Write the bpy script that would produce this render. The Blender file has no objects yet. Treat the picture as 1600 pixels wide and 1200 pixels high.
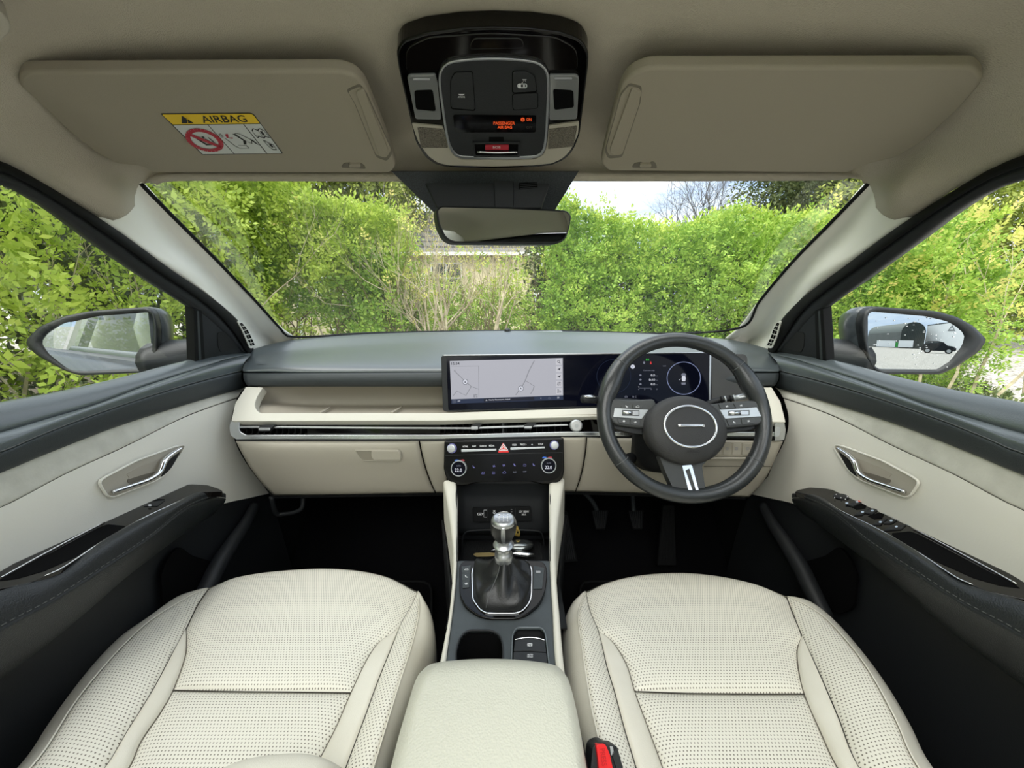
import bpy, math, random
import numpy as np
from mathutils import Vector, Matrix
V = Vector
sc = bpy.context.scene
C = sc.collection
random.seed(7); rng = np.random.default_rng(7)

# ---------------------------------------------------------------- camera, sky, sun, exposure
F, PITCH, EYE = 610.0, math.radians(12.0), V((0.0, 0.0, 1.25))
cp, sp = math.cos(PITCH), math.sin(PITCH)
cd = bpy.data.cameras.new('camera'); cam = bpy.data.objects.new('camera', cd); C.objects.link(cam)
cd.sensor_width = 36.0; cd.lens = F/1600*36.0; cd.clip_start = 0.02; cd.clip_end = 400
cam.location = EYE; cam.rotation_euler = (math.radians(90)-PITCH, 0, 0)
sc.camera = cam

w = bpy.data.worlds.new('sky'); sc.world = w; w.use_nodes = True
nt = w.node_tree; N = nt.nodes; LK = nt.links; N.clear()
wo = N.new('ShaderNodeOutputWorld'); bg = N.new('ShaderNodeBackground'); LK.new(bg.outputs[0], wo.inputs[0])
tc = N.new('ShaderNodeTexCoord'); mp = N.new('ShaderNodeMapping'); mp.inputs['Scale'].default_value = (1.0, 1.0, 4.2)
mp.inputs['Location'].default_value = (1.35, 0.6, 0.9)
no = N.new('ShaderNodeTexNoise'); no.inputs['Scale'].default_value = 2.6; no.inputs['Detail'].default_value = 8; no.inputs['Roughness'].default_value = .62
cr = N.new('ShaderNodeValToRGB')
cr.color_ramp.elements[0].position = .34; cr.color_ramp.elements[0].color = (.30, .44, .68, 1)
cr.color_ramp.elements[1].position = .62; cr.color_ramp.elements[1].color = (1, 1, 1, 1)
e = cr.color_ramp.elements.new(.47); e.color = (.62, .72, .86, 1)
LK.new(tc.outputs['Generated'], mp.inputs[0]); LK.new(mp.outputs[0], no.inputs[0]); LK.new(no.outputs[0], cr.inputs[0]); LK.new(cr.outputs[0], bg.inputs[0])
bg.inputs[1].default_value = 1.05
sd = bpy.data.lights.new('sun', 'SUN'); sun = bpy.data.objects.new('sun', sd); C.objects.link(sun)
sd.energy = 3.4; sd.angle = math.radians(85); sd.color = (1, .96, .88)
sun.rotation_euler = V((.30, .50, -.81)).to_track_quat('-Z', 'Y').to_euler()
sc.view_settings.view_transform = 'Standard'; sc.view_settings.look = 'None'
sc.view_settings.gamma = 1; sc.view_settings.use_curve_mapping = False
sc.view_settings.exposure = 0.87

# ---------------------------------------------------------------- rays: a pixel of the 1600x1200 frame and one known world coordinate
def ray(px, py):
    u = 600-py
    return V((px-800, F*cp+u*sp, -F*sp+u*cp))
def PX(px, py, X): d = ray(px, py); return EYE + d*(X/d.x)
def PY(px, py, Y): d = ray(px, py); return EYE + d*(Y/d.y)
def PZ(px, py, Z): d = ray(px, py); return EYE + d*((Z-EYE.z)/d.z)
def PP(px, py, pl):
    d = ray(px, py); p, n = pl
    return EYE + d*((p-EYE).dot(n)/d.dot(n))
def plane3(a, b, c):
    n = (b-a).cross(c-a).normalized()
    if n.dot(EYE-a) < 0: n = -n
    return (a, n)
def off(pl, d): return (pl[0]+pl[1]*d, pl[1])
SUMS = [(0,1566),(110,1566),(270,1576),(430,1580),(500,1591),(525,1597),(650,1594),(770,1590),(1300,1590)]
def MX(px, py, s):           # s=-1 the left side as measured, s=+1 its counterpart on the right
    if s < 0: return px
    return float(np.interp(py, [a for a, b in SUMS], [b for a, b in SUMS]))-px

# ---------------------------------------------------------------- curves
def cat(pts, n, closed=False, lin=False):
    P = np.array([tuple(p) for p in pts], float)
    if len(P) == 1: return np.repeat(P, n, 0)
    if closed: P = np.vstack([P, P[:1]])
    if lin or len(P) == 2:
        dense = P
    else:
        k = len(P); out = []
        for i in range(k-1):
            p1, p2 = P[i], P[i+1]
            if closed: p0 = P[i-1] if i > 0 else P[-2]; p3 = P[i+2] if i+2 < k else P[1]
            else:
                p0 = P[i-1] if i > 0 else 2*p1-p2; p3 = P[i+2] if i+2 < k else 2*p2-p1
            # centripetal-like: limit the tangents by the segment length
            L = np.linalg.norm(p2-p1); a = np.linalg.norm(p1-p0); b = np.linalg.norm(p3-p2)
            m1 = (p2-p0)*L/(L+a+1e-9); m2 = (p3-p1)*L/(L+b+1e-9)
            for t in np.linspace(0, 1, 12, endpoint=False):
                t2, t3 = t*t, t*t*t
                out.append((2*t3-3*t2+1)*p1+(t3-2*t2+t)*m1+(-2*t3+3*t2)*p2+(t3-t2)*m2)
        out.append(P[-1]); dense = np.array(out)
    s = np.concatenate([[0], np.cumsum(np.linalg.norm(np.diff(dense, axis=0), axis=1))])
    if s[-1] < 1e-9: return np.repeat(dense[:1], n, 0)
    q = np.linspace(0, s[-1], n+1 if closed else n)
    if closed: q = q[:-1]
    return np.stack([np.interp(q, s, dense[:, i]) for i in range(dense.shape[1])], 1)
def rnd(pts, r, n=4):        # round the corners of a closed 2-D outline
    out = []; k = len(pts)
    for i in range(k):
        p = np.array(pts[i][:2], float); a = np.array(pts[i-1][:2], float); b = np.array(pts[(i+1) % k][:2], float)
        rr = pts[i][2] if len(pts[i]) > 2 else r
        la, lb = np.linalg.norm(a-p), np.linalg.norm(b-p); q = min(rr, la*.48, lb*.48)
        if q < 1e-6: out.append(tuple(p)); continue
        s, e_ = p+(a-p)/la*q, p+(b-p)/lb*q
        for t in np.linspace(0, 1, n+1): out.append(tuple((1-t)**2*s+2*t*(1-t)*p+t*t*e_))
    return out
def rbox(x0, y0, x1, y1, r=2): return rnd([(x0, y0), (x1, y0), (x1, y1), (x0, y1)], r)
def ell(cx, cy, rx, ry, n=32, a0=0): return [(cx+rx*math.cos(a0+2*math.pi*i/n), cy+ry*math.sin(a0+2*math.pi*i/n)) for i in range(n)]

# ---------------------------------------------------------------- objects
def link(name, me, mat, parent):
    o = bpy.data.objects.new(name, me); C.objects.link(o)
    if mat is not None: me.materials.append(mat)
    if parent is not None:
        o.parent = parent
        if parent.type == 'EMPTY': o.matrix_parent_inverse = Matrix.Translation(-parent.location)
    return o
def mesh(name, verts, faces, mat, parent=None, smooth=True, uv=None, thick=0, bevel=0, seg=2, face_eye=False):
    me = bpy.data.meshes.new(name)
    me.from_pydata([tuple(v) for v in verts], [], faces)
    if uv is not None:
        l = me.uv_layers.new(name='uv'); idx = np.zeros(len(me.loops), int); me.loops.foreach_get('vertex_index', idx)
        l.data.foreach_set('uv', np.array(uv, float)[idx].ravel())
    if face_eye:
        k = np.zeros(len(me.polygons)*3); me.polygons.foreach_get('normal', k); k = k.reshape(-1, 3)
        c_ = np.zeros(len(me.polygons)*3); me.polygons.foreach_get('center', c_); c_ = c_.reshape(-1, 3)
        if ((np.array(EYE)-c_)*k).sum() < 0: me.flip_normals()
    if smooth: me.shade_smooth()
    me.update()
    o = link(name, me, mat, parent)
    if thick:
        m = o.modifiers.new('s', 'SOLIDIFY'); m.thickness = thick; m.offset = -1
    if bevel:
        m = o.modifiers.new('b', 'BEVEL'); m.width = bevel; m.segments = seg; m.limit_method = 'ANGLE'; m.angle_limit = math.radians(40)
        m.harden_normals = True
    return o
def tag(o, label=None, cat_=None, group=None, kind=None):
    if label: o['label'] = label
    if cat_: o['category'] = cat_
    if group: o['group'] = group
    if kind: o['kind'] = kind
    return o
def thing(name, loc, label, cat_, group=None):
    o = bpy.data.objects.new(name, None); C.objects.link(o); o.location = loc; o.empty_display_size = .05
    return tag(o, label, cat_, group)
def gridmesh(name, G, mat, parent=None, thick=0, uvf=None, closed_u=False, face_eye=True, smooth=True, bevel=0):
    nv, nu = G.shape[:2]; f = []
    for j in range(nv-1):
        for i in range(nu if closed_u else nu-1):
            i2 = (i+1) % nu; f.append((j*nu+i, j*nu+i2, (j+1)*nu+i2, (j+1)*nu+i))
    Q = G.reshape(-1, 3)
    uv = uvf(Q) if uvf else Q[:, :2]
    return mesh(name, Q, f, mat, parent, smooth, uv, thick, bevel, face_eye=face_eye)
def patch(name, rows, mat, parent=None, nu=40, nv=24, thick=.004, lin_v=False, lin_u=False, **k):
    R = [cat(r, nu, lin=lin_u) for r in rows]
    G = np.stack([cat([r[i] for r in R], nv, lin=lin_v) for i in range(nu)], 1)
    return gridmesh(name, G, mat, parent, thick, **k)
def coons(name, c0, c1, d0, d1, mat, parent=None, nu=14, nv=50, pu=0., pv=0., sink=.002, thick=0, ex=4, n=V((0, 0, 1)), **k):
    """surface between c0 (v=0) and c1 (v=1), d0 (u=0) and d1 (u=1), puffed between its seams"""
    d0 = cat(d0, nv); d1 = cat(d1, nv)
    c0 = cat(c0, nu) if c0 is not None else np.linspace(d0[0], d1[0], nu)
    c1 = cat(c1, nu) if c1 is not None else np.linspace(d0[-1], d1[-1], nu)
    u = np.linspace(0, 1, nu)[None, :, None]; v = np.linspace(0, 1, nv)[:, None, None]
    G = (1-v)*c0[None]+v*c1[None]+(1-u)*d0[:, None]+u*d1[:, None]-((1-u)*(1-v)*c0[0]+u*(1-v)*c0[-1]+(1-u)*v*c1[0]+u*v*c1[-1])
    h = 0
    if pu: h = h+pu*(1-np.abs(2*u-1)**ex)*((1-np.abs(2*v-1)**12) if pv >= 0 else (1-np.exp(-v*7)))
    if sink: h = h-sink*np.maximum(np.abs(2*u-1)**(nu*1.2), (np.abs(2*v-1)**(nv*.9)) if pv > 0 else 0)
    G = G+h*np.array(n)
    return gridmesh(name, G, mat, parent, thick, **k)
def slab(name, outline, pl, mat, parent=None, t=.004, up=0., bevel=.0006, smooth=False, seg=2):
    """an outline (pixels) laid on the plane pl, front face raised by up, body t thick going away from the viewer"""
    p, n = pl; q = (p+n*up, n)
    top = [PP(a[0], a[1], q) for a in outline]; bot = [v-n*t for v in top]; k = len(top)
    # orientation
    ar = V((0, 0, 0))
    for i in range(k): ar += (top[i]-top[0]).cross(top[(i+1) % k]-top[0])
    if ar.dot(n) < 0: top.reverse(); bot.reverse()
    f = [tuple(range(k)), tuple(range(2*k-1, k-1, -1))]+[(i, k+i, k+(i+1) % k, (i+1) % k) for i in range(k)]
    return mesh(name, top+bot, f, mat, parent, smooth, bevel=bevel, seg=seg)
def ringslab(name, outer, inner, pl, mat, parent=None, t=.004, up=0., bevel=.0006):
    """a frame: outer and inner outlines with the same number of points"""
    p, n = pl; q = (p+n*up, n)
    a = [PP(x[0], x[1], q) for x in outer]; b = [PP(x[0], x[1], q) for x in inner]; k = len(a)
    c_ = [v-n*t for v in a]; d = [v-n*t for v in b]; f = []
    for i in range(k):
        j = (i+1) % k
        f += [(i, j, k+j, k+i), (2*k+i, 3*k+i, 3*k+j, 2*k+j), (i, 2*k+i, 2*k+j, j), (k+i, k+j, 3*k+j, 3*k+i)]
    o = mesh(name, a+b+c_+d, f, mat, parent, False, bevel=bevel)
    if (a[1]-a[0]).cross(b[0]-a[0]).dot(n) < 0: o.data.flip_normals()
    return o
def shrink(o, k, cx=None, cy=None):
    cx = sum(p[0] for p in o)/len(o) if cx is None else cx; cy = sum(p[1] for p in o)/len(o) if cy is None else cy
    return [(cx+(p[0]-cx)*k, cy+(p[1]-cy)*k) for p in o]
def inset(o, d):             # move each outline point inward by d pixels
    P = np.array([p[:2] for p in o], float); k = len(P)
    ar = sum(P[i, 0]*P[(i+1) % k, 1]-P[(i+1) % k, 0]*P[i, 1] for i in range(k)); s = 1 if ar > 0 else -1
    out = []
    for i in range(k):
        tg = P[(i+1) % k]-P[i-1]; L = np.linalg.norm(tg)+1e-9
        out.append(tuple(P[i]+s*d*np.array([-tg[1], tg[0]])/L))
    return out
def tube(name, pts, r, mat, parent=None, n=40, seg=10, closed=False, spline=True, flat=None):
    """r: radius or list of radii along the path; flat=(axis, k) squashes the section along an axis"""
    P = cat(pts, n, closed, lin=not spline)
    rr = np.interp(np.linspace(0, 1, n), np.linspace(0, 1, len(r)), r) if hasattr(r, '__len__') else np.full(n, r)
    vs, up = [], None
    for i in range(n):
        a = P[(i-1) % n] if closed else P[max(i-1, 0)]; b = P[(i+1) % n] if closed else P[min(i+1, n-1)]
        t = V(b-a).normalized()
        if up is None: up = t.orthogonal().normalized() if flat is None else (V(flat[0])-t*t.dot(V(flat[0]))).normalized()
        up = (up-t*up.dot(t)).normalized() if flat is None else (V(flat[0])-t*t.dot(V(flat[0]))).normalized()
        s = t.cross(up)
        for k in range(seg):
            q = 2*math.pi*k/seg
            vs.append(V(P[i])+(up*math.cos(q)*(flat[1] if flat else 1)+s*math.sin(q))*rr[i])
    f = []
    for i in range(n if closed else n-1):
        for k in range(seg):
            i2 = (i+1) % n; k2 = (k+1) % seg; f.append((i*seg+k, i*seg+k2, i2*seg+k2, i2*seg+k))
    if not closed: f += [tuple(reversed(range(seg))), tuple(range((n-1)*seg, n*seg))]
    o = mesh(name, vs, f, mat, parent, True)
    return o
def lathe(name, prof, c_, ax, mat, parent=None, n=28, sx=1., sy=1., xdir=None):
    ax = V(ax).normalized(); x = ax.orthogonal().normalized() if xdir is None else V(xdir).normalized(); y = ax.cross(x)
    vs = [V(c_)+ax*h+(x*math.cos(2*math.pi*i/n)*sx+y*math.sin(2*math.pi*i/n)*sy)*r for r, h in prof for i in range(n)]
    f = [(j*n+i, j*n+(i+1) % n, (j+1)*n+(i+1) % n, (j+1)*n+i) for j in range(len(prof)-1) for i in range(n)]
    f += [tuple(reversed(range(n))), tuple(range((len(prof)-1)*n, len(prof)*n))]
    o = mesh(name, vs, f, mat, parent, True)
    m = o.modifiers.new('e', 'EDGE_SPLIT'); m.split_angle = math.radians(50)
    return o
def loft(name, rings, mat, parent=None, cap=True, thick=0):
    k = len(rings[0]); vs = [v for r in rings for v in r]
    f = [(j*k+i, j*k+(i+1) % k, (j+1)*k+(i+1) % k, (j+1)*k+i) for j in range(len(rings)-1) for i in range(k)]
    if cap: f += [tuple(reversed(range(k))), tuple(range((len(rings)-1)*k, len(rings)*k))]
    return mesh(name, vs, f, mat, parent, True, thick=thick)
def box(name, x0, x1, y0, y1, z0, z1, mat, parent=None, bevel=.004, seg=2):
    v = [(x, y, z) for z in (z0, z1) for y in (y0, y1) for x in (x0, x1)]
    f = [(0, 2, 3, 1), (4, 5, 7, 6), (0, 1, 5, 4), (2, 6, 7, 3), (0, 4, 6, 2), (1, 3, 7, 5)]
    return mesh(name, v, f, mat, parent, False, bevel=bevel, seg=seg)
# flat print: shapes given in a unit box (x right, y down) laid into a quad of pixels TL TR BR BL on a plane
def quadmap(q, pl):
    tl, tr, br, bl = [PP(a[0], a[1], pl) for a in q]
    return lambda u, v: tl*(1-u)*(1-v)+tr*u*(1-v)+br*u*v+bl*(1-u)*v
_tx = {}
def textmesh(s):
    if s not in _tx:
        cu = bpy.data.curves.new('t', 'FONT'); cu.body = s; cu.resolution_u = 3; cu.offset = .012
        o = bpy.data.objects.new('t', cu); C.objects.link(o); bpy.context.view_layer.update()
        me = bpy.data.meshes.new_from_object(o.evaluated_get(bpy.context.evaluated_depsgraph_get()))
        vs = np.array([v.co[:2] for v in me.vertices]); f = [tuple(p.vertices) for p in me.polygons]
        bpy.data.objects.remove(o); bpy.data.curves.remove(cu); bpy.data.meshes.remove(me)
        vs = (vs-vs.min(0))/(vs.max(0)-vs.min(0)+1e-9)
        _tx[s] = (vs, f)
    return _tx[s]
def text(s, q, pl, mat, parent, name='lettering', up=.0006):
    if len(q) == 4 and not hasattr(q[0], '__len__'): x0, y0, x1, y1 = q; q = [(x0, y0), (x1, y0), (x1, y1), (x0, y1)]
    m = quadmap(q, off(pl, up)); vs, f = textmesh(s)
    return mesh(name, [m(v[0], 1-v[1]) for v in vs], f, mat, parent, False, face_eye=True)
def shape(polys, q, pl, mat, parent, name='symbol', up=.0006):
    """polys: list of outlines in the unit box; one mesh"""
    if len(q) == 4 and not hasattr(q[0], '__len__'): x0, y0, x1, y1 = q; q = [(x0, y0), (x1, y0), (x1, y1), (x0, y1)]
    m = quadmap(q, off(pl, up)); vs, f = [], []
    for p in polys:
        b = len(vs); vs += [m(a[0], a[1]) for a in p]; f.append(tuple(range(b, b+len(p))))
    o = mesh(name, vs, f, mat, parent, False, face_eye=True)
    return o
def seg2(pts, w_):           # a polyline of width w_ in the unit box, as quads
    out = []
    for a, b in zip(pts[:-1], pts[1:]):
        d = np.array(b, float)-np.array(a, float); L = np.linalg.norm(d)+1e-9; nn = np.array([-d[1], d[0]])/L*w_/2
        out.append([tuple(np.array(a)+nn), tuple(np.array(b)+nn), tuple(np.array(b)-nn), tuple(np.array(a)-nn)])
    return out
def ring2(cx, cy, r, w_, n=20): return seg2([(cx+r*math.cos(2*math.pi*i/n), cy+r*math.sin(2*math.pi*i/n)) for i in range(n+1)], w_)

# ---------------------------------------------------------------- materials
def lin(c):
    return tuple((x/255/12.92 if x/255 <= .04045 else ((x/255+.055)/1.055)**2.4) for x in c)+(1,)
def M(name, col, rough=.5, metal=0., bump=None, spec=.5, coat=0., emit=None, es=1., var=None, alpha=None, sheen=0):
    m = bpy.data.materials.new(name); m.use_nodes = True; nt = m.node_tree; b = nt.nodes['Principled BSDF']
    b.inputs['Base Color'].default_value = lin(col); b.inputs['Roughness'].default_value = rough; b.inputs['Metallic'].default_value = metal
    b.inputs['Specular IOR Level'].default_value = spec; b.inputs['Coat Weight'].default_value = coat; b.inputs['Coat Roughness'].default_value = .04
    if sheen: b.inputs['Sheen Weight'].default_value = sheen
    if emit: b.inputs['Emission Color'].default_value = lin(emit); b.inputs['Emission Strength'].default_value = es
    tc = nt.nodes.new('ShaderNodeTexCoord')
    if bump:
        sc_, st = bump[:2]; kind = bump[2] if len(bump) > 2 else 'noise'
        if kind == 'noise':
            x = nt.nodes.new('ShaderNodeTexNoise'); x.inputs['Scale'].default_value = sc_; x.inputs['Detail'].default_value = 3; o_ = x.outputs[0]
        elif kind == 'cell':
            x = nt.nodes.new('ShaderNodeTexVoronoi'); x.inputs['Scale'].default_value = sc_; o_ = x.outputs['Distance']
        else:
            x = nt.nodes.new('ShaderNodeTexWave'); x.inputs['Scale'].default_value = sc_; x.bands_direction = kind; o_ = x.outputs[0]
        nt.links.new(tc.outputs['Object'], x.inputs[0])
        bp = nt.nodes.new('ShaderNodeBump'); bp.inputs['Strength'].default_value = st; bp.inputs['Distance'].default_value = .001 if len(bump) < 4 else bump[3]
        nt.links.new(o_, bp.inputs['Height']); nt.links.new(bp.outputs[0], b.inputs['Normal'])
    if var:
        x = nt.nodes.new('ShaderNodeTexNoise'); x.inputs['Scale'].default_value = var[0]; x.inputs['Detail'].default_value = 5
        r = nt.nodes.new('ShaderNodeValToRGB'); r.color_ramp.elements[0].position = .3; r.color_ramp.elements[1].position = .7
        r.color_ramp.elements[0].color = lin(var[1]); r.color_ramp.elements[1].color = lin(col)
        nt.links.new(tc.outputs['Object'], x.inputs[0]); nt.links.new(x.outputs[0], r.inputs[0]); nt.links.new(r.outputs[0], b.inputs['Base Color'])
    return m
CREAM = (230, 226, 212)
leather = M('cream_leather', CREAM, .42, bump=(900, .25, 'cell'), spec=.4, var=(9, (218, 213, 197)))
def perforated():
    m = M('perforated_leather', CREAM, .45, spec=.35); nt = m.node_tree; b = nt.nodes['Principled BSDF']
    def mth(op, a, c=None):
        x = nt.nodes.new('ShaderNodeMath'); x.operation = op
        for i, s in enumerate((a, c)):
            if s is None: continue
            if isinstance(s, (int, float)): x.inputs[i].default_value = s
            else: nt.links.new(s, x.inputs[i])
        return x.outputs[0]
    uv = nt.nodes.new('ShaderNodeUVMap'); s = nt.nodes.new('ShaderNodeSeparateXYZ'); nt.links.new(uv.outputs[0], s.inputs[0])
    X = mth('MULTIPLY', s.outputs[0], 1/.0046); Y = mth('MULTIPLY', s.outputs[1], 1/.0046)
    row = mth('FLOOR', Y); X = mth('ADD', X, mth('MULTIPLY', row, .5))
    fx = mth('SUBTRACT', mth('FRACT', X), .5); fy = mth('SUBTRACT', mth('FRACT', Y), .5)
    d = mth('SQRT', mth('ADD', mth('MULTIPLY', fx, fx), mth('MULTIPLY', fy, fy)))
    hole = mth('LESS_THAN', d, .2)
    mx = nt.nodes.new('ShaderNodeMix'); mx.data_type = 'RGBA'; nt.links.new(hole, mx.inputs[0])
    mx.inputs[6].default_value = lin(CREAM); mx.inputs[7].default_value = lin((122, 116, 102)); nt.links.new(mx.outputs[2], b.inputs['Base Color'])
    return m
perf = perforated()
stitch = M('cream_thread', (196, 190, 174), .8)
gap = M('seam_shadow_gap', (60, 57, 50), .9)
armleather = M('armrest_leather', (200, 199, 184), .42, bump=(420, .5, 'cell'), spec=.4)
headl = M('headliner_fabric', (184, 176, 160), .95, bump=(700, .5, 'cell'), spec=.1, sheen=.15)
visorm = M('visor_vinyl', (158, 150, 134), .8, bump=(900, .25), spec=.2)
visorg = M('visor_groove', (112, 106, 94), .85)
pillarm = M('pillar_plastic', (244, 242, 233), .42, bump=(500, .15), spec=.4)
creamp = M('cream_plastic', (174, 168, 154), .55, bump=(600, .2), spec=.35)
creamt = M('cream_soft_trim', (236, 233, 221), .5, bump=(500, .2), spec=.4)
creamrim = M('cream_dash_rim', (212, 209, 196), .5, bump=(500, .2), spec=.4)
creamfab = M('cream_woven_fabric', (214, 212, 200), .9, bump=(350, .5), var=(40, (200, 198, 186)), spec=.2)
shelfm = M('shelf_lining', (168, 161, 147), .7, bump=(700, .2), spec=.3)
blackpad = M('charcoal_soft_pad', (78, 85, 87), .31, bump=(700, .15, 'cell'), spec=.95)
blackpad2 = M('charcoal_fascia', (58, 63, 65), .5, bump=(700, .3, 'cell'), spec=.45)
blackp = M('black_plastic', (34, 36, 38), .5, bump=(600, .25), spec=.4)
blackd = M('black_rubber', (17, 18, 19), .75, spec=.25)
blackarm = M('black_armrest_leather', (33, 36, 37), .42, bump=(600, .4, 'cell'), spec=.5)
carpet = M('black_carpet', (14, 14, 16), .98, bump=(500, 1.), spec=.08)
void = M('deep_black', (6, 6, 7), .9, spec=.1)
gloss = M('piano_black', (7, 6, 6), .08, spec=.3, coat=.08)
glossbrown = M('dark_gloss_film', (15, 12, 11), .10, spec=.35, coat=.12)
chrome = M('satin_chrome', (205, 208, 210), .22, metal=1.)
chromeb = M('bright_chrome', (235, 236, 238), .1, metal=1.)
alu = M('brushed_aluminium', (188, 190, 192), .35, metal=1.)
silverp = M('silver_plastic', (190, 194, 196), .35, metal=.6)
wheell = M('steering_leather', (44, 47, 48), .30, bump=(500, .2, 'cell'), spec=.7)
wheelp = M('steering_plastic', (54, 54, 54), .5, bump=(800, .3, 'cell'), spec=.4)
threadb = M('dark_thread', (96, 98, 98), .8)
whitep = M('white_print', (225, 226, 228), .6)
greyp = M('grey_print', (150, 150, 152), .6)
blackpr = M('black_print', (20, 20, 18), .6)
yellowp = M('yellow_print', (238, 200, 30), .5)
redp = M('red_print', (176, 34, 52), .5)
bluep = M('blue_print', (52, 110, 210), .5)
screenoff = M('screen_black', (5, 6, 12), .08, spec=.12, emit=(4, 5, 14), es=.6)
def lamp(name, col, s): return M(name, (5, 5, 5), .3, spec=.2, emit=col, es=s*.62)
scr_map = lamp('screen_map_light', (205, 206, 216), .62)
scr_road = lamp('screen_road', (150, 152, 160), .5)
scr_dark = lamp('screen_dark_text', (40, 44, 60), .5)
scr_bar = lamp('screen_blue_bar', (38, 50, 76), .8)
scr_white = lamp('screen_white', (225, 228, 240), .75)
scr_grey = lamp('screen_grey', (130, 134, 150), .7)
scr_ring = lamp('screen_ring', (120, 130, 165), .9)
scr_red = lamp('screen_red', (230, 60, 60), .8)
scr_green = lamp('screen_green', (60, 200, 70), .6)
scr_blue = lamp('screen_blue', (110, 120, 240), .8)
led_or = lamp('orange_lit_print', (255, 96, 40), .7)
led_b = lamp('blue_lit_print', (150, 150, 225), .5)
buckle = M('red_buckle', (225, 30, 34), .35, spec=.5)
brass = M('brass', (200, 170, 90), .3, metal=.9)
pouch = M('gaiter_leather', (22, 23, 24), .38, spec=.5, bump=(500, .3))
paint = M('dark_car_paint', (20, 24, 27), .25, spec=.2, coat=.05)
capm = M('mirror_cap_paint', (70, 76, 80), .3, spec=.5, coat=.5)
capb = M('mirror_black_plastic', (32, 35, 37), .4, spec=.5)
mirr = M('mirror_glass', (196, 202, 204), .0, metal=1.)
def glass(name, tint, refl=.05, haze=0):
    m = bpy.data.materials.new(name); m.use_nodes = True; nt = m.node_tree; nt.nodes.clear()
    o = nt.nodes.new('ShaderNodeOutputMaterial'); t = nt.nodes.new('ShaderNodeBsdfTransparent'); g = nt.nodes.new('ShaderNodeBsdfGlossy')
    t.inputs[0].default_value = tint; g.inputs[0].default_value = (1, 1, 1, 1); g.inputs['Roughness'].default_value = .0
    fr = nt.nodes.new('ShaderNodeLayerWeight'); fr.inputs[0].default_value = .35
    mr = nt.nodes.new('ShaderNodeMapRange'); mr.inputs[3].default_value = refl*.6; mr.inputs[4].default_value = .55
    pw = nt.nodes.new('ShaderNodeMath'); pw.operation = 'POWER'; pw.inputs[1].default_value = 3
    nt.links.new(fr.outputs['Facing'], pw.inputs[0]); nt.links.new(pw.outputs[0], mr.inputs[0])
    mx = nt.nodes.new('ShaderNodeMixShader'); nt.links.new(mr.outputs[0], mx.inputs[0]); nt.links.new(t.outputs[0], mx.inputs[1]); nt.links.new(g.outputs[0], mx.inputs[2])
    nt.links.new(mx.outputs[0], o.inputs[0]); return m
windglass = glass('windscreen_glass', (.97, .985, .975, 1), .06)
sideglass = glass('side_glass', (.95, .975, .96, 1), .05)
# ================================================================ THE CABIN SHELL
TL = (V((-.74, 0, 1.1)), V((1, 0, -.4)).normalized()); TR_ = (V((.728, 0, 1.1)), V((-1, 0, -.4)).normalized())
def T(px, py, s=-1, d=0): return PP(MX(px, py, s), py, off(TL if s < 0 else TR_, d))
WS = plane3(PY(455, 525, 1.25), PY(1143, 525, 1.25), PZ(788, 272, 1.452))
def Wp(px, py, s=-1, d=0): return PP(MX(px, py, s), py, off(WS, d))
def Zs(px, py, z, s): return PZ(MX(px, py, s), py, z)
def crow(f):                 # a row across the car: left half, then its counterpart reversed
    L = f(-1); R = f(1); return L+R[::-1][1:]
XC = -.008
def r3(pts): return [V(p) for p in pts]+[V((2*XC-p[0], p[1], p[2])) for p in pts[::-1][1:]]
rowA = crow(lambda s: [T(175, 345, s), T(196, 338, s, .012), Wp(219, 308, s, .004), Wp(226, 288, s), Zs(242, 275, 1.450, s), Zs(330, 272, 1.452, s), Zs(500, 272, 1.452, s), Zs(650, 272, 1.452, s), PZ(788, 271, 1.452)])
rowB = crow(lambda s: [T(150, 338, s), Zs(178, 305, 1.405, s), Zs(198, 278, 1.44, s), Zs(218, 262, 1.458, s), Zs(262, 255, 1.470, s), Zs(330, 255, 1.472, s), Zs(500, 255, 1.474, s), Zs(650, 258, 1.470, s), PZ(788, 258, 1.468)])
rowC = crow(lambda s: [T(75, 290, s), Zs(112, 245, 1.445, s), Zs(150, 215, 1.48, s), Zs(200, 190, 1.5, s), Zs(260, 182, 1.508, s), Zs(350, 180, 1.510, s), Zs(500, 180, 1.512, s), Zs(650, 180, 1.512, s), PZ(788, 180, 1.51)])
rowD = r3([(-.622, .514, 1.414), (-.588, .51, 1.465), (-.55, .505, 1.495), (-.5, .5, 1.512), (-.42, .5, 1.520), (-.33, .5, 1.523), (-.2, .5, 1.526), (-.1, .5, 1.528), (XC, .5, 1.528)])
rowE = r3([(-.612, .43, 1.437), (-.58, .43, 1.485), (-.54, .43, 1.515), (-.49, .43, 1.53), (-.42, .43, 1.535), (-.33, .43, 1.54), (-.2, .43, 1.543), (-.1, .43, 1.545), (XC, .43, 1.545)])
rowF = r3([(-.602, .1, 1.455), (-.58, .1, 1.50), (-.54, .1, 1.53), (-.49, .1, 1.55), (-.42, .1, 1.56), (-.33, .1, 1.567), (-.2, .1, 1.573), (-.1, .1, 1.575), (XC, .1, 1.575)])
rowG = r3([(-.6, -.6, 1.45), (-.575, -.6, 1.50), (-.54, -.6, 1.53), (-.49, -.6, 1.55), (-.42, -.6, 1.56), (-.33, -.6, 1.567), (-.2, -.6, 1.573), (-.1, -.6, 1.575), (XC, -.6, 1.575)])
rowH = r3([(-.56, -1.15, 1.40), (-.55, -1.15, 1.44), (-.52, -1.15, 1.47), (-.47, -1.15, 1.485), (-.4, -1.15, 1.49), (-.3, -1.15, 1.495), (-.2, -1.15, 1.5), (-.1, -1.15, 1.5), (XC, -1.15, 1.5)])
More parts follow.
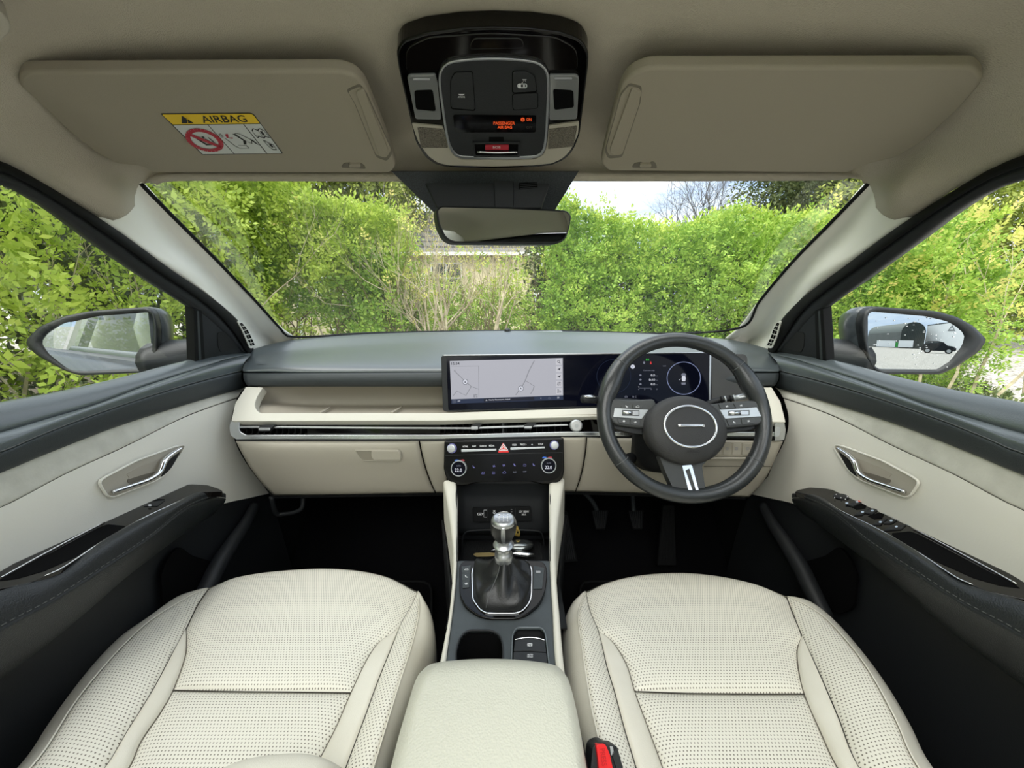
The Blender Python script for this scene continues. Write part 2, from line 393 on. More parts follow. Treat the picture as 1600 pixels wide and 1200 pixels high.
rowE2 = r3([(-.606, .26, 1.447), (-.58, .26, 1.493), (-.54, .26, 1.523), (-.49, .26, 1.54), (-.42, .26, 1.549), (-.33, .26, 1.555), (-.2, .26, 1.56), (-.1, .26, 1.562), (XC, .26, 1.562)])
ce = patch('ceiling', [rowA, rowB, rowC, rowD, rowE, rowE2], headl, None, nu=110, nv=80, thick=.012)
for sl in (slice(0, 5), slice(-5, None)): tag(patch('ceiling_side', [rowE2[sl], rowF[sl], rowG[sl], rowH[sl]], headl, ce, nu=20, nv=40, thick=.012), 'side strip of the headliner beside the added glass roof')
patch('ceiling_rear', [[V((-.45, -.80, 1.55)), V((0, -.80, 1.565)), V((.45, -.80, 1.55))], rowH[4:13]], headl, ce, nu=30, nv=10, thick=.012)
gr_ = patch('added_roof_glass', [[V((x, y, z+.03)) for x in (-.46, -.2, .2, .46)] for y, z in ((.28, 1.56), (-.2, 1.572), (-.82, 1.555))], windglass, None, nu=12, nv=12, thick=0)  # unseen roof glass, added to let more daylight onto the seats
tag(gr_, 'unseen glass roof panel added above the front seats for daylight', kind='structure')
tag(ce, 'greige woven fabric headliner above the sun visors', kind='structure')

# windscreen
bow = lambda px: 1.25+.22*(1-((px-799)/344)**2)
wrow = lambda lst: [PY(a, b, c_) for a, b, c_ in lst]
low = wrow([(455, 526, 1.25), (560, 521, 1.355), (680, 518, 1.43), (799, 517, 1.46), (920, 518, 1.43), (1040, 521, 1.355), (1143, 526, 1.25)])
hiL = [PZ(226, 288, 1.452), PZ(400, 268, 1.456), PZ(600, 262, 1.46), PZ(788, 262, 1.46), PZ(980, 262, 1.46), PZ(1180, 268, 1.456), PZ(1350, 288, 1.452)]
mid = [(a+b)/2+V((0, .012, .016)) for a, b in zip(low, hiL)]
def extend(r, d): return [r[0]+V((-d, 0, 0))]+r[1:-1]+[r[-1]+V((d, 0, 0))]
ws = patch('window_1', [extend([p+V((0, .03, -.03)) for p in low], .03), extend(mid, .02), extend(hiL, .02)], windglass, None, nu=40, nv=20, thick=0)
tag(ws, 'clear curved windscreen above the dashboard', kind='structure')
fr = mesh('windscreen_seal', [], [], blackd) if False else None
# black printed border of the glass, lower edge and sides
tube('windscreen_rubber', [Wp(219, 286, -1, .002)]+[Wp(a, b, -1, .002) for a, b in ((278, 346), (341, 409), (400, 471), (437, 512))]+[p+V((0, -.004, .0)) for p in low[:1]]+[p+V((0, 0, .0)) for p in low[1:-1]]+[Wp(a, b, 1, .002) for a, b in ((437, 512), (400, 471), (341, 409), (278, 346), (219, 286))], .0035, blackd, ws, n=120, seg=6)
# dotted band of the glass behind the mirror
frit = M('dotted_glass_band', (64, 70, 74), .6, var=(600, (26, 28, 30)))
o = slab('dotted_band', [(612, 268), (904, 268), (866, 330), (682, 336)], off(WS, .012), frit, ws, t=.001, bevel=0)

# pillars
for s, nm, lb in ((-1, 'trim_1', 'pale grey plastic cover of the windscreen pillar by the passenger side'), (1, 'trim_2', 'pale grey plastic cover of the windscreen pillar by the driver side')):
    inner = [(208, 268), (222, 284), (278, 346), (341, 409), (400, 471), (437, 511), (462, 529)]
    ridge = [(200, 284), (214, 300), (262, 356), (318, 412), (374, 474), (408, 518), (432, 538)]
    midl = [(168, 312), (190, 335), (235, 380), (300, 428), (352, 480), (392, 524), (415, 545)]
    outer = [(132, 322), (160, 345), (200, 373), (262, 419), (325, 461), (375, 505), (396, 549)]
    R0 = [Wp(a, b, s, -.02) for a, b in inner]; R1 = [Wp(a, b, s, .0) for a, b in inner]; R2 = [Wp(a, b, s, .012) for a, b in ridge]
    R4 = [T(a, b, s, .0) for a, b in outer]
    R3 = []
    for i, (a, b) in enumerate(midl):
        m_ = (R2[i]+R4[i])/2; dist = (m_-EYE).length-.004; d = ray(MX(a, b, s), b).normalized(); R3.append(EYE+d*dist)
    R5 = [p+V((-.03*-s*-1*-1, 0, 0)) for p in R4]; R5 = [p+V((s*.03, .01, 0)) for p in R4]
    pt = patch(nm, [R0, R1, R2, R3, R4, R5], pillarm, None, nu=60, nv=40, thick=0)
    tag(pt, lb, kind='structure')
    pl = off(TL if s < 0 else TR_, .022)
    go = [(a, b) for a, b in [(371, 502), (379, 504), (389, 516), (397, 531), (401, 542), (391, 545), (386, 533), (379, 517)]]
    gl = [(MX(a, b, s), b) for a, b in rnd(go, 3, 3)]
    g_ = slab('demister_grille', gl, pl, pillarm, pt, t=.003, bevel=.0005)
    k = 0
    for j in range(6):
        t0, t1 = .07+j*.15, .07+j*.15+.115
        def P_(t, u):
            L_ = np.array([np.interp(t, [0, .35, .7, 1], [373, 380, 387, 391.5]), np.interp(t, [0, .35, .7, 1], [503, 517, 533, 543])])
            Rr = np.array([np.interp(t, [0, .1, .4, .7, 1], [374, 380, 388.5, 396, 400]), np.interp(t, [0, .1, .4, .7, 1], [502, 505, 516, 531, 541])])
            return tuple(L_+(Rr-L_)*u)
        for u0, u1 in ((.14, .46), (.54, .88)):
            q = [P_(t0, u0), P_(t0, u1), P_(t1, u1), P_(t1, u0)]
            slab('slot', [(MX(a, b, s), b) for a, b in q], off(pl, .0006), void, g_, t=.001, bevel=0)

# floor, firewall, sills
fl = patch('floor', [[V((-.78, y, z)), V((-.2, y, z)), V((.2, y, z)), V((.78, y, z))] for y, z in ((-1.2, .42), (-.3, .36), (.5, .34), (.95, .34), (1.12, .40), (1.30, .62), (1.34, 1.0), (1.36, 1.08))], carpet, None, nu=30, nv=50, thick=.01)
tag(fl, 'black carpeted cabin floor in the footwells', kind='structure')

# sun visors
VP = plane3(PZ(28, 115, 1.492), PZ(560, 110, 1.492), PZ(400, 270, 1.446))
vl = [(28, 122, 6), (40, 113, 8), (530, 111, 10), (556, 119, 8), (571, 135), (590, 180), (614, 240), (619, 262, 6), (610, 271, 5), (243, 271, 5), (222, 261, 6), (185, 257, 6), (150, 240), (100, 200), (50, 152), (30, 135, 8)]
vr = [(1537, 120, 8), (1522, 105, 8), (1012, 106, 12), (985, 118, 8), (971, 135), (957, 180), (942, 240), (939, 256, 6), (950, 268, 6), (1325, 271, 5), (1340, 263, 6), (1360, 256, 6), (1400, 247), (1446, 220), (1500, 170), (1532, 134, 8)]
for nm, ol, lb, bar, gro, clip in (
    ('sun_visor', vl, 'folded-up greige sun visor carrying the yellow airbag sticker', [(556, 145, 4), (568, 139, 3), (607, 236, 4), (600, 246, 4), (592, 243, 3)], [(541, 140, 5), (562, 131, 5), (573, 146), (614, 238, 5), (605, 252, 5), (588, 246, 5), (553, 160, 5)], [(533, 262), (537, 255), (548, 254), (552, 258), (560, 258), (564, 255), (569, 258), (572, 264)]),
    ('sun_visor', vr, 'plain folded-up greige sun visor above the steering wheel', [(1003, 145, 4), (987, 139, 3), (952, 236, 4), (959, 244, 4), (966, 242, 3)], [(1003, 135, 5), (983, 130, 5), (970, 146), (945, 236, 5), (950, 248, 5), (972, 246, 5), (1001, 160, 5)], [(987, 262), (991, 255), (1002, 253), (1006, 257), (1014, 257), (1018, 252), (1024, 254), (1027, 263)])):
    c3 = PP((ol[0][0]+ol[8][0])/2, 190, VP)
    t = thing(nm, c3, lb, 'sun visor', 'sun visors')
    bd = slab('visor_board', rnd(ol, 12, 5), VP, visorm, t, t=.016, bevel=.005, seg=3, smooth=False)
    g = slab('hinge_recess', rnd(gro, 5), off(VP, .0004), visorg, t, t=.001, bevel=0)
    g2 = slab('hinge_cover', shrink(rnd(gro, 5), .93), off(VP, .0006), visorm, t, t=.001, bevel=.0005)
    b1 = slab('hinge_bar', rnd(bar, 3), off(VP, .003), visorm, t, t=.003, bevel=.0018)
    c1 = slab('clip_recess', rnd([(a[0], a[1]) for a in clip], 3), off(VP, .0005), visorg, t, t=.001, bevel=0)
    cx = sum(a[0] for a in clip)/len(clip)
    slab('visor_clip', rbox(cx-9, 257, cx+9, 262, 2), off(VP, .003), visorm, t, t=.003, bevel=.001)
    if ol is vl:
        SP = off(VP, .0008)
        st = slab('airbag_sticker', rnd([(251, 178, 2), (395, 177, 6), (442, 240, 2), (316, 242, 3)], 2), SP, blackpr, t, t=.0006, bevel=0)
        SQ = off(VP, .0010)
        slab('yellow_band', rnd([(253, 179, 2), (394.5, 178, 5), (406, 193), (270, 194.5)], 1), SQ, yellowp, st, t=.0003, bevel=0)
        for q in ([(271, 196), (324, 195), (365, 240.3), (317, 241)], [(325.5, 195), (380, 194.3), (416, 239.8), (366.5, 240.3)], [(381.5, 194.3), (407, 194), (440, 239), (417.5, 239.6)]):
            slab('white_field', q, SQ, M('sticker_white', (205, 208, 206), .5) if 'sticker_white' not in bpy.data.materials else bpy.data.materials['sticker_white'], st, t=.0003, bevel=0)
        text('AIRBAG', [(311, 180.8), (381, 180), (388, 191), (318, 192)], SQ, blackpr, st, up=.0004)
        shape([[(0, 1), (.08, 0), (1, 1)]], [(282, 180.5), (303, 180), (303, 192.5), (284, 193)], SQ, blackpr, st, up=.0004)
        shape([[(.42, .3), (.52, .3), (.50, .72), (.47, .72)], [(.46, .8), (.53, .8), (.54, .9), (.47, .9)]], [(282, 180.5), (303, 180), (303, 192.5), (284, 193)], SQ, yellowp, st, up=.0006)
        cq = [(270, 197), (322, 196), (368, 241), (316, 242)]
        cq = [(283, 202), (338, 202), (354, 236.5), (299, 236.5)]
        rr = ring2(.5, .5, .42, .13, 28); shape(rr+[[(.13, .27), (.2, .18), (.87, .73), (.8, .82)]], [(278, 200), (335, 200), (360, 238), (303, 238)], SQ, redp, st, up=.0007)
        shape([[(.2, .3), (.27, .28), (.5, .68), (.75, .66), (.75, .74), (.45, .76)], [(.5, .3), (.58, .28), (.6, .38), (.52, .4)], [(.45, .5), (.6, .42), (.72, .6), (.68, .66), (.56, .56), (.5, .62)], [(.7, .35), (.74, .33), (.82, .6), (.78, .62)]], [(285, 204), (330, 204), (352, 234), (307, 234)], SQ, blackpr, st, up=.0005)
        shape(seg2([(.02, .15), (.08, .1), (.1, .3), (.05, .3), (.02, .15)], .02)+seg2([(.12, .35), (.26, .85), (.34, .98), (.62, .98), (.6, .82), (.36, .8)], .022)+[[(.42, .12), (.5, .12), (.68, .55), (.62, .75), (.54, .75), (.6, .5)]]+seg2([(.5, .1), (.6, .1), (.85, .45), (.8, .7), (.72, .6)], .022)+[[(.82, .45), (.88, .45), (.98, .8), (.9, .7)]], [(338, 206), (392, 206), (410, 232), (356, 232)], SQ, blackpr, st, up=.0004)
        shape([[(.1, .1), (.3, .0), (.32, .1), (.2, .5), (.5, .45), (.45, .6), (.1, .5)]], [(348, 209), (372, 209), (380, 222), (356, 222)], SQ, redp, st, up=.0006)
        shape(seg2([(.0, .1), (.25, 0), (.5, .08), (.75, 0), (1, .1), (1, .42), (.75, .34), (.5, .44), (.25, .34), (0, .42), (0, .1)], .04)+seg2([(.5, .08), (.5, .44)], .04)+[[(.6, .12), (.8, .12), (.8, .3), (.6, .3)]]+seg2([(.3, .55), (.35, .8), (.5, 1), (.8, 1), (.85, .75), (.6, .68), (.4, .55), (.3, .55)], .05)+[[(.5, .72), (.7, .72), (.72, .88), (.55, .88)]], [(391, 201), (410, 201), (436, 234), (417, 234)], SQ, blackpr, st, up=.0004)

# overhead console
OP = plane3(PZ(620, 60, 1.520), PZ(920, 60, 1.520), PZ(770, 262, 1.452))
oc = thing('overhead_console', PP(770, 150, OP), 'black and greige overhead console with map lamps between the sun visors', 'overhead console')
oo = [(619, 80, 10), (628, 64, 14), (664, 52), (720, 45), (770, 43), (830, 45), (876, 51), (908, 62, 14), (920, 82, 10), (919, 105), (906, 211), (897, 234, 10), (885, 249, 10), (862, 259), (834, 262), (770, 264), (700, 262), (682, 258), (665, 248, 10), (649, 222), (623, 109)]
slab('surround', rnd(oo, 5, 3), off(OP, .010), gloss, oc, t=.022, bevel=.0025, seg=3)
slab('top_recess', rnd([(634, 75, 14), (670, 58), (770, 52), (868, 58), (902, 76, 14), (903, 110), (634, 112)], 8), off(OP, .0115), glossbrown, oc, t=.002, bevel=.001)
slab('lens_band', rnd([(738, 60, 8), (816, 60, 8), (820, 76, 8), (732, 78, 8)], 8), off(OP, .0125), glossbrown, oc, t=.002, bevel=.001)
slab('lower_cover', rnd([(643, 194), (692, 198), (700, 225), (708, 242), (720, 250), (835, 250), (849, 242), (855, 225), (857, 197), (905, 191), (903, 212), (893, 234, 10), (880, 248, 8), (862, 256), (834, 259), (770, 261), (700, 259), (684, 255), (669, 245, 8), (653, 222)], 3), off(OP, .0125), creamp, oc, t=.004, bevel=.0015)
ci = [(685, 122), (691, 105), (706, 96), (770, 91), (834, 96), (851, 105), (858, 122), (857, 180), (854, 222), (849, 240), (834, 248), (719, 248), (706, 239), (698, 220), (690, 170)]
ci = [tuple(p) for p in cat([(*p, 0) for p in ci], 60, closed=True)[:, :2]]
ringslab('chrome_ring', ci, inset(ci, 4), off(OP, .015), alu, oc, t=.006, bevel=.001)
slab('switch_panel', inset(ci, 3.5), off(OP, .014), blackp, oc, t=.004, bevel=.0006)
SWP = off(OP, .0145)
def button(ol, pl, parent, mat=blackp, up=.0012, name='button', r=4, rec=True):
    if rec: slab('button_gap', shrink(rnd(ol, r), 1.05), off(pl, .0003), void, parent, t=.0005, bevel=0)
    return slab(name, rnd(ol, r), off(pl, up), mat, parent, t=.003, bevel=.0006)
b = button([(704, 126), (711, 114), (738, 113), (742, 172), (705, 169)], SWP, oc)
shape([[(0, 0), (1, 0), (.75, .35), (.25, .35)]]+[[(.1+.2*i, .5), (.18+.2*i, .5), (.12+.2*i+.05*(i-2), 1), (.04+.2*i+.05*(i-2), 1)] for i in range(5)], (716, 147, 726, 153), off(SWP, .0014), whitep, b)
b = button([(801, 112), (823, 112), (835, 119), (839, 143), (801, 145)], SWP, oc)
shape([[(.5, 0), (1, 0), (.9, .12), (.6, .12)], [(.65, .2), (.7, .2), (.66, .32), (.62, .32)], [(.82, .2), (.87, .2), (.92, .32), (.87, .32)], [(.5, .3), (.56, .33), (.46, .6), (.4, .58)]]+seg2([(0, .7), (.1, .55), (.9, .55), (1, .7), (1, .88), (.9, 1), (.1, 1), (0, .85), (0, .7)], .1)+[[(.1, .6), (.35, .6), (.35, .95), (.1, .95)], [(.6, .65), (.8, .65), (.8, .9), (.6, .9)]], (809, 124, 823, 137), off(SWP, .0014), whitep, b)
button([(801, 148), (840, 146), (840, 169), (802, 172)], SWP, oc)
dp = slab('indicator_window', rnd([(708, 180), (838, 181), (837, 207), (711, 207)], 3), off(SWP, .0003), gloss, oc, t=.001, bevel=0)
text('PASSENGER', (771, 190.2, 804.5, 194.8), off(SWP, .0005), led_or, dp)
text('AIR BAG', (777.5, 196.6, 800, 201), off(SWP, .0005), led_or, dp)
text('ON', (822.5, 184.6, 830.5, 189), off(SWP, .0005), led_or, dp)
text('OFF', (822.5, 197, 832, 201), off(SWP, .0005), M('unlit_print', (48, 46, 44), .7), dp)
shape([ell(.5, .5, .5, .5, 16)], (813.5, 184, 820, 190), off(SWP, .0005), led_or, dp)
shape(seg2([(.3, .75), (.5, .3), (.7, .75), (.5, .6), (.3, .75)], .12), (813.5, 184, 820, 190), off(SWP, .0008), blackpr, dp)
slab('microphone_slot', rbox(764, 215, 787, 224, 1), off(SWP, .0003), void, oc, t=.001, bevel=0)
sb = slab('emergency_call_recess', rnd([(739, 225), (812, 225), (811, 245), (741, 245)], 1), off(SWP, .0003), void, oc, t=.001, bevel=0)
ringslab('emergency_call_frame', rnd([(738, 223), (813, 223), (812, 246), (740, 246)], 2), rnd([(741, 225.5), (810, 225.5), (809, 243.5), (743, 243.5)], 2), off(SWP, .002), blackp, oc, t=.003, bevel=.0005)
rb = slab('emergency_call_button', rbox(758, 227, 795, 235, 1), off(SWP, .002), redp, oc, t=.002)
text('SOS', (770, 228.5, 782, 232), off(SWP, .003), whitep, rb)
tube('emergency_call_cover', [PP(746, 237, off(SWP, .004)), PP(776, 238.5, off(SWP, .005)), PP(808, 237.5, off(SWP, .004))], .0014, chromeb, oc, n=12, seg=8)
clear = M('lamp_lens', (120, 122, 122), .12, spec=.6, coat=.5)
for q, q2, q3 in (([(636, 122, 4), (640, 118, 3), (680, 117, 3), (684, 130), (690, 188, 4), (649, 187, 4)], [(647, 142, 5), (676, 141, 4), (681, 174, 4), (650, 171, 4)], [(645, 123), (672, 123), (672, 126), (645, 126)]),
               ([(858, 118, 3), (901, 118, 3), (905, 123, 4), (902, 187, 4), (858, 189, 4)], [(864, 140, 4), (896, 142, 5), (897, 168, 4), (866, 172, 4)], [(866, 122), (894, 122), (894, 125), (866, 125)])):
    ln = slab('lamp_lens', rnd(q, 3), off(OP, .014), clear, oc, t=.004, bevel=.0015)
    slab('lamp_well', rnd(q2, 3), off(OP, .0148), void, ln, t=.001, bevel=0)
    slab('lens_rib', rnd(q3, 1.4), off(OP, .0155), alu, ln, t=.002, bevel=.0006)
gr = M('speaker_mesh', (158, 150, 134), .8, bump=(900, 1., 'cell', .002), var=(900, (60, 56, 50)))
slab('speaker_grille', rnd([(652, 199), (692, 202), (700, 231), (658, 231)], 2), off(OP, .0132), gr, oc, t=.001, bevel=0)
slab('speaker_grille', rnd([(858, 202), (902, 197), (896, 229), (856, 233)], 2), off(OP, .0132), gr, oc, t=.001, bevel=0)

# rear-view mirror and its housing on the glass
hp = plane3(PP(656, 275, off(WS, .003)), PP(864, 275, off(WS, .003)), PP(760, 330, off(WS, .05)))
ho = thing('mirror_mount_cover', PP(760, 300, hp), 'black trapezoid sensor cover on the windscreen behind the mirror', 'sensor cover')
slab('cover_shell', [(657, 273), (864, 273), (846, 326), (684, 330)], off(hp, -.001), blackp, ho, t=.02, bevel=.003)
slab('cover_centre', [(771, 274), (803, 274), (802, 326), (773, 326)], off(hp, .003), blackp, ho, t=.005, bevel=.0015)
vt = slab('cover_vent', [(811, 286), (839, 284), (840, 293), (811, 296)], off(hp, .0005), void, ho, t=.001, bevel=0)
for i in range(3): slab('vent_fin', [(812, 288+3*i), (839, 286+3*i), (839, 287+3*i), (812, 289+3*i)], off(hp, .0015), blackp, vt, t=.001, bevel=0)
mc = PY(788, 352, .665)
MN = V((math.sin(math.radians(20)), -math.cos(math.radians(20)), -.02)).normalized(); MP = (mc, MN)
rm = thing('rear_view_mirror', mc, 'slim black framed rear-view mirror hanging at the top of the windscreen', 'mirror')
mo = rnd([(681, 328, 6), (688, 321, 6), (790, 323), (886, 328, 6), (894, 336, 6), (891, 356), (885, 374, 10), (873, 381, 8), (790, 381), (707, 380, 8), (694, 372, 10), (684, 350)], 5, 4)
slab('mirror_housing', mo, MP, blackp, rm, t=.03, bevel=.004, seg=3)
mg = slab('mirror_glass', inset(mo, 3.2), off(MP, .0008), mirr, rm, t=.001, bevel=0)
tube('mirror_stalk', [mc+V((0, .02, .01)), mc+V((0, .05, .03)), PP(787, 310, off(hp, .0))+V((0, .01, 0))], .012, blackp, rm, n=10, seg=12)
# grab handle end in the corner of the ceiling
gh = thing('grab_handle', PZ(-30, 40, 1.50), 'pale grey rounded end of a ceiling grab handle beside the passenger visor', 'grab handle')
gp = (PZ(0, 40, 1.485), V((.35, -.25, -.9)).normalized())
slab('handle_end', rnd([(-90, 2, 20), (-12, 6, 20), (16, 34, 14), (18, 50, 12), (-6, 74, 20), (-90, 92, 20)], 15, 5), gp, creamp, gh, t=.02, bevel=.006, seg=3)
# ================================================================ DASHBOARD
def Yr(*l): return [PY(a, b, c_) for a, b, c_ in l]
def m97(l): return [(1597-a, b, c_) for a, b, c_ in l[::-1]]
def full(l, c0): return Yr(*(l+c0+m97(l)))
dash = thing('dashboard', PY(799, 600, .9), 'two-tone dashboard with charcoal top pad and cream lower half spanning the cabin', 'dashboard')
t0 = full([(397, 545, 1.10), (430, 536, 1.20), (462, 530, 1.27), (560, 522, 1.375), (680, 518, 1.45)], [(799, 516.5, 1.48)])
tm1 = [p+V((0, .04, -.03)) for p in t0]
tm1 = [V((p.x*1.03, p.y+.03, p.z-.04)) for p in t0]
t1 = full([(388, 560, 1.04), (425, 552, 1.10), (470, 547, 1.16), (560, 541, 1.2), (680, 536, 1.24)], [(799, 534, 1.25)])
t2 = full([(381, 571, .985), (420, 564, 1.02), (470, 560, 1.05), (560, 556, 1.075), (680, 553, 1.09)], [(799, 553, 1.09)])
t3 = full([(379, 579, .962), (420, 575, .97), (470, 573, .98), (560, 572, .985), (680, 572, .985)], [(799, 571, .99)])
t4 = full([(381, 581.5, .962), (420, 582, .966), (470, 582, .966), (560, 581.5, .966), (680, 581, .966)], [(799, 580, .97)])
patch('upper_pad', [tm1, t0, t1, t2, t3, t4], blackpad, dash, nu=110, nv=50, thick=.006)
f1 = full([(380, 583, .962), (420, 583.2, .956), (470, 583.2, .954), (560, 582.7, .954), (680, 582, .954)], [(799, 581, .96)])
f2 = full([(381, 593, .957), (420, 593, .948), (470, 593, .946), (560, 593, .946), (680, 593, .946)], [(799, 592, .95)])
f3 = full([(386, 602, .957), (420, 603, .953), (470, 603, .953), (560, 603, .953), (680, 603, .953)], [(799, 602, .955)])
f4 = full([(392, 604, .99), (420, 604, .99), (470, 604, .99), (560, 604, .99), (680, 604, .99)], [(799, 603, .99)])
patch('fascia_strip', [f1, f2, f3, f4], blackpad2, dash, nu=110, nv=16, thick=.004)
tube('upper_lip', Yr((394, 550, 1.085), (425, 543, 1.15), (470, 534, 1.25), (560, 526, 1.35), (680, 521.5, 1.42), (760, 520, 1.45)), .003, blackpad, dash, n=50)
tube('upper_lip', Yr(*m97([(394, 550, 1.085), (425, 543, 1.15), (470, 534, 1.25), (560, 526, 1.35), (680, 521.5, 1.42), (760, 520, 1.45)])), .003, blackpad, dash, n=50)
cpl = plane3(PY(708, 520, 1.435), PY(877, 518, 1.435), PY(790, 525, 1.37)); cpl = off(cpl, .001)
co = rnd([(706, 518.6), (878, 516.6), (881, 521.5), (709, 524)], 2, 3)
ringslab('speaker_cover_frame', co, inset(co, 1.0), cpl, silverp, dash, t=.002, bevel=0)
slab('speaker_cover', inset(co, 1.0), off(cpl, .0002), blackpad2, dash, t=.002, bevel=0)
lathe('light_sensor', [(.012, 0), (.012, .004), (.008, .008), (.001, .009)], PY(793, 517, 1.44), (0, 0, 1), gloss, dash, n=20)
ap = plane3(PY(400, 569, .985), PY(420, 569, .99), PY(400, 560, 1.04))
text('AIRBAG', (401, 566, 416, 569), ap, M('embossed_print', (88, 92, 94), .6), dash)
# rim of the shelf
rp = plane3(PY(385, 604, .952), PY(362, 658, .884), PY(1212, 604, .952))
rim = [(384, 604), (411, 605), (401, 620, 8), (397, 634, 6), (404, 645, 6), (690, 645), (930, 637), (1150, 640), (1193, 645, 6), (1200, 634, 6), (1196, 620, 8), (1186, 605), (1206, 605), (1220, 628), (1228, 660), (1150, 657), (930, 651), (690, 657.5), (361, 658), (367, 630)]
slab('shelf_rim', rnd(rim, 2, 4), rp, creamrim, dash, t=.022, bevel=.005, seg=4)
S = [[(404, 602, .967), (432, 602, .985), (500, 602, .995), (690, 602, .995), (1100, 602, .995), (1165, 602, .985), (1193, 602, .967)],
     [(398, 618, .950), (430, 619, .99), (500, 619, 1.02), (690, 619, 1.02), (1100, 619, 1.02), (1167, 619, .99), (1199, 618, .950)],
     [(394, 630, .937), (428, 629, .985), (500, 631, 1.02), (690, 631, 1.02), (1100, 631, 1.02), (1169, 629, .985), (1203, 630, .937)],
     [(396, 640, .924), (430, 636, .95), (500, 636, .99), (690, 636, .99), (1100, 634, .99), (1167, 636, .95), (1201, 640, .924)],
     [(400, 652, .906), (430, 652, .895), (500, 652, .895), (690, 652, .895), (1100, 645, .895), (1167, 650, .895), (1197, 652, .906)]]
patch('storage_shelf', [Yr(*r) for r in S], shelfm, dash, nu=90, nv=30, thick=.003)
for x in (510, 621): tube('shelf_rib', Yr((x-9, 645, .915), (x+3, 638, .955), (x+8, 634.5, .985)), [.004, .0032, .001], shelfm, dash, n=10, seg=8, flat=((0, 0, 1), .8))
# air vent band
vp = plane3(PY(374, 660, .893), PY(1210, 660, .893), PY(700, 682, .885))
slab('vent_backing', [(366, 655), (1222, 655), (1222, 684), (895, 680), (690, 686), (366, 686)], off(vp, -.04), void, dash, t=.01, bevel=0)
slab('gloss_insert', [(480, 657), (688, 656), (688, 680), (480, 680)], off(vp, -.012), gloss, dash, t=.01, bevel=.001)
slab('gloss_insert', [(912, 650), (1212, 656), (1212, 684), (912, 680)], off(vp, -.008), gloss, dash, t=.01, bevel=.001)
for i in range(10): slab('vane', [(384+i*9.5, 658), (385.5+i*9.5, 658), (385.5+i*9.5, 680), (384+i*9.5, 680)], off(vp, -.020), blackd, dash, t=.016, bevel=0)
for i in range(20): slab('vane', [(694+i*9.6, 655), (695.3+i*9.6, 655), (695.3+i*9.6, 679), (694+i*9.6, 679)], off(vp, -.020), blackd, dash, t=.016, bevel=0)
slab('vane_divider', [(784, 655), (788, 655), (788, 680), (784, 680)], off(vp, -.008), blackp, dash, t=.02, bevel=.0005)
slab('chrome_trim', rnd([(360, 657.5, 2), (374, 658, 1), (374, 674, 4), (384, 679.5), (690, 679.5), (888, 674.5), (918, 675), (1212, 675), (1212, 682), (900, 681), (690, 686), (368, 686.5), (360, 680), (358, 668)], 2, 3), off(vp, .006), chrome, dash, t=.012, bevel=.0022, seg=3)
slab('lower_trim_edge', [(368, 684), (690, 684), (900, 678), (1212, 680), (1212, 685), (900, 683.5), (690, 689), (370, 689)], off(vp, .001), blackp, dash, t=.01, bevel=.001)
slab('slat', [(372, 665.5), (740, 668), (740, 670.8), (372, 669)], off(vp, .003), alu, dash, t=.004, bevel=.0012)
slab('slat', [(740, 667), (886, 662.8), (889, 664.2), (886, 665.4), (740, 670.6)], off(vp, .003), alu, dash, t=.004, bevel=.0012)
for a, b, c_, d in ((404, 664, 429, 674), (736, 662, 754, 672.5), (819, 661.5, 838, 671)):
    tt = slab('vent_tab', rnd([(a, b+3), (a+6, b), (c_, b), (c_-5, b+5), (c_-8, d), (a, d)], 1.5), off(vp, .009), blackp, dash, t=.012, bevel=.0012)
    slab('tab_cap', rnd([(a, b+4.5), (c_-7, b+4.5), (c_-7, d-1.5), (a, d-1.5)], 1), off(vp, .0095), alu, tt, t=.002, bevel=.0006)
dl = PP(900, 665, off(vp, .002))
dm = lathe('round_dial', [(.0148, -.005), (.0148, .004), (.0138, .0062), (.0115, .007)], dl, vp[1], silverp, dash, n=32)
lathe('dial_face', [(.0115, .004), (.0112, .0075), (.0, .0076)], dl, vp[1], M('dial_frosted', (205, 206, 206), .3), dm, n=32)
lathe('dial_sensor', [(.0048, .0065), (.0045, .0082), (.0, .0083)], dl, vp[1], silverp, dm, n=24)
slab('end_cap', rnd([(1211, 660), (1226, 660, 2), (1228, 672), (1226, 688, 4), (1211, 689)], 1), off(vp, .008), chrome, dash, t=.012, bevel=.002, seg=3)
slab('end_cap_insert', rnd([(1211, 668, 1), (1218, 667, 2), (1220, 674), (1217, 682), (1211, 683)], 2), off(vp, .0088), silverp, dash, t=.001, bevel=.0004)
# lower half
bk = plane3(PY(380, 690, .90), PY(1215, 690, .90), PY(799, 775, .95))
slab('lower_backing', [(368, 684), (1224, 684), (1200, 745), (1170, 772), (690, 766), (430, 771), (395, 735)], off(bk, -.004), gap, dash, t=.02, bevel=0)
def coonpx(name, a, b, c_, d, mat, parent, bul=.008, nu=40, nv=24, **k):
    return coons(name, Yr(*a), Yr(*b), Yr(*c_), Yr(*d), mat, parent, nu=nu, nv=nv, pu=bul, pv=1, sink=.0015, n=V((0, -1, .1)), ex=4, thick=.006, **k)
gb = coonpx('glovebox_door', [(368, 689.5, .880), (500, 689.5, .880), (653.5, 689.5, .880)], [(427, 774.5, .935), (550, 773, .93), (679, 770.5, .925)],
       [(368, 689.5, .880), (376, 706, .884), (391, 732, .90), (410, 757, .918), (427, 774.5, .935)], [(653.5, 689.5, .880), (658, 712, .884), (665, 737, .90), (673, 758, .915), (679, 770.5, .925)], creamp, dash)
gpl = plane3(PY(556, 704, .873), PY(626, 704, .873), PY(590, 721, .876))
lr = rnd([(554, 703.5, 1), (622, 703.5, 4), (626, 707), (627, 717, 3), (624, 720.5), (566, 720.5, 4), (560, 714)], 2, 4)
ringslab('latch_frame', lr, inset(lr, 1), off(gpl, .001), creamp, gb, t=.003, bevel=.0005)
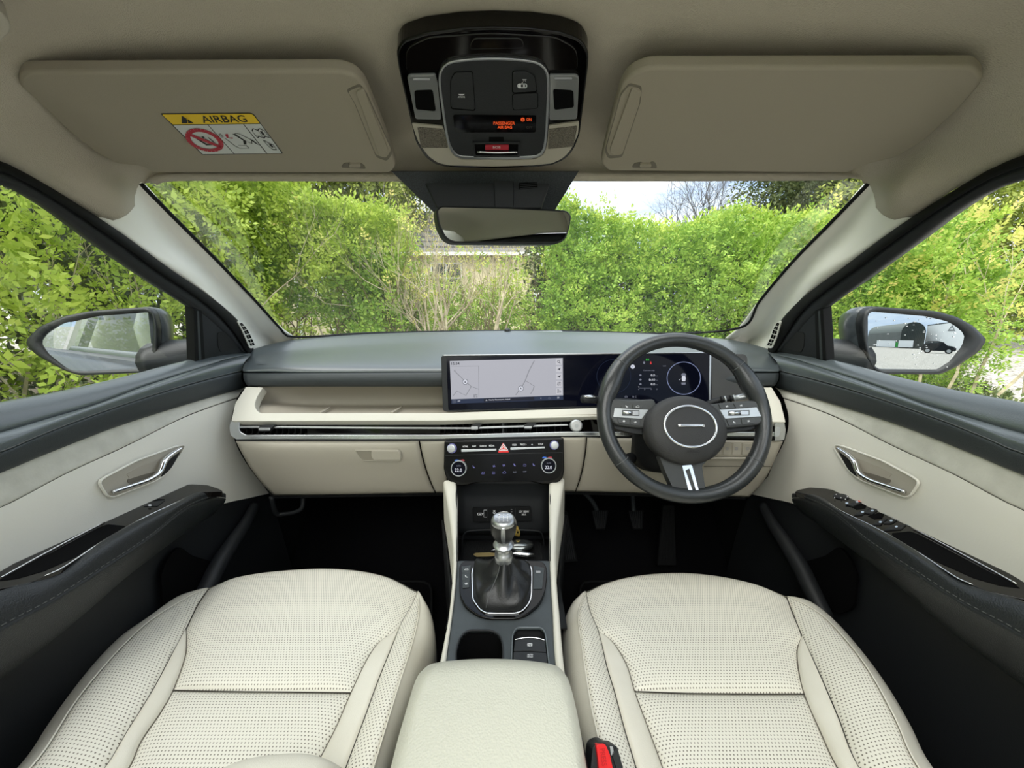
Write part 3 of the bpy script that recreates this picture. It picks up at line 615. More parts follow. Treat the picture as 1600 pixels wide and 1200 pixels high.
slab('latch_recess', inset(lr, .8), off(gpl, .0000), M('latch_recess_cream', (140, 134, 120), .6), gb, t=.002, bevel=0)
slab('latch_handle', rnd([(580, 704.6), (621, 704.6), (625, 708), (625.5, 719), (584, 719), (580, 714)], 2), off(gpl, .002), creamp, gb, t=.004, bevel=.0012)
coonpx('centre_panel', [(656, 689.5, .880), (697, 689.5, .878)], [(681.5, 770.5, .925), (699, 770, .92)], [(656, 689.5, .880), (660.5, 712, .884), (667.5, 737, .90), (675.5, 758, .915), (681.5, 770.5, .925)], [(697, 689.5, .878), (698, 730, .89), (699, 770, .92)], creamp, dash, bul=.002, nu=12)
coonpx('centre_panel', [(877, 684, .878), (916, 683.5, .88)], [(876, 768.5, .92), (898.5, 768.5, .925)], [(877, 684, .878), (877, 730, .89), (876, 768.5, .92)], [(916, 683.5, .88), (914, 706, .884), (909, 735, .90), (903, 757, .915), (898.5, 768.5, .925)], creamp, dash, bul=.002, nu=12)
coonpx('knee_panel', [(918, 684, .88), (1060, 686, .875), (1224, 690, .885)], [(900.5, 768.5, .925), (1000, 771, .93), (1100, 775, .93), (1171, 777, .93)],
       [(918, 684, .88), (916, 706, .884), (911, 735, .90), (905, 757, .915), (900.5, 768.5, .925)], [(1224, 690, .885), (1213, 715, .89), (1198, 745, .91), (1184, 764, .925), (1171, 777, .93)], creamp, dash, bul=.006, nu=50)
kp = plane3(PY(1120, 694, .872), PY(1190, 694, .872), PY(1150, 715, .876))
slab('switch_bank_frame', rnd([(1110, 690.5), (1192, 690.5), (1186, 713), (1110, 713)], 3), off(kp, .001), shelfm, dash, t=.004, bevel=.001)
for i, (a, b) in enumerate(((1113, 1128), (1130, 1142.5), (1144, 1157.5), (1159, 1178))):
    s_ = slab('dash_switch', rnd([(a+13.5*.12, 692.5), (b, 692.5), (b-1, 710.5), (a, 710.5)], 1), off(kp, .0025), creamp, dash, t=.004, bevel=.0008)
    shape(seg2([(.2, .2), (.8, .2), (.8, .8), (.2, .8), (.2, .2)], .15)+[[(.4, .4), (.6, .4), (.6, .6), (.4, .6)]], ((a+b)/2-3, 698, (a+b)/2+3, 704), off(kp, .0027), greyp, s_)
tube('knee_panel_ledge', Yr((1105, 716, .872), (1150, 716, .873), (1186, 716, .88)), .003, creamp, dash, n=12)
tube('knee_panel_seam', Yr((1100, 728.5, .882), (1150, 728.5, .882), (1204, 729, .893)), .0008, gap, dash, n=12, seg=6)
# underside of the dashboard
slab('under_panel', [(400, 740), (1195, 745), (1165, 775), (900, 767), (700, 769), (426, 773)], plane3(PY(430, 773, .95), PY(1170, 775, .95), V((0, 1.3, .72))), blackd, dash, t=.01, bevel=0)
tube('hinge_arm', Yr((424, 776, .95), (430, 800, .96), (436, 804, .97), (470, 796, .98), (474, 776, .99)), .006, blackp, dash, n=20)

# ================================================================ WIDE DISPLAY
DP = plane3(PY(694, 556, .935), PY(1110, 550.5, .955), PY(697, 642, .905))
ds = thing('display_screen', PP(900, 600, DP), 'wide black curved-edge twin display standing on the dashboard, map on its left half', 'display')
slab('bezel', rnd([(689, 557, 3), (694, 554.5, 3), (1112, 550, 1), (1112, 634, 1), (930, 637), (697, 643.5, 4), (692, 641, 4)], 1, 4), DP, blackp, ds, t=.02, bevel=.002)
slab('screen_glass', rnd([(697.5, 557.5), (1108.5, 552.5), (1107.5, 628), (932, 634), (700.5, 641)], 2), off(DP, .0006), screenoff, ds, t=.001, bevel=0)
slab('chrome_edge', [(1108.8, 550.2), (1111.6, 550.2), (1110.6, 631), (1107.6, 631)], off(DP, .0016), alu, ds, t=.003, bevel=.0005)
slab('chrome_edge', [(693, 554.2), (1111, 549.8), (1111, 551.4), (693, 556)], off(DP, .0012), alu, ds, t=.003, bevel=.0004)
sp_ = plane3(PY(1112, 553, .955), PY(1168, 556, .965), PY(1112, 630, .93))
slab('side_panel', rnd([(1112, 553, 1), (1163, 553, 5), (1168, 558, 4), (1168, 614, 3), (1112, 632, 1)], 3), sp_, M('side_panel_plastic', (74, 74, 73), .6, bump=(900, .2)), ds, t=.02, bevel=.002)
SD = off(DP, .0009)
MQ = [(702.7, 564.1), (879.4, 559.3), (880, 624.6), (705.4, 631)]
def sq(Q, u0, v0, u1, v1):
    f = lambda u, v: tuple((1-u)*(1-v)*Q[0][i]+u*(1-v)*Q[1][i]+u*v*Q[2][i]+(1-u)*v*Q[3][i] for i in (0, 1))
    return [f(u0, v0), f(u1, v0), f(u1, v1), f(u0, v1)]
mapo = slab('map_view', MQ, SD, scr_map, ds, t=.0002, bevel=0)
B1 = off(SD, .0004)
slab('status_bar', sq(MQ, 0, .895, 1, 1), B1, scr_bar, ds, t=.0002, bevel=0)
slab('destination_pill', sq(MQ, .29, .905, .74, .985), off(SD, .0005), lamp('screen_pill', (22, 26, 44), .8), ds, t=.0002, bevel=0)
U = (165, 175, 1450, 662)
def mp_(x, y): return ((x-165)/1287., 0)
def uv7(x, y):               # crop pixel of the map close-up -> unit coordinates of the map quad
    yt = 175-(x-165)*35/1285.; yb = 662-(x-185)*47/1270.
    return ((x-165-20*(y-yt)/(yb-yt))/1285., (y-yt)/(yb-yt))
def road(pts, w_=.006, mat=scr_road): shape(seg2([uv7(*p) for p in pts], w_), MQ, SD, mat, mapo, name='road_line', up=.0006)
road([(1125, 170), (1085, 250), (1065, 290), (1025, 400), (990, 465), (920, 560)]); road([(1025, 400), (1075, 425), (1130, 460), (1120, 500), (1090, 550)], .005)
road([(215, 285), (340, 405), (410, 465), (495, 495)]); road([(410, 465), (350, 565), (300, 545), (245, 515), (205, 570)], .005)
road([(180, 238), (492, 232)], .004); road([(492, 232), (498, 580)], .003)
for c_ in ((342, 412), (980, 487)):
    u, v = uv7(*c_); q = (u-.024, v-.065, u+.024, v+.065)
    q = sq(MQ, *q); slab('position_marker', [tuple(np.array(q[0])*(1-a)*(1-b)+np.array(q[1])*a*(1-b)+np.array(q[2])*a*b+np.array(q[3])*(1-a)*b) for a, b in ell(.5, .5, .5, .5, 20)], off(SD, .0007), scr_white, mapo, t=.0001, bevel=0)
    shape(ring2(.5, .5, .47, .07, 20)+[[(.5, .28), (.68, .7), (.5, .6), (.32, .7)]], q, SD, scr_dark, mapo, up=.0009)
shape([[(.5, 0), (.7, 1), (.3, 1)]], sq(MQ, .035, .19, .05, .25), SD, scr_dark, mapo, up=.0006)
text('15:34', sq(MQ, .014, .03, .085, .095), SD, scr_dark, mapo, up=.0006)
text('AUTO', sq(MQ, .2, .80, .235, .83), SD, scr_dark, mapo, up=.0006); text('50 m', sq(MQ, .2, .84, .235, .87), SD, scr_dark, mapo, up=.0006)
for i, g in enumerate(('search', 'arrow', 'arrow', 'text', 'text')):
    slab('side_key', sq(MQ, .938, .02+.175*i, .99, .16+.175*i), off(SD, .0004), lamp('screen_key', (222, 222, 230), .66) if i == 0 else bpy.data.materials['screen_key'], mapo, t=.0001, bevel=0)
    q = sq(MQ, .948, .045+.175*i, .98, .135+.175*i)
    if g == 'search': shape(ring2(.45, .4, .3, .12, 14)+seg2([(.65, .65), (.9, .95)], .14), q, SD, scr_dark, mapo, up=.0007)
    elif g == 'arrow': shape([[(0, .6), (1, .1), (.7, .9), (.5, .6)]], q, SD, scr_dark, mapo, up=.0007)
    else: text('AUTO' if i == 3 else '50 m', q, SD, scr_dark, mapo, up=.0007)
text('Nearby Navanstown, Ireland', sq(MQ, .335, .925, .525, .965), SD, scr_white, mapo, up=.0009)
shape([[(.5, 0), (1, 1), (.5, .7), (0, 1)]], sq(MQ, .305, .925, .322, .965), SD, scr_white, mapo, up=.0009)
text('OFF', sq(MQ, .055, .925, .08, .96), SD, scr_white, mapo, up=.0009)
shape(seg2([(0, 0), (1, 0), (1, 1), (0, 1), (0, 0)], .12)+[[(.35, .25), (.7, .5), (.35, .75)]], sq(MQ, .012, .915, .036, .975), SD, scr_grey, mapo, up=.0009)
shape([[(.8, 0), (.8, 1), (.2, .5)]], sq(MQ, .795, .925, .806, .965), SD, scr_white, mapo, up=.0009)
shape(seg2([(0, 1), (0, .4), (.5, 0), (1, .4), (1, 1), (0, 1)], .16), sq(MQ, .868, .925, .884, .965), SD, scr_grey, mapo, up=.0009)
shape([[(a, b), (a+.35, b), (a+.35, b+.35), (a, b+.35)] for a in (0, .6) for b in (0, .6)], sq(MQ, .948, .925, .964, .965), SD, scr_white, mapo, up=.0009)
# instrument cluster
def c8(x, y): return (940+x/8.889, 530+y/8.889)
def cq8(x0, y0, x1, y1): a = c8(x0, y0); b = c8(x1, y1); return (a[0], a[1], b[0], b[1])
cl = shape(ring2(.5, .5, .49, .022, 48), cq8(905, 312, 1378, 770), DP, scr_ring, ds, name='cluster_dial', up=.0012)
shape(ring2(.5, .5, .49, .012, 48), (932, 561, 986, 615), DP, lamp('screen_dim_ring', (24, 34, 58), .8), ds, name='cluster_dial', up=.0012)
shape([[(.1, .1), (.3, 0), (.7, 0), (.9, .1), (.85, .25), (.15, .25)], [(.1, .82), (.85, .82), (.8, 1), (.15, 1)]], cq8(1098, 472, 1182, 630), DP, scr_grey, cl, up=.0014)
shape([[(.15, 0), (.85, 0), (1, .5), (.85, 1), (.15, 1), (0, .5)]], cq8(1112, 508, 1170, 585), DP, scr_blue if False else scr_white, cl, up=.0014)
shape([[(0, .5), (.3, .7), (1, 0), (.35, 1)]], cq8(1072, 545, 1104, 570), DP, scr_white, cl, up=.0014)
text('Current trip', cq8(578, 424, 735, 446), DP, scr_grey, cl, up=.0014)
for y, s_, q in ((485, '0.0', 'km'), (547, '0:10', 'h:m'), (610, '0.0', 'l/100')):
    text(s_, cq8(683 if s_ != '0:10' else 658, y, 740, y+30), DP, scr_white, cl, up=.0014); text(q, cq8(750, y+16, 780, y+28), DP, scr_grey, cl, up=.0014)
    shape([ell(.5, .5, .5, .5, 12)], cq8(524, y+2, 556, y+26), DP, scr_grey, cl, up=.0014)
for x, s_ in ((516, '0'), (598, '5'), (690, '10'), (768, '15')): text(s_, cq8(x-8, 684, x+8, 704), DP, scr_grey, cl, up=.0014)
shape([[(0, 0), (1, 0), (.5, 1)]], cq8(508, 658, 526, 672), DP, scr_white, cl, up=.0014)
shape([[(0, 0), (1, 0), (1, 1), (0, 1)]], cq8(520, 676, 690, 679), DP, scr_grey, cl, up=.0014)
shape([[(0, 0), (.42, 0), (.42, 1), (0, 1)], [(.58, 0), (1, 0), (1, 1), (.58, 1)]], cq8(616, 270, 658, 296), DP, scr_green, cl, up=.0014)
shape([[(.3, 0), (.6, 0), (.8, .5), (1, 1), (0, 1), (.2, .5)]], cq8(672, 308, 696, 346), DP, scr_red, cl, up=.0014)
shape([[(.2, 0), (.8, 0), (1, .5), (.8, 1), (.2, 1), (0, .5)]], cq8(578, 308, 604, 344), DP, scr_grey, cl, up=.0014)
o = shape([ell(.5, .5, .5, .5, 20)], cq8(402, 352, 462, 410), DP, scr_white, cl, up=.0014); text('x', cq8(420, 370, 445, 392), DP, scr_ring, cl, up=.0018)
text('244 km', cq8(150, 702, 235, 724), DP, scr_grey, cl, up=.0014); text('16 C', cq8(428, 785, 485, 812), DP, scr_grey, cl, up=.0014); text('km/h', cq8(852, 362, 896, 378), DP, scr_grey, cl, up=.0014)
shape(seg2([(0, 1), (0, .3), (.4, 0), (1, .3), (1, 1), (.5, .6), (0, 1)], .15), cq8(324, 785, 356, 812), DP, scr_grey, cl, up=.0014)

# ================================================================ CLIMATE PANEL
CP = plane3(PY(694, 690, .868), PY(881, 685, .868), PY(785, 756, .838))
cpn = thing('climate_control_panel', PP(787, 720, CP), 'piano-black climate and media panel with two round temperature dials', 'control panel')
pan = rnd([(694, 689, 3), (881, 684, 3), (882, 735), (879, 749, 6), (869, 756, 4), (846, 757), (826, 752), (750, 753), (728, 759), (712, 760, 6), (697, 748, 8), (693, 732)], 3, 4)
slab('panel_body', pan, CP, gloss, cpn, t=.03, bevel=.003, seg=3)
CF = off(CP, .0004)
slab('panel_face', rnd([(697, 691.5), (878, 687), (878.5, 733), (872, 748, 6), (862, 751), (720, 754), (704, 748, 6), (696, 732)], 2, 4), CF, M('climate_face', (7, 7, 8), .2, spec=.2), cpn, t=.001, bevel=.0003)
slab('panel_split', [(695, 711), (879, 706.5), (879, 707.3), (695, 711.8)], off(CF, .0004), blackp, cpn, t=.001, bevel=0)
for (x, y, r) in ((706, 700.5, .0098), (866, 695.5, .0092)):
    k = lathe('volume_knob', [(r, -.002), (r, .009), (r*.92, .0108), (r*.75, .0112)], PP(x, y, CF), CP[1], silverp, cpn, n=28)
    lathe('knob_cap', [(r*.75, .010), (r*.72, .0122), (0, .0124)], PP(x, y, CF), CP[1], alu, k, n=28)
    lathe('knob_base_ring', [(r*1.15, -.001), (r*1.15, .0015), (r, .002)], PP(x, y, CF), CP[1], led_b, k, n=28)
slab('media_key_bar', rnd([(720.4, 702), (775.5, 701.2), (775.5, 704.4), (721, 706.3)], .8), off(CF, .005), silverp, cpn, t=.006, bevel=.0008)
slab('media_key_bar', rnd([(797.3, 699.5), (851.6, 698), (851.6, 700.6), (797.6, 703.3)], .8), off(CF, .005), silverp, cpn, t=.006, bevel=.0008)
for s_, q in (('HOME', (723, 696.4, 731, 699)), ('MAP', (738, 696, 743.8, 698.5)), ('SEARCH', (749.5, 695.6, 760, 698.3)), ('MEDIA', (764.2, 695, 772.4, 697.8)), ('USER', (800.4, 693.6, 807.2, 696.4)), ('TRACK >', (812.5, 693.2, 822.5, 696)), ('SETUP', (841, 692.6, 848.6, 695.4))): text(s_, q, CF, whitep, cpn)
shape([[(.5+.5*(1 if i % 2 == 0 else .4)*math.sin(i*math.pi/5), .5-.5*(1 if i % 2 == 0 else .4)*math.cos(i*math.pi/5)) for i in range(10)]], (829.8, 693.2, 832.8, 696.2), CF, whitep, cpn)
hz = slab('hazard_button', rnd([(786, 691.5), (795.3, 706.8), (777.8, 707.2)], 1.2), off(CF, .003), M('hazard_red', (212, 40, 40), .35, emit=(200, 30, 30), es=.15), cpn, t=.004, bevel=.0007)
shape(seg2([(.5, .08), (.92, .85), (.08, .85), (.5, .08)], .09)+seg2([(.5, .36), (.72, .74), (.28, .74), (.5, .36)], .07), (778.5, 692.5, 794.8, 705.5), off(CF, .003), whitep, hz, up=.0004)
for (x, y, r, lx, ly) in ((717.6, 731.2, .0182, 711.5, 731), (856.8, 726.9, .0176, 851.5, 726.5)):
    d = lathe('temperature_dial', [(r, 0), (r, .010), (r*.97, .0115), (r*.90, .0115), (r*.88, .010), (r*.86, .0095)], PP(x, y, CF), CP[1], silverp, cpn, n=40)
    lathe('dial_screen', [(r*.88, .009), (r*.88, .0098), (0, .0099)], PP(x, y, CF), CP[1], screenoff, d, n=32)
    dd = off(CF, .0102)
    c0 = PP(x, y, CF)+CP[1]*.0102
    def q_(u0, v0, u1, v1):      # box on the dial face measured in dial radii
        ex = V((1, 0, 0)); ex = (ex-CP[1]*ex.dot(CP[1])).normalized(); ey = CP[1].cross(ex)
        if ey.z < 0: ey = -ey
        return lambda u, v: c0+ex*r*(u0+(u1-u0)*u)-ey*r*(v0+(v1-v0)*v)
    def dtext(s_, box_, mat):
        m_ = q_(*box_); vs, f = textmesh(s_); mesh('lettering', [m_(v[0], 1-v[1]) for v in vs], f, mat, d, False, face_eye=True)
    dtext('22.0', (-.5, 0, .42, .42), scr_white); dtext('AUTO', (-.28, -.42, .28, -.24), scr_grey)
shape([[(0, .5), (.4, 0), (1, .2), (1, .9), (.5, .7), (.1, 1)]], (710, 717.9, 717, 720.6), CF, bluep, cpn, name='cold_mark'); shape([[(0, .2), (.7, 0), (1, .5), (.9, 1), (.5, .7), (0, .9)]], (719.2, 717.9, 726, 720.6), CF, redp, cpn, name='hot_mark')
shape([[(0, .5), (.4, 0), (1, .2), (1, .9), (.5, .7), (.1, 1)]], (847, 713.5, 853.8, 716.4), CF, bluep, cpn, name='cold_mark'); shape([[(0, .2), (.7, 0), (1, .5), (.9, 1), (.5, .7), (0, .9)]], (856.5, 713.5, 863, 716.4), CF, redp, cpn, name='hot_mark')
seatg = [[(.1, 0), (.35, 0), (.5, .6), (.9, .65), (.9, .95), (.3, .95)]]
wave = seg2([(.1, .1), (.25, .35), (.1, .6)], .1)+seg2([(.45, .1), (.6, .35), (.45, .6)], .1)+seg2([(.8, .1), (.95, .35), (.8, .6)], .1)+seg2([(0, .75), (.1, 1), (.9, 1), (1, .75)], .12)
fan = [ell(.5, .5, .16, .16, 8)]+[[(.5, .5), (.5+.5*math.cos(a), .5+.5*math.sin(a)), (.5+.5*math.cos(a+.8), .5+.5*math.sin(a+.8))] for a in (0, 1.57, 3.14, 4.71)]
carg = seg2([(0, .9), (0, .5), (.25, .45), (.4, .1), (.8, .1), (1, .5), (1, .9), (0, .9)], .12)
gl = [((438, 432), seatg), ((668, 425), fan), ((780, 415), fan), ((903, 410), [[(0, .2), (.6, .2), (.6, .35), (0, .35)]]+seatg), ((1017, 410), wave), ((1120, 408), seatg), ((543, 500), wave), ((663, 498), wave), ((785, 495), carg)]
for (x, y), g in gl:
    px_, py_ = 680+x/7.273, 670+y/7.273; shape(g, (px_-2.2, py_-2, px_+2.2, py_+2), CF, led_b, cpn)
text('A/C', (801.5, 736.5, 806.8, 738.8), CF, scr_grey, cpn); text('OFF', (817, 736, 822.6, 738), CF, scr_grey, cpn)
# ================================================================ STEERING WHEEL
ta = math.radians(25); WN = V((0, -math.cos(ta), math.sin(ta))); WU = V((1, 0, 0)); WV = V((0, math.sin(ta), math.cos(ta)))
wc = PY(1068, 649, .80); WP_ = (wc, WN)
sw = thing('steering_wheel', wc, 'charcoal leather steering wheel with an oval silver ring on its hub', 'steering wheel')
Rr = .1695
def wang(px, py): p = PP(px, py, WP_)-wc; return math.atan2(p.dot(WV), p.dot(WU))
def rimr(a):                # tube radius along the rim: fatter thumb grips at ten and two
    d = math.degrees(a) % 360; g = 0
    for c_, w_, k in ((24, 13, .0052), (156, 13, .0052), (-38 % 360, 12, .001), (218, 12, .001)):
        dd = min(abs(d-c_), 360-abs(d-c_)); g += k*math.exp(-(dd/w_)**2)
    return .0155+g
vs = []; na, nb = 120, 16
for i in range(na):
    a = 2*math.pi*i/na; d = WU*math.cos(a)+WV*math.sin(a); r = rimr(a); RR = Rr-(r-.0155)*.8
    flat_ = .0045*max(0, math.cos(a+math.pi/2))**6          # slightly flattened foot
    for k in range(nb):
        q = 2*math.pi*k/nb; vs.append(wc+d*(RR-flat_+r*math.cos(q))+WN*(r*1.02*math.sin(q)))
mesh('rim', vs, [(i*nb+k, i*nb+(k+1) % nb, ((i+1) % na)*nb+(k+1) % nb, ((i+1) % na)*nb+k) for i in range(na) for k in range(nb)], wheell, sw, face_eye=False)
for (x, y) in ((970, 569), (1156, 569), (965, 725), (1187, 726)):
    a = wang(x, y); d = WU*math.cos(a)+WV*math.sin(a); r = rimr(a)
    tube('rim_seam', [wc+d*(Rr-(r-.0155)*.8+(r+.0003)*math.cos(q))+WN*((r*1.02+.0003)*math.sin(q)) for q in np.linspace(0, 2*math.pi, 17)[:-1]], .0007, threadb, sw, n=28, seg=6, closed=True)
# inner stitching
sv, sf = [], []
for i in range(150):
    a = 2*math.pi*i/150; d = WU*math.cos(a)+WV*math.sin(a); tn = -WU*math.sin(a)+WV*math.cos(a); r = rimr(a); c_ = wc+d*(Rr-(r-.0155)*.8-r*1.0)+WN*.003
    b = len(sv); sv += [c_-tn*.0018-WN*.001, c_+tn*.0018-WN*.001, c_+tn*.0018+WN*.001-d*.0003, c_-tn*.0018+WN*.001-d*.0003]; sf.append((b, b+1, b+2, b+3))
tag(mesh('stitching', sv, sf, threadb, sw, False), kind='stuff')
# hub
hc = PP(1072, 671, off(WP_, .022))
hub = lathe('hub_cover', [(.080, -.035), (.0845, -.012), (.0845, -.004), (.081, .006), (.070, .0125), (.050, .0165), (.025, .0185), (.001, .019)], hc, WN, wheelp, sw, n=56, sx=1., sy=.84, xdir=WU)
def hubp(x, y, up=.0):      # a point on the domed hub, by its wheel-plane coordinates
    r = math.hypot(x, y/.84); h = np.interp(r, [0, .025, .05, .07, .081, .0845], [.019, .0185, .0165, .0125, .006, -.004]); return hc+WU*x+WV*y+WN*(h+up)
hp0 = off(WP_, .022+.017)
e0 = PP(1079, 666, hp0)-hc; ex_, ey_ = e0.dot(WU), e0.dot(WV)
ew, eh = .0525, .0415
tube('hub_ring', [hubp(ex_*.9+ew*math.cos(a), ey_+eh*math.sin(a), .0006) for a in np.linspace(0, 2*math.pi, 49)[:-1]], .0027, chromeb, sw, n=72, seg=8, closed=True)
bar_ = loft('hub_bar', [[hubp(ex_+x, ey_+.001+.0030*math.cos(q), .0012+.0016*math.sin(q)) for q in np.linspace(0, 2*math.pi, 9)[:-1]] for x in np.linspace(-.0265, .0265, 9)], chromeb, sw)
for i in range(4):
    x = -.015+.010*i; mesh('bar_dot', [hubp(ex_+x+.0006*math.cos(q), ey_+.001+.0006*math.sin(q), .0028) for q in np.linspace(0, 2*math.pi, 9)[:-1]], [tuple(range(8))], greyp, bar_, False, face_eye=True)
vs, f = textmesh('AIRBAG'); mesh('lettering', [hubp(ex_*.9-.012+.026*v[0], ey_-.053+.0055*v[1], .0004) for v in vs], f, M('hub_emboss', (34, 34, 34), .6), sw, False, face_eye=True)
# spokes
SPL = off(WP_, .010)
spk = M('spoke_plastic', (66, 68, 68), .45, bump=(800, .2), spec=.5)
slab('spoke', rnd([(950, 622, 6), (985, 625), (1022, 623), (1030, 640), (1022, 668), (1000, 669), (962, 664, 5), (954, 655)], 4, 4), SPL, spk, sw, t=.028, bevel=.005, seg=3)
slab('spoke', rnd([(1105, 632), (1130, 629), (1172, 625, 6), (1192, 628, 5), (1196, 655), (1186, 664, 5), (1140, 669), (1118, 668), (1110, 650)], 4, 4), SPL, spk, sw, t=.028, bevel=.005, seg=3)
slab('spoke_underside', rnd([(957, 660), (1006, 664), (1020, 668), (1010, 680), (988, 677), (960, 670)], 3), off(WP_, -.004), blackp, sw, t=.022, bevel=.003)
slab('spoke_underside', rnd([(1130, 664), (1184, 660), (1188, 668), (1170, 673), (1130, 677)], 3), off(WP_, -.004), blackp, sw, t=.022, bevel=.003)
SB = off(SPL, .0006)
for plate, ups, los, rol in (([(960.5, 637.2), (1013.5, 640.3), (1003, 654.6), (958, 651.6)],
        [[(971, 633, 3), (988, 631.4), (988, 638.2), (970, 637.2)], [(989, 631.4), (1003.5, 632, 2), (1003.5, 639.2), (989, 638.3)]],
        [[(965.7, 653), (984, 654.4), (984, 663.5), (966, 661, 3)], [(985.3, 654.6), (1001, 656), (1000, 665, 2), (985.3, 663.8)]], (973, 641.6, 988, 648.4, 988.6, 642, 998, 649)),
       ([(1124.5, 640.2), (1182.7, 636.2), (1190, 650.7), (1133, 654.3)],
        [[(1122.7, 631.2), (1145, 630.6), (1149, 638.2), (1126.7, 639.4)], [(1146.3, 630.5), (1165, 630, 4), (1171, 636.6), (1150.3, 638.1)]],
        [[(1135.5, 655.4), (1157, 654.3), (1158.6, 663.7), (1139, 665.2, 2)], [(1158.3, 654.2), (1179, 653), (1181, 661, 3), (1160, 663.6)]], (1139, 642.6, 1157, 648.8, 1158, 641.8, 1170, 648))):
    p_ = slab('silver_plate', plate, off(SB, .0008), silverp, sw, t=.003, bevel=.0008)
    for q in ups+los:
        bb = slab('wheel_button', rnd(q, 1, 3), off(SB, .0012), spk, sw, t=.003, bevel=.0008)
        cx, cy = sum(a[0] for a in q)/4, sum(a[1] for a in q)/4
        g = random.choice([fan, carg, seatg, [ell(.5, .5, .4, .45, 10)]]); shape(g, (cx-2.4, cy-1.6, cx+2.4, cy+1.6), off(SB, .0014), whitep, bb)
    slab('roller_slot', [(rol[0]-1, rol[1]-1), (rol[6]+1, rol[5]-1), (rol[6]+1, rol[7]+1), (rol[0]-1, rol[3]+1)], off(SB, .0011), spk, p_, t=.0005, bevel=0)
    ym = (rol[1]+rol[3])/2
    tube('thumb_roller', [PP(rol[0]+.5, ym, off(SB, .0015)), PP(rol[2]-.5, ym, off(SB, .0015))], .0036, chromeb, p_, n=2, seg=12)
    slab('rocker_key', [(rol[4], rol[5]), (rol[6], rol[5]), (rol[6], rol[7]), (rol[4], rol[7])], off(SB, .0028), alu, p_, t=.002, bevel=.0006)
slab('lower_spoke', rnd([(1030, 712), (1112, 712), (1097, 728), (1103, 768, 3), (1098, 776, 3), (1074, 777), (1053, 766, 4), (1040, 738)], 3, 4), off(WP_, .006), spk, sw, t=.022, bevel=.005, seg=3)
vo = cat([(p[0], p[1], 0) for p in [(1066, 727.5), (1081, 726), (1095, 777.5), (1079, 779)]]+[(1066, 727.5, 0)], 41, lin=True)[:-1, :2]
vi = cat([(p[0], p[1], 0) for p in [(1071.3, 735), (1077.2, 732), (1088.3, 769), (1083.2, 769.5)]]+[(1070.5, 733, 0)], 41, lin=True)[:-1, :2]
ringslab('chrome_bracket', [tuple(p) for p in vo], [tuple(p) for p in vi], off(WP_, .0105), chromeb, sw, t=.008, bevel=.0012)
slab('bracket_inset', [(1071.5, 733.5), (1077.8, 731.5), (1089.5, 770), (1083, 770.5)], off(WP_, .0075), spk, sw, t=.002, bevel=0)
# column with stalks
colm = thing('steering_column', wc+V((0, .1, -.03)), 'black steering column shroud with two stalks behind the wheel', 'steering column')
c0 = hc-WN*.03
ring_ = lambda c_, a, b, n=28: [c_+WU*(math.copysign(abs(math.cos(q))**.7, math.cos(q))*a)+WV*(math.copysign(abs(math.sin(q))**.7, math.sin(q))*b) for q in np.linspace(0, 2*math.pi, n+1)[:-1]]
loft('column_shroud', [ring_(c0-WN*.002-WV*.01, .05, .045), ring_(c0-WN*.02-WV*.02, .066, .056), ring_(c0-WN*.06-WV*.026, .078, .062), ring_(c0-WN*.12-WV*.03, .075, .055)], blackd, colm)
tube('ignition_barrel', [PY(986, 716, .83), PY(975, 720, .80)], .013, blackd, colm, n=3, seg=16)
tube('indicator_stalk', [PY(1000, 628, .86), PY(945, 626, .835), PY(925, 624, .815), PY(910, 623.5, .805)], [.006, .007, .008, .0085], blackp, colm, n=14, seg=12)
tube('stalk_cap', [PY(930, 621, .812), PY(916, 619.5, .80), PY(912, 620, .80)], [.0035, .0045, .002], chromeb, colm, n=8, seg=10)
tube('gear_stalk', [PY(1105, 632, .86), PY(1125, 625, .85), PY(1150, 622, .84)], [.008, .0065, .006], blackp, colm, n=12, seg=12)
tube('stalk_grip', [PY(1148, 622.5, .838), PY(1172, 618, .83)], [.0065, .0075], silverp, colm, n=4, seg=12)
for i, x in enumerate((1126, 1132, 1140, 1146)): tube('stalk_band', [PY(x, 625-(x-1126)*.13, .845-.0003*(x-1126)), PY(x+2.5, 624.6-(x-1126)*.13, .844-.0003*(x-1126))], .0078, silverp if i % 2 else blackd, colm, n=2, seg=12)

# ================================================================ CENTRE CONSOLE
def topx(p):                 # where a point of the cabin falls in the 1600x1200 frame: used to find the faces inside an outline
    q = p-EYE; d = q.y*cp-q.z*sp; return 800+F*q.x/d, 600-F*(q.y*sp+q.z*cp)/d
def cut_inside(o, ol):
    import bmesh
    bm = bmesh.new(); bm.from_mesh(o.data); kill = []
    for f in bm.faces:
        x, y = topx(f.calc_center_median()); c_ = False
        for i in range(len(ol)):
            (x1, y1), (x2, y2) = ol[i][:2], ol[i-1][:2]
            if (y1 > y) != (y2 > y) and x < (x2-x1)*(y-y1)/(y2-y1)+x1: c_ = not c_
        if c_: kill.append(f)
    bmesh.ops.delete(bm, geom=kill, context='FACES'); bm.to_mesh(o.data); bm.free()
def YR(py): return float(np.interp(py, [745, 760, 813, 878, 962, 1034, 1060, 1100], [.86, .83, .72, .62, .52, .445, .42, .385]))
def CR(px, py, up=0): p = PY(px, py, YR(py)); return p+V((0, 0, up))
con = thing('centre_console', CR(787, 950), 'charcoal centre console with pale side rails between the two front seats', 'console')
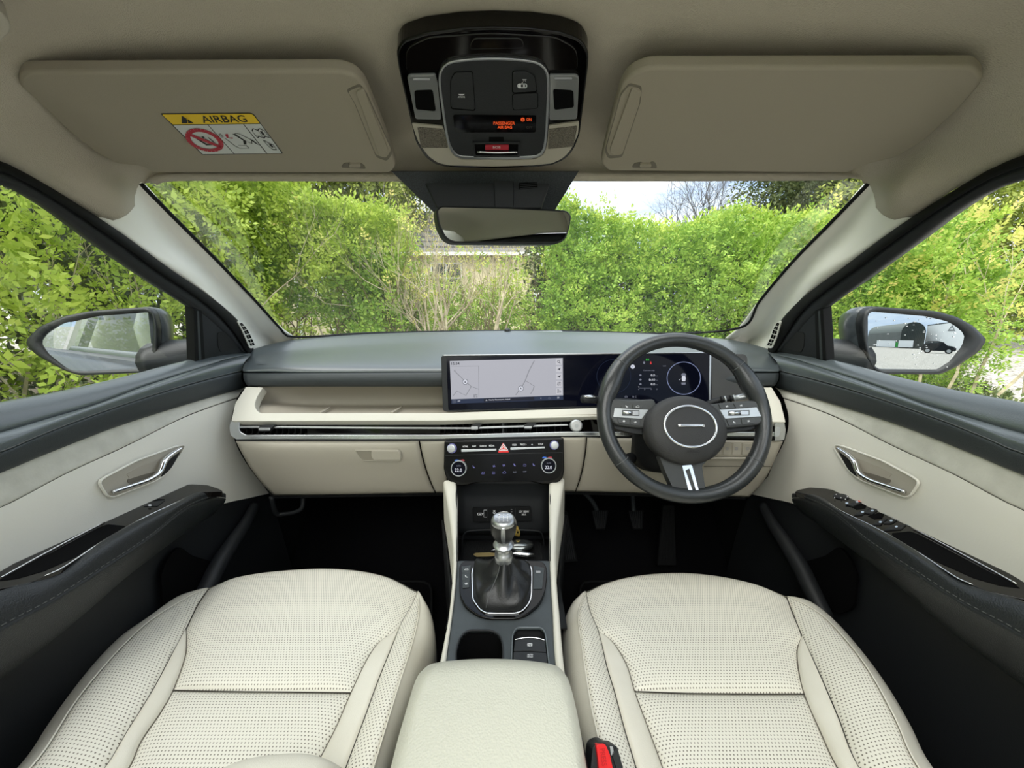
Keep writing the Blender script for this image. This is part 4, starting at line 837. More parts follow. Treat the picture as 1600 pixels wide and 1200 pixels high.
# rails
for s_, ou, inn in ((-1, [(694, 752), (699, 780), (704, 813), (708, 850), (709, 880), (707, 915), (702, 962), (694, 1005), (687, 1040), (680, 1065), (674, 1090)], [(712, 752), (714, 780), (714, 813), (714, 850), (713.5, 880), (711.5, 915), (706, 962), (700, 1005), (695, 1040), (689, 1065), (684, 1090)]),
                    (1, [(881, 748), (876, 780), (871, 813), (868, 850), (867.5, 880), (869, 915), (872, 950), (876.5, 1005), (880, 1040), (884, 1065), (887, 1090)], [(859, 752), (858.5, 780), (859, 813), (859, 850), (859.5, 880), (861, 915), (863.5, 950), (866, 1005), (869, 1040), (873, 1065), (876, 1090)])):
    O = [CR(*p) for p in ou]; I = [CR(*p) for p in inn]
    rows = [[p+V((s_*.004, 0, -.12)) for p in O], [p+V((s_*.002, 0, -.012)) for p in O], [p+V((0, 0, .0)) for p in O], [(a+b)/2+V((0, 0, .0025)) for a, b in zip(O, I)], I, [p+V((0, 0, -.03)) for p in I]]
    patch('side_rail', rows, creamrim, con, nu=60, nv=30, thick=0)
    W0 = [p+V((s_*.006, 0, -.10)) for p in O]; W1 = [V((p.x+s_*.0, p.y, .36)) for p in O]
    patch('side_wall', [W0, W1], blackd, con, nu=20, nv=4, thick=.004, lin_v=True)
# phone tray: back wall, side walls, floor
bw = [[PY(x, 752, .862) for x in (712, 787, 861)], [PY(x, 775, .868) for x in (712, 787, 861)], [PY(x, 812, .855) for x in (713, 787, 860)], [PY(x, 832, .85) for x in (713, 787, 860)], [PY(x, 838, .875) for x in (708, 787, 865)], [PY(x, 842, .87) for x in (706, 787, 868)]]
patch('tray_wall', bw, blackp, con, nu=10, nv=20, thick=.003, lin_v=True)
zt = PY(787, 842, .87).z
patch('tray_floor', [[V((-.12, .90, zt)), V((.10, .90, zt))], [V((-.12, .60, zt)), V((.10, .60, zt))]], blackp, con, nu=4, nv=4, thick=.004)
for s_, x in ((-1, 714), (1, 859)):
    a = [CR(x, y) for y in (760, 800, 840, 876)]; patch('tray_side', [[p+V((0, 0, .0)) for p in a], [V((p.x, p.y, zt-.002)) for p in a]], blackp, con, nu=20, nv=4, thick=.003, lin_v=True)
matp = (V((0, .78, zt+.0015)), V((0, 0, 1)))
tm_ = slab('charging_mat', rnd([(728, 846), (845, 846), (849, 876), (722, 876)], 6), matp, M('ribbed_rubber', (26, 27, 28), .55, bump=(120, .6, 'X', .003)), con, t=.001, bevel=0)
tube('tray_arch', [PY(x, y, .845) for x, y in ((722, 872), (723, 840), (728, 832), (740, 829), (787, 828), (834, 829), (845, 832), (849, 840), (851, 872))], .0022, blackp, con, n=50, seg=8)
UP_ = plane3(PY(738, 793, .853), PY(831, 793, .853), PY(787, 815, .846))
us = slab('usb_socket_strip', rnd([(738, 793.5), (829, 791.5), (831, 814), (740, 816)], 2.5), off(UP_, .003), blackd, con, t=.006, bevel=.001)
UF = off(UP_, .003)
for x in (761.5, 781, 805): shape([[(0, 0), (1, 0), (1, 1), (0, 1)]], (x, 794, x+.6, 814), UF, blackp, us, name='socket_gap')
shape(seg2([(.1, .2), (.0, .5), (.1, .8), (.9, .8), (1, .5), (.9, .2), (.1, .2)], .12)+[[(.25, .4), (.75, .4), (.75, .6), (.25, .6)]], (746, 800.5, 753.5, 806), UF, whitep, us)
shape(seg2([(0, .5), (.3, .5)], .05)+seg2([(.9, 0), (.3, 0), (.3, 1), (.9, 1)], .05), (753.5, 797, 761.5, 808), UF, whitep, us)
shape(ring2(.5, .65, .3, .14, 10)+[[(.2, .0), (.8, .0), (.8, .2), (.2, .2)]], (769.5, 797.5, 775, 803), UF, whitep, us)
shape(seg2([(.1, .1), (.0, .5), (.1, .9), (.9, .9), (1, .5), (.9, .1), (.1, .1)], .14)+[[(.2, .4), (.8, .4), (.8, .6), (.2, .6)]], (785, 798.5, 793, 803.5), UF, whitep, us)
for y in (795.5, 799.5, 803.5): shape([[(0, 0), (1, 0), (1, 1), (0, 1)]], (798, y, 800.5, y+.8), UF, greyp, us)
text('12V 180W', (811, 797.5, 826.5, 801), UF, whitep, us); text('MAX', (815.5, 802.5, 822, 805.5), UF, whitep, us)
# top surface from the tray edge to the armrest
tp = []
for y in (875, 880, 900, 930, 960, 1000, 1040, 1075):
    l = float(np.interp(y, [850, 880, 915, 962, 1005, 1040, 1075], [713.5, 713, 711, 705.5, 699.5, 694.5, 687])); r = float(np.interp(y, [850, 880, 915, 950, 1005, 1040, 1075], [859.5, 860, 861.5, 864, 866.5, 869.5, 874]))
    tp.append([CR(l, y, -.004), CR(l+4, y, -.002), CR((l+r)/2, y, -.001), CR(r-4, y, -.002), CR(r, y, -.004)])
tp = [[p+V((0, .004, -.05)) for p in tp[0]]]+tp
top = patch('console_top', tp, M('console_top_plastic', (62, 68, 70), .42, bump=(700, .2), var=(25, (50, 55, 57)), spec=.5), con, nu=130, nv=190, thick=.006)
LP_ = plane3(CR(720, 985), CR(860, 985), CR(787, 1040))
cupo = rnd([(712, 1052), (713, 1015, 6), (718, 996, 8), (730, 984, 8), (768, 984, 8), (782, 992, 8), (786, 1012, 6), (785, 1052)], 6, 4)
swo = rnd([(799, 1050), (801, 990, 6), (807, 980, 8), (846, 980, 8), (852, 988, 6), (859, 1050)], 6, 4)
cut_inside(top, inset(cupo, .4)); cut_inside(top, inset(swo, .4))
def well(name, ol, pl, depth, mat, parent, shr=.9):
    a = [PP(p[0], p[1], pl) for p in ol]; c_ = sum(a, V())/len(a); n = pl[1]
    b = [c_+(v-c_)*shr-n*depth for v in a]; k = len(a)
    return mesh(name, a+b, [(i, (i+1) % k, k+(i+1) % k, k+i) for i in range(k)]+[tuple(range(k, 2*k))], mat, parent, True, face_eye=True)
well('cup_holder', cupo, off(LP_, -.0015), .075, void, con)
cr_ = [tuple(p) for p in cat([(*p[:2], 0) for p in cupo], 60, closed=True)[:, :2]]
ringslab('cup_holder_rim', inset(cr_, -1.6), inset(cr_, .9), off(LP_, .0006), blackp, con, t=.003, bevel=.001)
well('brake_switch_recess', swo, off(LP_, -.0015), .012, blackd, con, .98)
cr2 = [tuple(p) for p in cat([(*p[:2], 0) for p in swo], 60, closed=True)[:, :2]]
ringslab('switch_recess_rim', inset(cr2, -1.6), inset(cr2, .9), off(LP_, .0012), blackpad, con, t=.004, bevel=.001)
PBK = off(LP_, -.004)
pb = slab('parking_brake_switch', rnd([(804.5, 1000), (828, 996.5), (851.5, 1000.5), (853.6, 1018.5), (828, 1016.5), (802.6, 1017)], 1), off(PBK, .004), blackp, con, t=.008, bevel=.001)
tube('switch_chrome_line', [PP(x, y, off(PBK, .005)) for x, y in ((804.5, 999.6), (816, 997), (828.5, 996), (840, 997.2), (851.4, 1000.4))], .0009, chromeb, pb, n=16, seg=6)
shape(ring2(.5, .5, .34, .1, 16)+seg2([(.12, .1), (.0, .5), (.12, .9)], .1)+seg2([(.88, .1), (1, .5), (.88, .9)], .1), (824.2, 1004, 831.6, 1010.5), off(PBK, .0044), whitep, pb); text('P', (826.8, 1005.6, 829, 1009), off(PBK, .0044), whitep, pb)
ah = slab('auto_hold_switch', rnd([(802.4, 1018.5), (828, 1018), (853.7, 1020), (855.6, 1036), (802, 1033)], 1), off(PBK, .0035), blackp, con, t=.008, bevel=.001)
text('AUTO', (824, 1021.8, 832.5, 1024.2), off(PBK, .0042), whitep, ah); text('HOLD', (824, 1025, 832.5, 1027.4), off(PBK, .0042), whitep, ah)
# shifter surround
SH = plane3(CR(720, 880, .004), CR(852, 880, .004), CR(787, 966, .003))
so = rnd([(717.5, 884, 6), (724, 876, 6), (787, 873.5), (846, 876, 6), (854, 884, 6), (855, 900), (852, 924), (843, 944, 8), (822, 962, 8), (805, 967), (766, 967), (748, 963, 8), (727, 948, 8), (718, 930)], 6, 4)
slab('gloss_surround', so, SH, gloss, con, t=.012, bevel=.002, seg=3)
sil = rnd([(741, 882.5, 5), (828, 881.5, 5), (831, 890), (830.5, 930, 6), (827, 942, 6), (816, 954.5, 6), (806, 957.5), (760, 957.5, 6), (750, 952), (738.5, 936, 6), (737.3, 893)], 5, 5)
sil = [tuple(p) for p in cat([(*p[:2], 0) for p in sil], 70, closed=True)[:, :2]]
ringslab('chrome_gaiter_ring', inset(sil, -.9), inset(sil, 1.1), off(SH, .003), chromeb, con, t=.004, bevel=.0007)
for j in range(3):
    a0, b0 = 884.8+j*11.4, 884.8+(j+1)*11.4-.6
    xl = lambda y: 721.2+(y-885)*.05; xr = lambda y: 736-(y-883)*.085
    bb = slab('drive_switch', rnd([(xl(a0), a0), (xr(a0), a0-2), (xr(b0), b0-1), (xl(b0), b0)], .8), off(SH, .0016), blackpad2, con, t=.003, bevel=.0005)
    shape([carg, seatg, fan][j], (726, (a0+b0)/2-2.6, 731.5, (a0+b0)/2+.8), off(SH, .0018), whitep, bb)
bb = slab('drive_switch', rnd([(834, 883.5), (850.5, 887), (847, 919.5), (833.2, 920)], 1), off(SH, .0016), blackpad2, con, t=.003, bevel=.0005)
shape([[(0, 0), (1, .1), (1, 1), (0, .9)]], (837.5, 891.5, 844.5, 895.5), off(SH, .0018), greyp, bb)
# gear lever
lz = PY(787, 872, .575); glv = thing('gear_lever', lz, 'manual gear lever with chrome and black ball knob in a leather gaiter', 'gear lever')
base = [PP(p[0], p[1], off(SH, .0016)) for p in [tuple(q) for q in cat([(*p, 0) for p in inset(sil, 1.2)], 64, closed=True)[:, :2]]]
cb = sum(base, V())/len(base); axis0 = V((lz.x, lz.y, 0)); rings = []
for h, k, z, fold in ((0, 1, 0, 0), (.05, .985, .004, .003), (.15, .95, .009, .004), (.3, .82, .014, .012), (.5, .6, .022, .013), (.7, .40, .034, .009), (.88, .27, .046, .005), (1, .22, .056, .001)):
    R_ = []
    for i, p in enumerate(base):
        a = 2*math.pi*i/64; c_ = cb.lerp(lz-V((0, 0, .05)), h); d = p-cb
        kk = k+fold/.05*(.35*math.sin(3*a+1+2*h)+.25*math.sin(5*a+2.3-3*h)+.12*math.sin(8*a))
        q = V((c_.x, c_.y, 0))+V((d.x, d.y, 0))*max(kk, .15)
        R_.append(V((q.x, q.y, (cb.z+d.z*(1-h))*(1-h)+cb.z*h+z+fold*.4*math.sin(4*a+5*h))))
    rings.append(R_)
dense = []
for i in range(64):
    dense.append(cat([r[i] for r in rings], 30))
G = np.stack(dense, 1)
gridmesh('gaiter', G, pouch, glv, 0, closed_u=True, uvf=lambda Q: Q[:, :2])
tube('gaiter_seam', [V(G[j, 48])*.5+V(G[j, 47])*.5+V((0, -.0006, .0006)) for j in range(2, 29, 3)], .0006, threadb, glv, n=24, seg=6)
kb = V((lz.x, lz.y-.002, lz.z+.004)); up_ = V((0, -.06, 1)).normalized()
lathe('lever_collar', [(.0145, -.006), (.0148, .0), (.0148, .006), (.012, .009), (.0105, .013), (.0105, .018), (.0155, .0205), (.0172, .024), (.0155, .0265), (.011, .029), (.0105, .034), (.0125, .037)], kb, up_, alu, glv, n=36)
kn = lathe('knob', [(.0125, .034), (.0165, .040), (.0198, .048), (.0208, .056), (.0204, .063), (.0192, .068)], kb, up_, M('knob_leather', (24, 24, 25), .4, spec=.5), glv, n=36)
lathe('knob_ring', [(.0197, .066), (.0196, .069), (.0180, .0732), (.0158, .0745), (.0146, .0735)], kb, up_, alu, kn, n=36)
kt = kb+up_*.0736
lathe('knob_top', [(.0148, .0715), (.0148, .0733), (0, .0735)], kb, up_, gloss, kn, n=36)
for a in (-90, 30, 150):
    pts = []
    for r, h in ((.0127, .034), (.0169, .040), (.0202, .048), (.0212, .056), (.0208, .063), (.0196, .068)):
        pts.append([kb+up_*h+(V((1, 0, 0))*math.cos(math.radians(a+da))+V((0, 1, 0))*math.sin(math.radians(a+da)))*r for da in (-9, 0, 9)])
    patch('knob_rib', pts, alu, kn, nu=5, nv=14, thick=.001)
gp_ = (kt, up_)
def gq(u, v): return kt+V((1, 0, 0))*u*.0125+V((0, 1, .06)).normalized()*v*.0125+up_*.0006
def gshape(polys, mat, name='symbol'):
    vs, f = [], []
    for p in polys: b = len(vs); vs += [gq(*a) for a in p]; f.append(tuple(range(b, b+len(p))))
    return mesh(name, vs, f, mat, kn, False, face_eye=True)
gshape(seg2([(-.75, 0), (.75, 0)], .1)+sum([seg2([(x, .4), (x, -.4)], .1) for x in (-.55, 0, .55)], [])+seg2([(.55, 0), (.75, 0)], .1), whitep)
for s_, u, v in (('1', -.55, .65), ('3', 0, .68), ('5', .55, .65), ('2', -.55, -.68), ('4', 0, -.72), ('6', .55, -.68), ('R', -.86, .12)):
    vs_, f_ = textmesh(s_); mesh('lettering', [gq(u+(v_[0]-.5)*.2, v+(v_[1]-.5)*.3) for v_ in vs_], f_, whitep, kn, False, face_eye=True)
# keys in the tray
kz = zt+.004
key = thing('car_key', PZ(815, 860, kz), 'chrome edged black car key fob lying in the tray beside the gear lever', 'key')
fobc = PZ(813, 852, kz+.012)
def ellipsoid(name, c_, ax, r, mat, parent, n=20, m_=10):
    ax = [V(a).normalized() for a in ax]; vs = []
    for j in range(m_+1):
        th = math.pi*j/m_
        for i in range(n):
            ph = 2*math.pi*i/n; vs.append(V(c_)+ax[0]*(r[0]*math.cos(th))+ax[1]*(r[1]*math.sin(th)*math.cos(ph))+ax[2]*(r[2]*math.sin(th)*math.sin(ph)))
    return mesh(name, vs, [(j*n+i, j*n+(i+1) % n, (j+1)*n+(i+1) % n, (j+1)*n+i) for j in range(m_) for i in range(n)], mat, parent, True)
ellipsoid('fob_body', fobc, [(1, .05, 0), (0, 1, .25), (0, -.25, 1)], (.032, .017, .009), M('fob_dark_chrome', (120, 124, 124), .2, metal=.9), key)
ellipsoid('fob_edge', PZ(818, 866, kz+.006), [(1, -.06, -.02), (0, 1, 0), (0, 0, 1)], (.028, .007, .006), chromeb, key)
ky = thing('house_keys', PZ(760, 866, kz), 'brass door keys on a ring lying left of the gear lever', 'keys')
slab('key_blade', rnd([(739, 866), (744, 863.5), (764, 863), (776, 864), (776, 868), (764, 869), (744, 869.5)], 1.5), (V((0, .7, kz+.004)), V((0, -.2, 1)).normalized()), M('old_brass', (150, 132, 88), .4, metal=.8), ky, t=.002, bevel=.0004)
tube('key_ring', [PZ(772+7*math.cos(a), 864+5*math.sin(a), kz+.006) for a in np.linspace(0, 2*math.pi, 13)[:-1]], .0009, chrome, ky, n=24, seg=6, closed=True)
slab('key_head', rnd([(804, 838), (807, 822, 2), (809, 822, 1), (813, 832), (812, 839)], 2), plane3(PZ(808, 840, kz+.018), PZ(815, 840, kz+.018), PZ(808, 822, kz+.05)), brass, ky, t=.002, bevel=.0004)
slab('key_hole', ell(809, 832, 1.3, 1.6, 10), plane3(PZ(808, 840, kz+.0195), PZ(815, 840, kz+.0195), PZ(808, 822, kz+.0515)), void, ky, t=.0003, bevel=0)

# armrest box
ar = thing('console_armrest', V((-.008, .2, .72)), 'cream leather padded armrest lid at the rear of the centre console', 'armrest')
AR = [[PZ(664, 1052, .735), PZ(680, 1046, .735), PZ(780, 1040, .735), PZ(865, 1046, .735), PZ(882, 1056, .735)],
      [PZ(655, 1052, .775), PZ(672, 1038, .782), PZ(720, 1031, .785), PZ(780, 1029.5, .785), PZ(840, 1034, .785), PZ(872, 1042, .782), PZ(888, 1060, .775)],
      [PZ(648, 1066, .770), PZ(655, 1058, .790), PZ(675, 1048, .800), PZ(780, 1040, .804), PZ(865, 1050, .800), PZ(886, 1062, .790), PZ(892, 1074, .770)],
      [PZ(636, 1105, .765), PZ(640, 1100, .79), PZ(655, 1092, .803), PZ(780, 1088, .808), PZ(880, 1094, .803), PZ(897, 1102, .79), PZ(901, 1110, .765)],
      [PZ(622, 1155, .765), PZ(625, 1150, .79), PZ(645, 1145, .804), PZ(775, 1142, .809), PZ(890, 1146, .804), PZ(906, 1152, .79), PZ(910, 1160, .765)],
      [PZ(610, 1205, .765), PZ(612, 1200, .79), PZ(632, 1195, .804), PZ(770, 1195, .809), PZ(898, 1197, .804), PZ(914, 1202, .79), PZ(918, 1208, .765)]]
l0 = AR[-1]
AR.append([V((p.x, .12, p.z)) for p in l0]); AR.append([V((p.x, .03, p.z-.02)) for p in l0])
patch('lid_pad', AR, armleather, ar, nu=60, nv=60, thick=.01)
EB = [[PZ(668, 1046, .735), PZ(780, 1038, .735), PZ(878, 1050, .735)], [PZ(672, 1050, .5), PZ(780, 1044, .5), PZ(878, 1052, .5)]]
box('box_body', -.088, .082, .02, .365, .45, .765, blackp, ar, bevel=.01)
# ================================================================ DOORS
def XS(x, s): return -x if s < 0 else x-.014
def D(px, py, x, s): return PX(MX(px, py, s), py, XS(x, s))
def row(l, s, x=None): return [D(p[0], p[1], p[2] if len(p) > 2 else x, s) for p in l]
def back(r, y=-.42, dz=0): p = r[-1]; q = r[-2]; return r+[V((p.x, min(p.y-.12, .3), p.z+dz*.3)), V((p.x, y, p.z+dz))]
def Tr(l, s, d=0): return [T(a, b, s, d) for a, b in l]
E1 = [(398, 549), (377, 509), (345, 477), (300, 444), (262, 418), (200, 372), (150, 338), (75, 291), (0, 252)]
EM = [(386, 552), (366, 520), (336, 487), (295, 456), (255, 430), (195, 386), (145, 351), (75, 305), (0, 267)]
E2 = [(379, 552), (352, 524), (326, 500), (290, 474), (250, 449), (195, 412), (145, 376), (75, 325), (0, 288)]
def Tz(z, y, s, d=0): n = (TL if s < 0 else TR_)[1]; p0 = (TL if s < 0 else TR_)[0]; x = p0.x-(z-p0.z)*n.z/n.x; return V((x, y, z))+n*d
def door(s):
    L_ = s < 0
    t = thing('car_door', D(200, 700, .7, s), 'passenger door panel in charcoal and cream with a single window switch' if L_ else 'driver door panel in charcoal and cream with a cluster of window switches and mirror controls', 'car door', 'front doors')
    eb = lambda r, z, d: r+[Tz(z, .1, s, d), Tz(z+.005, -.42, s, d)]
    r1 = eb(Tr(E1, s, .004), 1.445, .004); rm_ = eb(Tr(EM, s, .013), 1.425, .013); rm2 = eb(Tr(EM, s, .006), 1.425, .006); r2 = eb(Tr(E2, s, .002), 1.40, .002); r0 = eb(Tr(E1, s, -.02), 1.45, -.02)
    patch('door_rubber_seal', [r0, r1, [(a+b)/2+((TL if L_ else TR_)[1]*.004) for a, b in zip(r1, rm_)], rm_, rm2], blackd, t, nu=70, nv=14, thick=0)
    patch('window_frame', [rm2, [(a+b)/2+((TL if L_ else TR_)[1]*.004) for a, b in zip(rm2, r2)], r2, [p-(TL if L_ else TR_)[1]*.02 for p in r2]], blackp, t, nu=70, nv=12, thick=0)
    tp_ = TL if L_ else TR_
    f = lambda l: [(MX(a, b, s), b) for a, b in l]
    sa = slab('mirror_sail_panel', f(rnd([(314, 484), (331, 492), (347, 502), (362, 515), (374, 530), (381, 546), (381, 556), (318, 562)], 2, 3)), off(tp_, .004), blackp, t, t=.012, bevel=.002)
    slab('tweeter_grille', f(rnd([(340, 520, 4), (356, 518), (364, 522, 5), (372, 538), (372, 544, 3), (345, 551, 4), (341, 540)], 3)), off(tp_, .0055), M('grille_black', (26, 27, 28), .6, bump=(900, 1., 'cell', .002)) if 'grille_black' not in bpy.data.materials else bpy.data.materials['grille_black'], sa, t=.002, bevel=.0005)
    slab('glass_channel', f([(303, 483), (316, 484), (321, 562), (305, 566)]), off(tp_, .006), blackd, t, t=.02, bevel=.0015)
    slab('channel_strip', f([(308, 486), (311, 486), (315, 562), (311, 563)]), off(tp_, .0072), blackpad2, t, t=.003, bevel=.0008)
    g = Tr([(379, 551), (352, 523), (326, 499), (290, 473), (250, 448), (195, 411), (145, 375), (75, 324), (0, 287)], s)+[Tz(1.42, -.42, s), Tz(1.08, -.42, s), Tz(1.08, 1.1, s)]
    # the pane fills the opening from the channel to the pillar behind the seats
    g = Tr([(308, 484), (290, 472), (250, 447), (195, 410), (145, 374), (75, 322), (0, 285)], s, -.004)+[Tz(1.43, -.42, s, -.004), Tz(1.06, -.42, s, -.004)]+[Tz(1.06, .93, s, -.004)]
    mesh('window_pane', g, [tuple(range(len(g)))], sideglass, t, False)
    Wr = [(396, 548, .738), (352, 553, .742), (325, 557, .743), (275, 567, .744), (200, 587, .745), (100, 610, .745), (0, 628, .745)]
    Kc = [(397, 549, .728), (356, 555, .726), (325, 561, .725), (268, 577, .724), (185, 601, .724), (92, 626, .724), (0, 646, .724)]
    K1 = [(396, 552, .718), (352, 562, .716), (325, 571, .714), (225, 603, .713), (150, 631, .713), (75, 653, .713), (0, 675, .713)]
    K1b = [(392, 553, .724), (350, 562, .722), (322, 571, .722), (223, 604, .722), (149, 632, .722), (74, 654, .722), (0, 676, .722)]
    patch('window_sill', [[p+V((s*.02, 0, -.03)) for p in back(row(Wr, s))], back(row(Wr, s)), back(row(Kc, s)), back(row(K1, s)), back(row(K1b, s))], blackpad, t, nu=60, nv=24, thick=0)
    P0 = [(393, 553, .716), (350, 564, .712), (322, 573, .711), (224, 605, .710), (149, 633, .710), (75, 655, .710), (0, 677, .710)]
    P1 = [(382, 566, .700), (330, 579, .699), (260, 599, .698), (190, 622, .698), (120, 646, .698), (60, 668, .698), (0, 691, .698)]
    P2 = [(377, 580, .697), (320, 594, .697), (250, 614, .696), (180, 637, .696), (110, 662, .696), (55, 684, .696), (0, 707, .696)]
    P3 = [(377, 592, .697), (320, 608, .697), (250, 629, .697), (180, 652, .697), (110, 678, .697), (55, 700, .697), (0, 723, .697)]
    P4 = [(383, 605, .704), (320, 623, .705), (250, 644, .705), (180, 667, .706), (110, 694, .706), (55, 716, .706), (0, 739, .706)]
    patch('shoulder_pad', [[p+V((s*.012, 0, 0)) for p in back(row(P0, s))], back(row(P0, s)), back(row(P1, s)), back(row(P2, s))], blackpad, t, nu=60, nv=20, thick=0)
    patch('lower_shoulder_pad', [[p+V((s*.01, 0, .0)) for p in back(row([(a, b+.4, c_+.001) for a, b, c_ in P2], s))], back(row([(a, b+1.0, c_) for a, b, c_ in P2], s)), back(row(P3, s)), back(row(P4, s)), [p+V((s*.015, 0, -.004)) for p in back(row(P4, s))]], blackpad2, t, nu=60, nv=20, thick=0)
    tube('pad_stitching', back(row([(a, b-1.2, c_-.001) for a, b, c_ in P2], s)), .0006, threadb, t, n=60, seg=5)
    F0 = [(384, 605, .712), (320, 623, .711), (250, 644, .711), (180, 667, .711), (110, 694, .711), (55, 716, .711), (0, 739, .711)]
    F1 = [(376, 613, .706), (300, 640, .706), (225, 669, .706), (150, 700, .706), (75, 734, .706), (0, 766, .706)]
    F2 = [(370, 622, .704), (325, 637, .704), (280, 655, .703), (200, 695, .703), (100, 741, .703), (0, 793, .703)]
    patch('fabric_strip', [back(row(F0, s)), back(row(F1, s)), back(row(F2, s)), [p+V((s*.01, 0, 0)) for p in back(row(F2, s))]], creamfab, t, nu=60, nv=20, thick=0)
    c0 = back(row([(370, 623, .705), (325, 638, .704), (280, 656, .703), (200, 696, .703), (100, 742, .703), (0, 794, .703)], s))
    c1 = back(row([(422, 771, .700), (385, 779, .700), (350, 787, .700), (290, 810, .700), (200, 850, .700), (100, 895, .700), (0, 950, .700)], s))
    d0 = row([(370, 623, .705), (362, 650, .702), (363, 675, .701), (374, 705, .700), (395, 738, .700), (422, 771, .700)], s)
    d1 = [c0[-1], c1[-1]]
    coons('door_trim_panel', c0, c1, d0, d1, creamt, t, nu=60, nv=40, pu=.0, sink=.0)
    bt = [V((p.x+s*.006, p.y, p.z)) for p in c1]; bb = [V((XS(.70, s), y, .38)) for y in (1.10, 1.0, .9, .75, .5, .3, .0, -.42)]
    q0, q1 = cat(bt, 12), cat(bb, 12)
    patch('lower_door_panel', [[V(p) for p in q0], [V((XS(.704, s), a_[1]*.5+b_[1]*.5, .58)) for a_, b_ in zip(q0, q1)], [V(p) for p in q1]], blackp, t, nu=40, nv=20, thick=0)
    xp = (V((XS(.688, s), 0, 0)), V((-s, 0, .0)))
    tube('pocket_ridge', row([(398, 790, .69), (384, 817, .682), (362, 850, .674), (340, 885, .668), (322, 922, .664), (300, 965, .664)], s), [.012, .014, .016, .018, .018, .016], blackp, t, n=30, seg=12)
    slab('door_pocket', f(rnd([(262, 872, 14), (280, 852, 10), (300, 868, 8), (334, 878, 4), (330, 905), (318, 930), (280, 960), (256, 950, 10), (252, 900)], 6)), xp, void, t, t=.006, bevel=.001)
    # armrest
    adj = lambda l, k: [(p[0], p[1]+(k*min(1, max(0, (352-p[0])/80.)) if s > 0 else 0))+tuple(p[2:]) for p in l]
    A0 = adj([(351, 769, .665), (300, 763, .69), (165, 812, .695), (90, 850, .695), (0, 903, .695)], 0)
    A1 = adj([(352, 771, .655), (335, 767, .655), (311, 768.5, .652), (275, 787, .645), (220, 813, .642), (154, 851, .640), (96, 890, .638), (50, 910, .637), (0, 923, .637)], 14)
    A2 = adj([(353, 774, .65), (338, 770, .646), (311, 774, .640), (275, 793, .632), (220, 822, .629), (154, 864, .627), (96, 905, .626), (50, 930, .626), (0, 950, .626)], 9)
    A3 = adj([(353, 778, .65), (332, 777, .642), (290, 794, .633), (235, 838, .623), (165, 884, .621), (82, 937, .620), (0, 981, .620)], 6)
    A4 = adj([(351, 785, .655), (325, 800, .645), (280, 825, .636), (225, 860, .628), (160, 915, .628), (82, 967, .628), (0, 1020, .628)], 4)
    A5 = adj([(346, 792, .668), (318, 812, .660), (265, 850, .655), (200, 900, .650), (137, 955, .650), (82, 1000, .650), (0, 1060, .650)], 4)
    R = [back(row(a, s)) for a in (A0, A1, A2)]
    patch('armrest_pad', [[p+V((s*.012, 0, -.004)) for p in back(row(A1, s))], [p+V((s*.004, 0, -.0008)) for p in back(row(A1, s))], back(row(A1, s)), back(row(A2, s)), back(row(A3, s))], blackarm, t, nu=70, nv=18, thick=0)
    patch('armrest_side', [[p+V((s*.006, 0, 0)) for p in back(row(A3, s))], back(row([(a, b+1, c_) for a, b, c_ in A3], s)), back(row(A4, s)), back(row(A5, s)), [V((XS(.69, s), p.y, p.z-.02)) for p in back(row(A5, s))]], blackarm, t, nu=70, nv=22, thick=0)
    sv, sf = [], []
    Q = cat(back(row([(a, b-1.6, c_-.0012) for a, b, c_ in A3], s)), 150)
    for i in range(0, 149):
        a = V(Q[i]); b = a.lerp(V(Q[i+1]), .62); k = len(sv); u_ = V((0, 0, .0012)); sv += [a, b, b+u_, a+u_]; sf.append((k, k+1, k+2, k+3))
    tag(mesh('stitching', sv, sf, threadb, t, False), kind='stuff')
    k_ = 1 if s > 0 else 0; gp = plane3(D(300, 757+5*k_, .70, s), D(0, 895+10*k_, .70, s), D(96, 889+14*k_, .639, s)); gp = off(gp, .004-.0015*k_)
    go = f(rnd(adj([(349, 768, 3), (343, 764, 6), (325, 758), (300, 756.5), (265, 760), (225, 775), (165, 805), (90, 840), (0, 893), (-60, 930)], 10)+adj([(-60, 932), (0, 920), (50, 909), (96, 890), (154, 851), (220, 813), (275, 787), (311, 769)], 14), 2, 2))
    gs = slab('gloss_switch_plate', go, gp, glossbrown, t, t=.012, bevel=.0015)
    slab('pull_pocket', f(rnd(adj([(-5, 908), (82, 862), (154, 824, 3), (168, 819, 3), (198, 822, 4), (187, 835, 5), (132, 864), (69, 892), (27, 904)], 11), 3)), off(gp, .0005), void, t, t=.002, bevel=0)
    tube('glint_strip', [PP(*p, off(gp, .0015)) for p in f(adj([(163, 816), (120, 838), (60, 870), (2, 902)], 10))], .0011, chromeb, t, n=20, seg=6)  # thin bright strip stands in for the glint along the pocket lip
    tube('glint_strip', [PP(*p, off(gp, .001)) for p in f(adj([(300, 773), (276, 785), (220, 811.5), (154, 850), (96, 888), (70, 899.5)], 14))], [.0006, .0012, .0013, .0012, .0014, .0006], chromeb, t, n=40, seg=6)  # bright reflection on the gloss plate edge, built as a thin strip
    # handle
    hpn = plane3(D(165, 750, .694, s), D(290, 697, .694, s), D(180, 778, .694, s))
    ho_ = f(rnd([(156, 752, 4), (165, 745, 4), (214, 719), (275, 696.5, 6), (288, 694, 5), (292, 697, 4), (288, 706, 5), (266, 737, 8), (247, 752, 8), (178, 778.5, 6), (168, 775, 5), (158, 759)], 4, 3))
    hc_ = [tuple(p) for p in cat([(*p[:2], 0) for p in ho_], 60, closed=True)[:, :2]]
    ringslab('handle_bezel', hc_, inset(hc_, 2.2), off(hpn, .002), creamt, t, t=.005, bevel=.001)
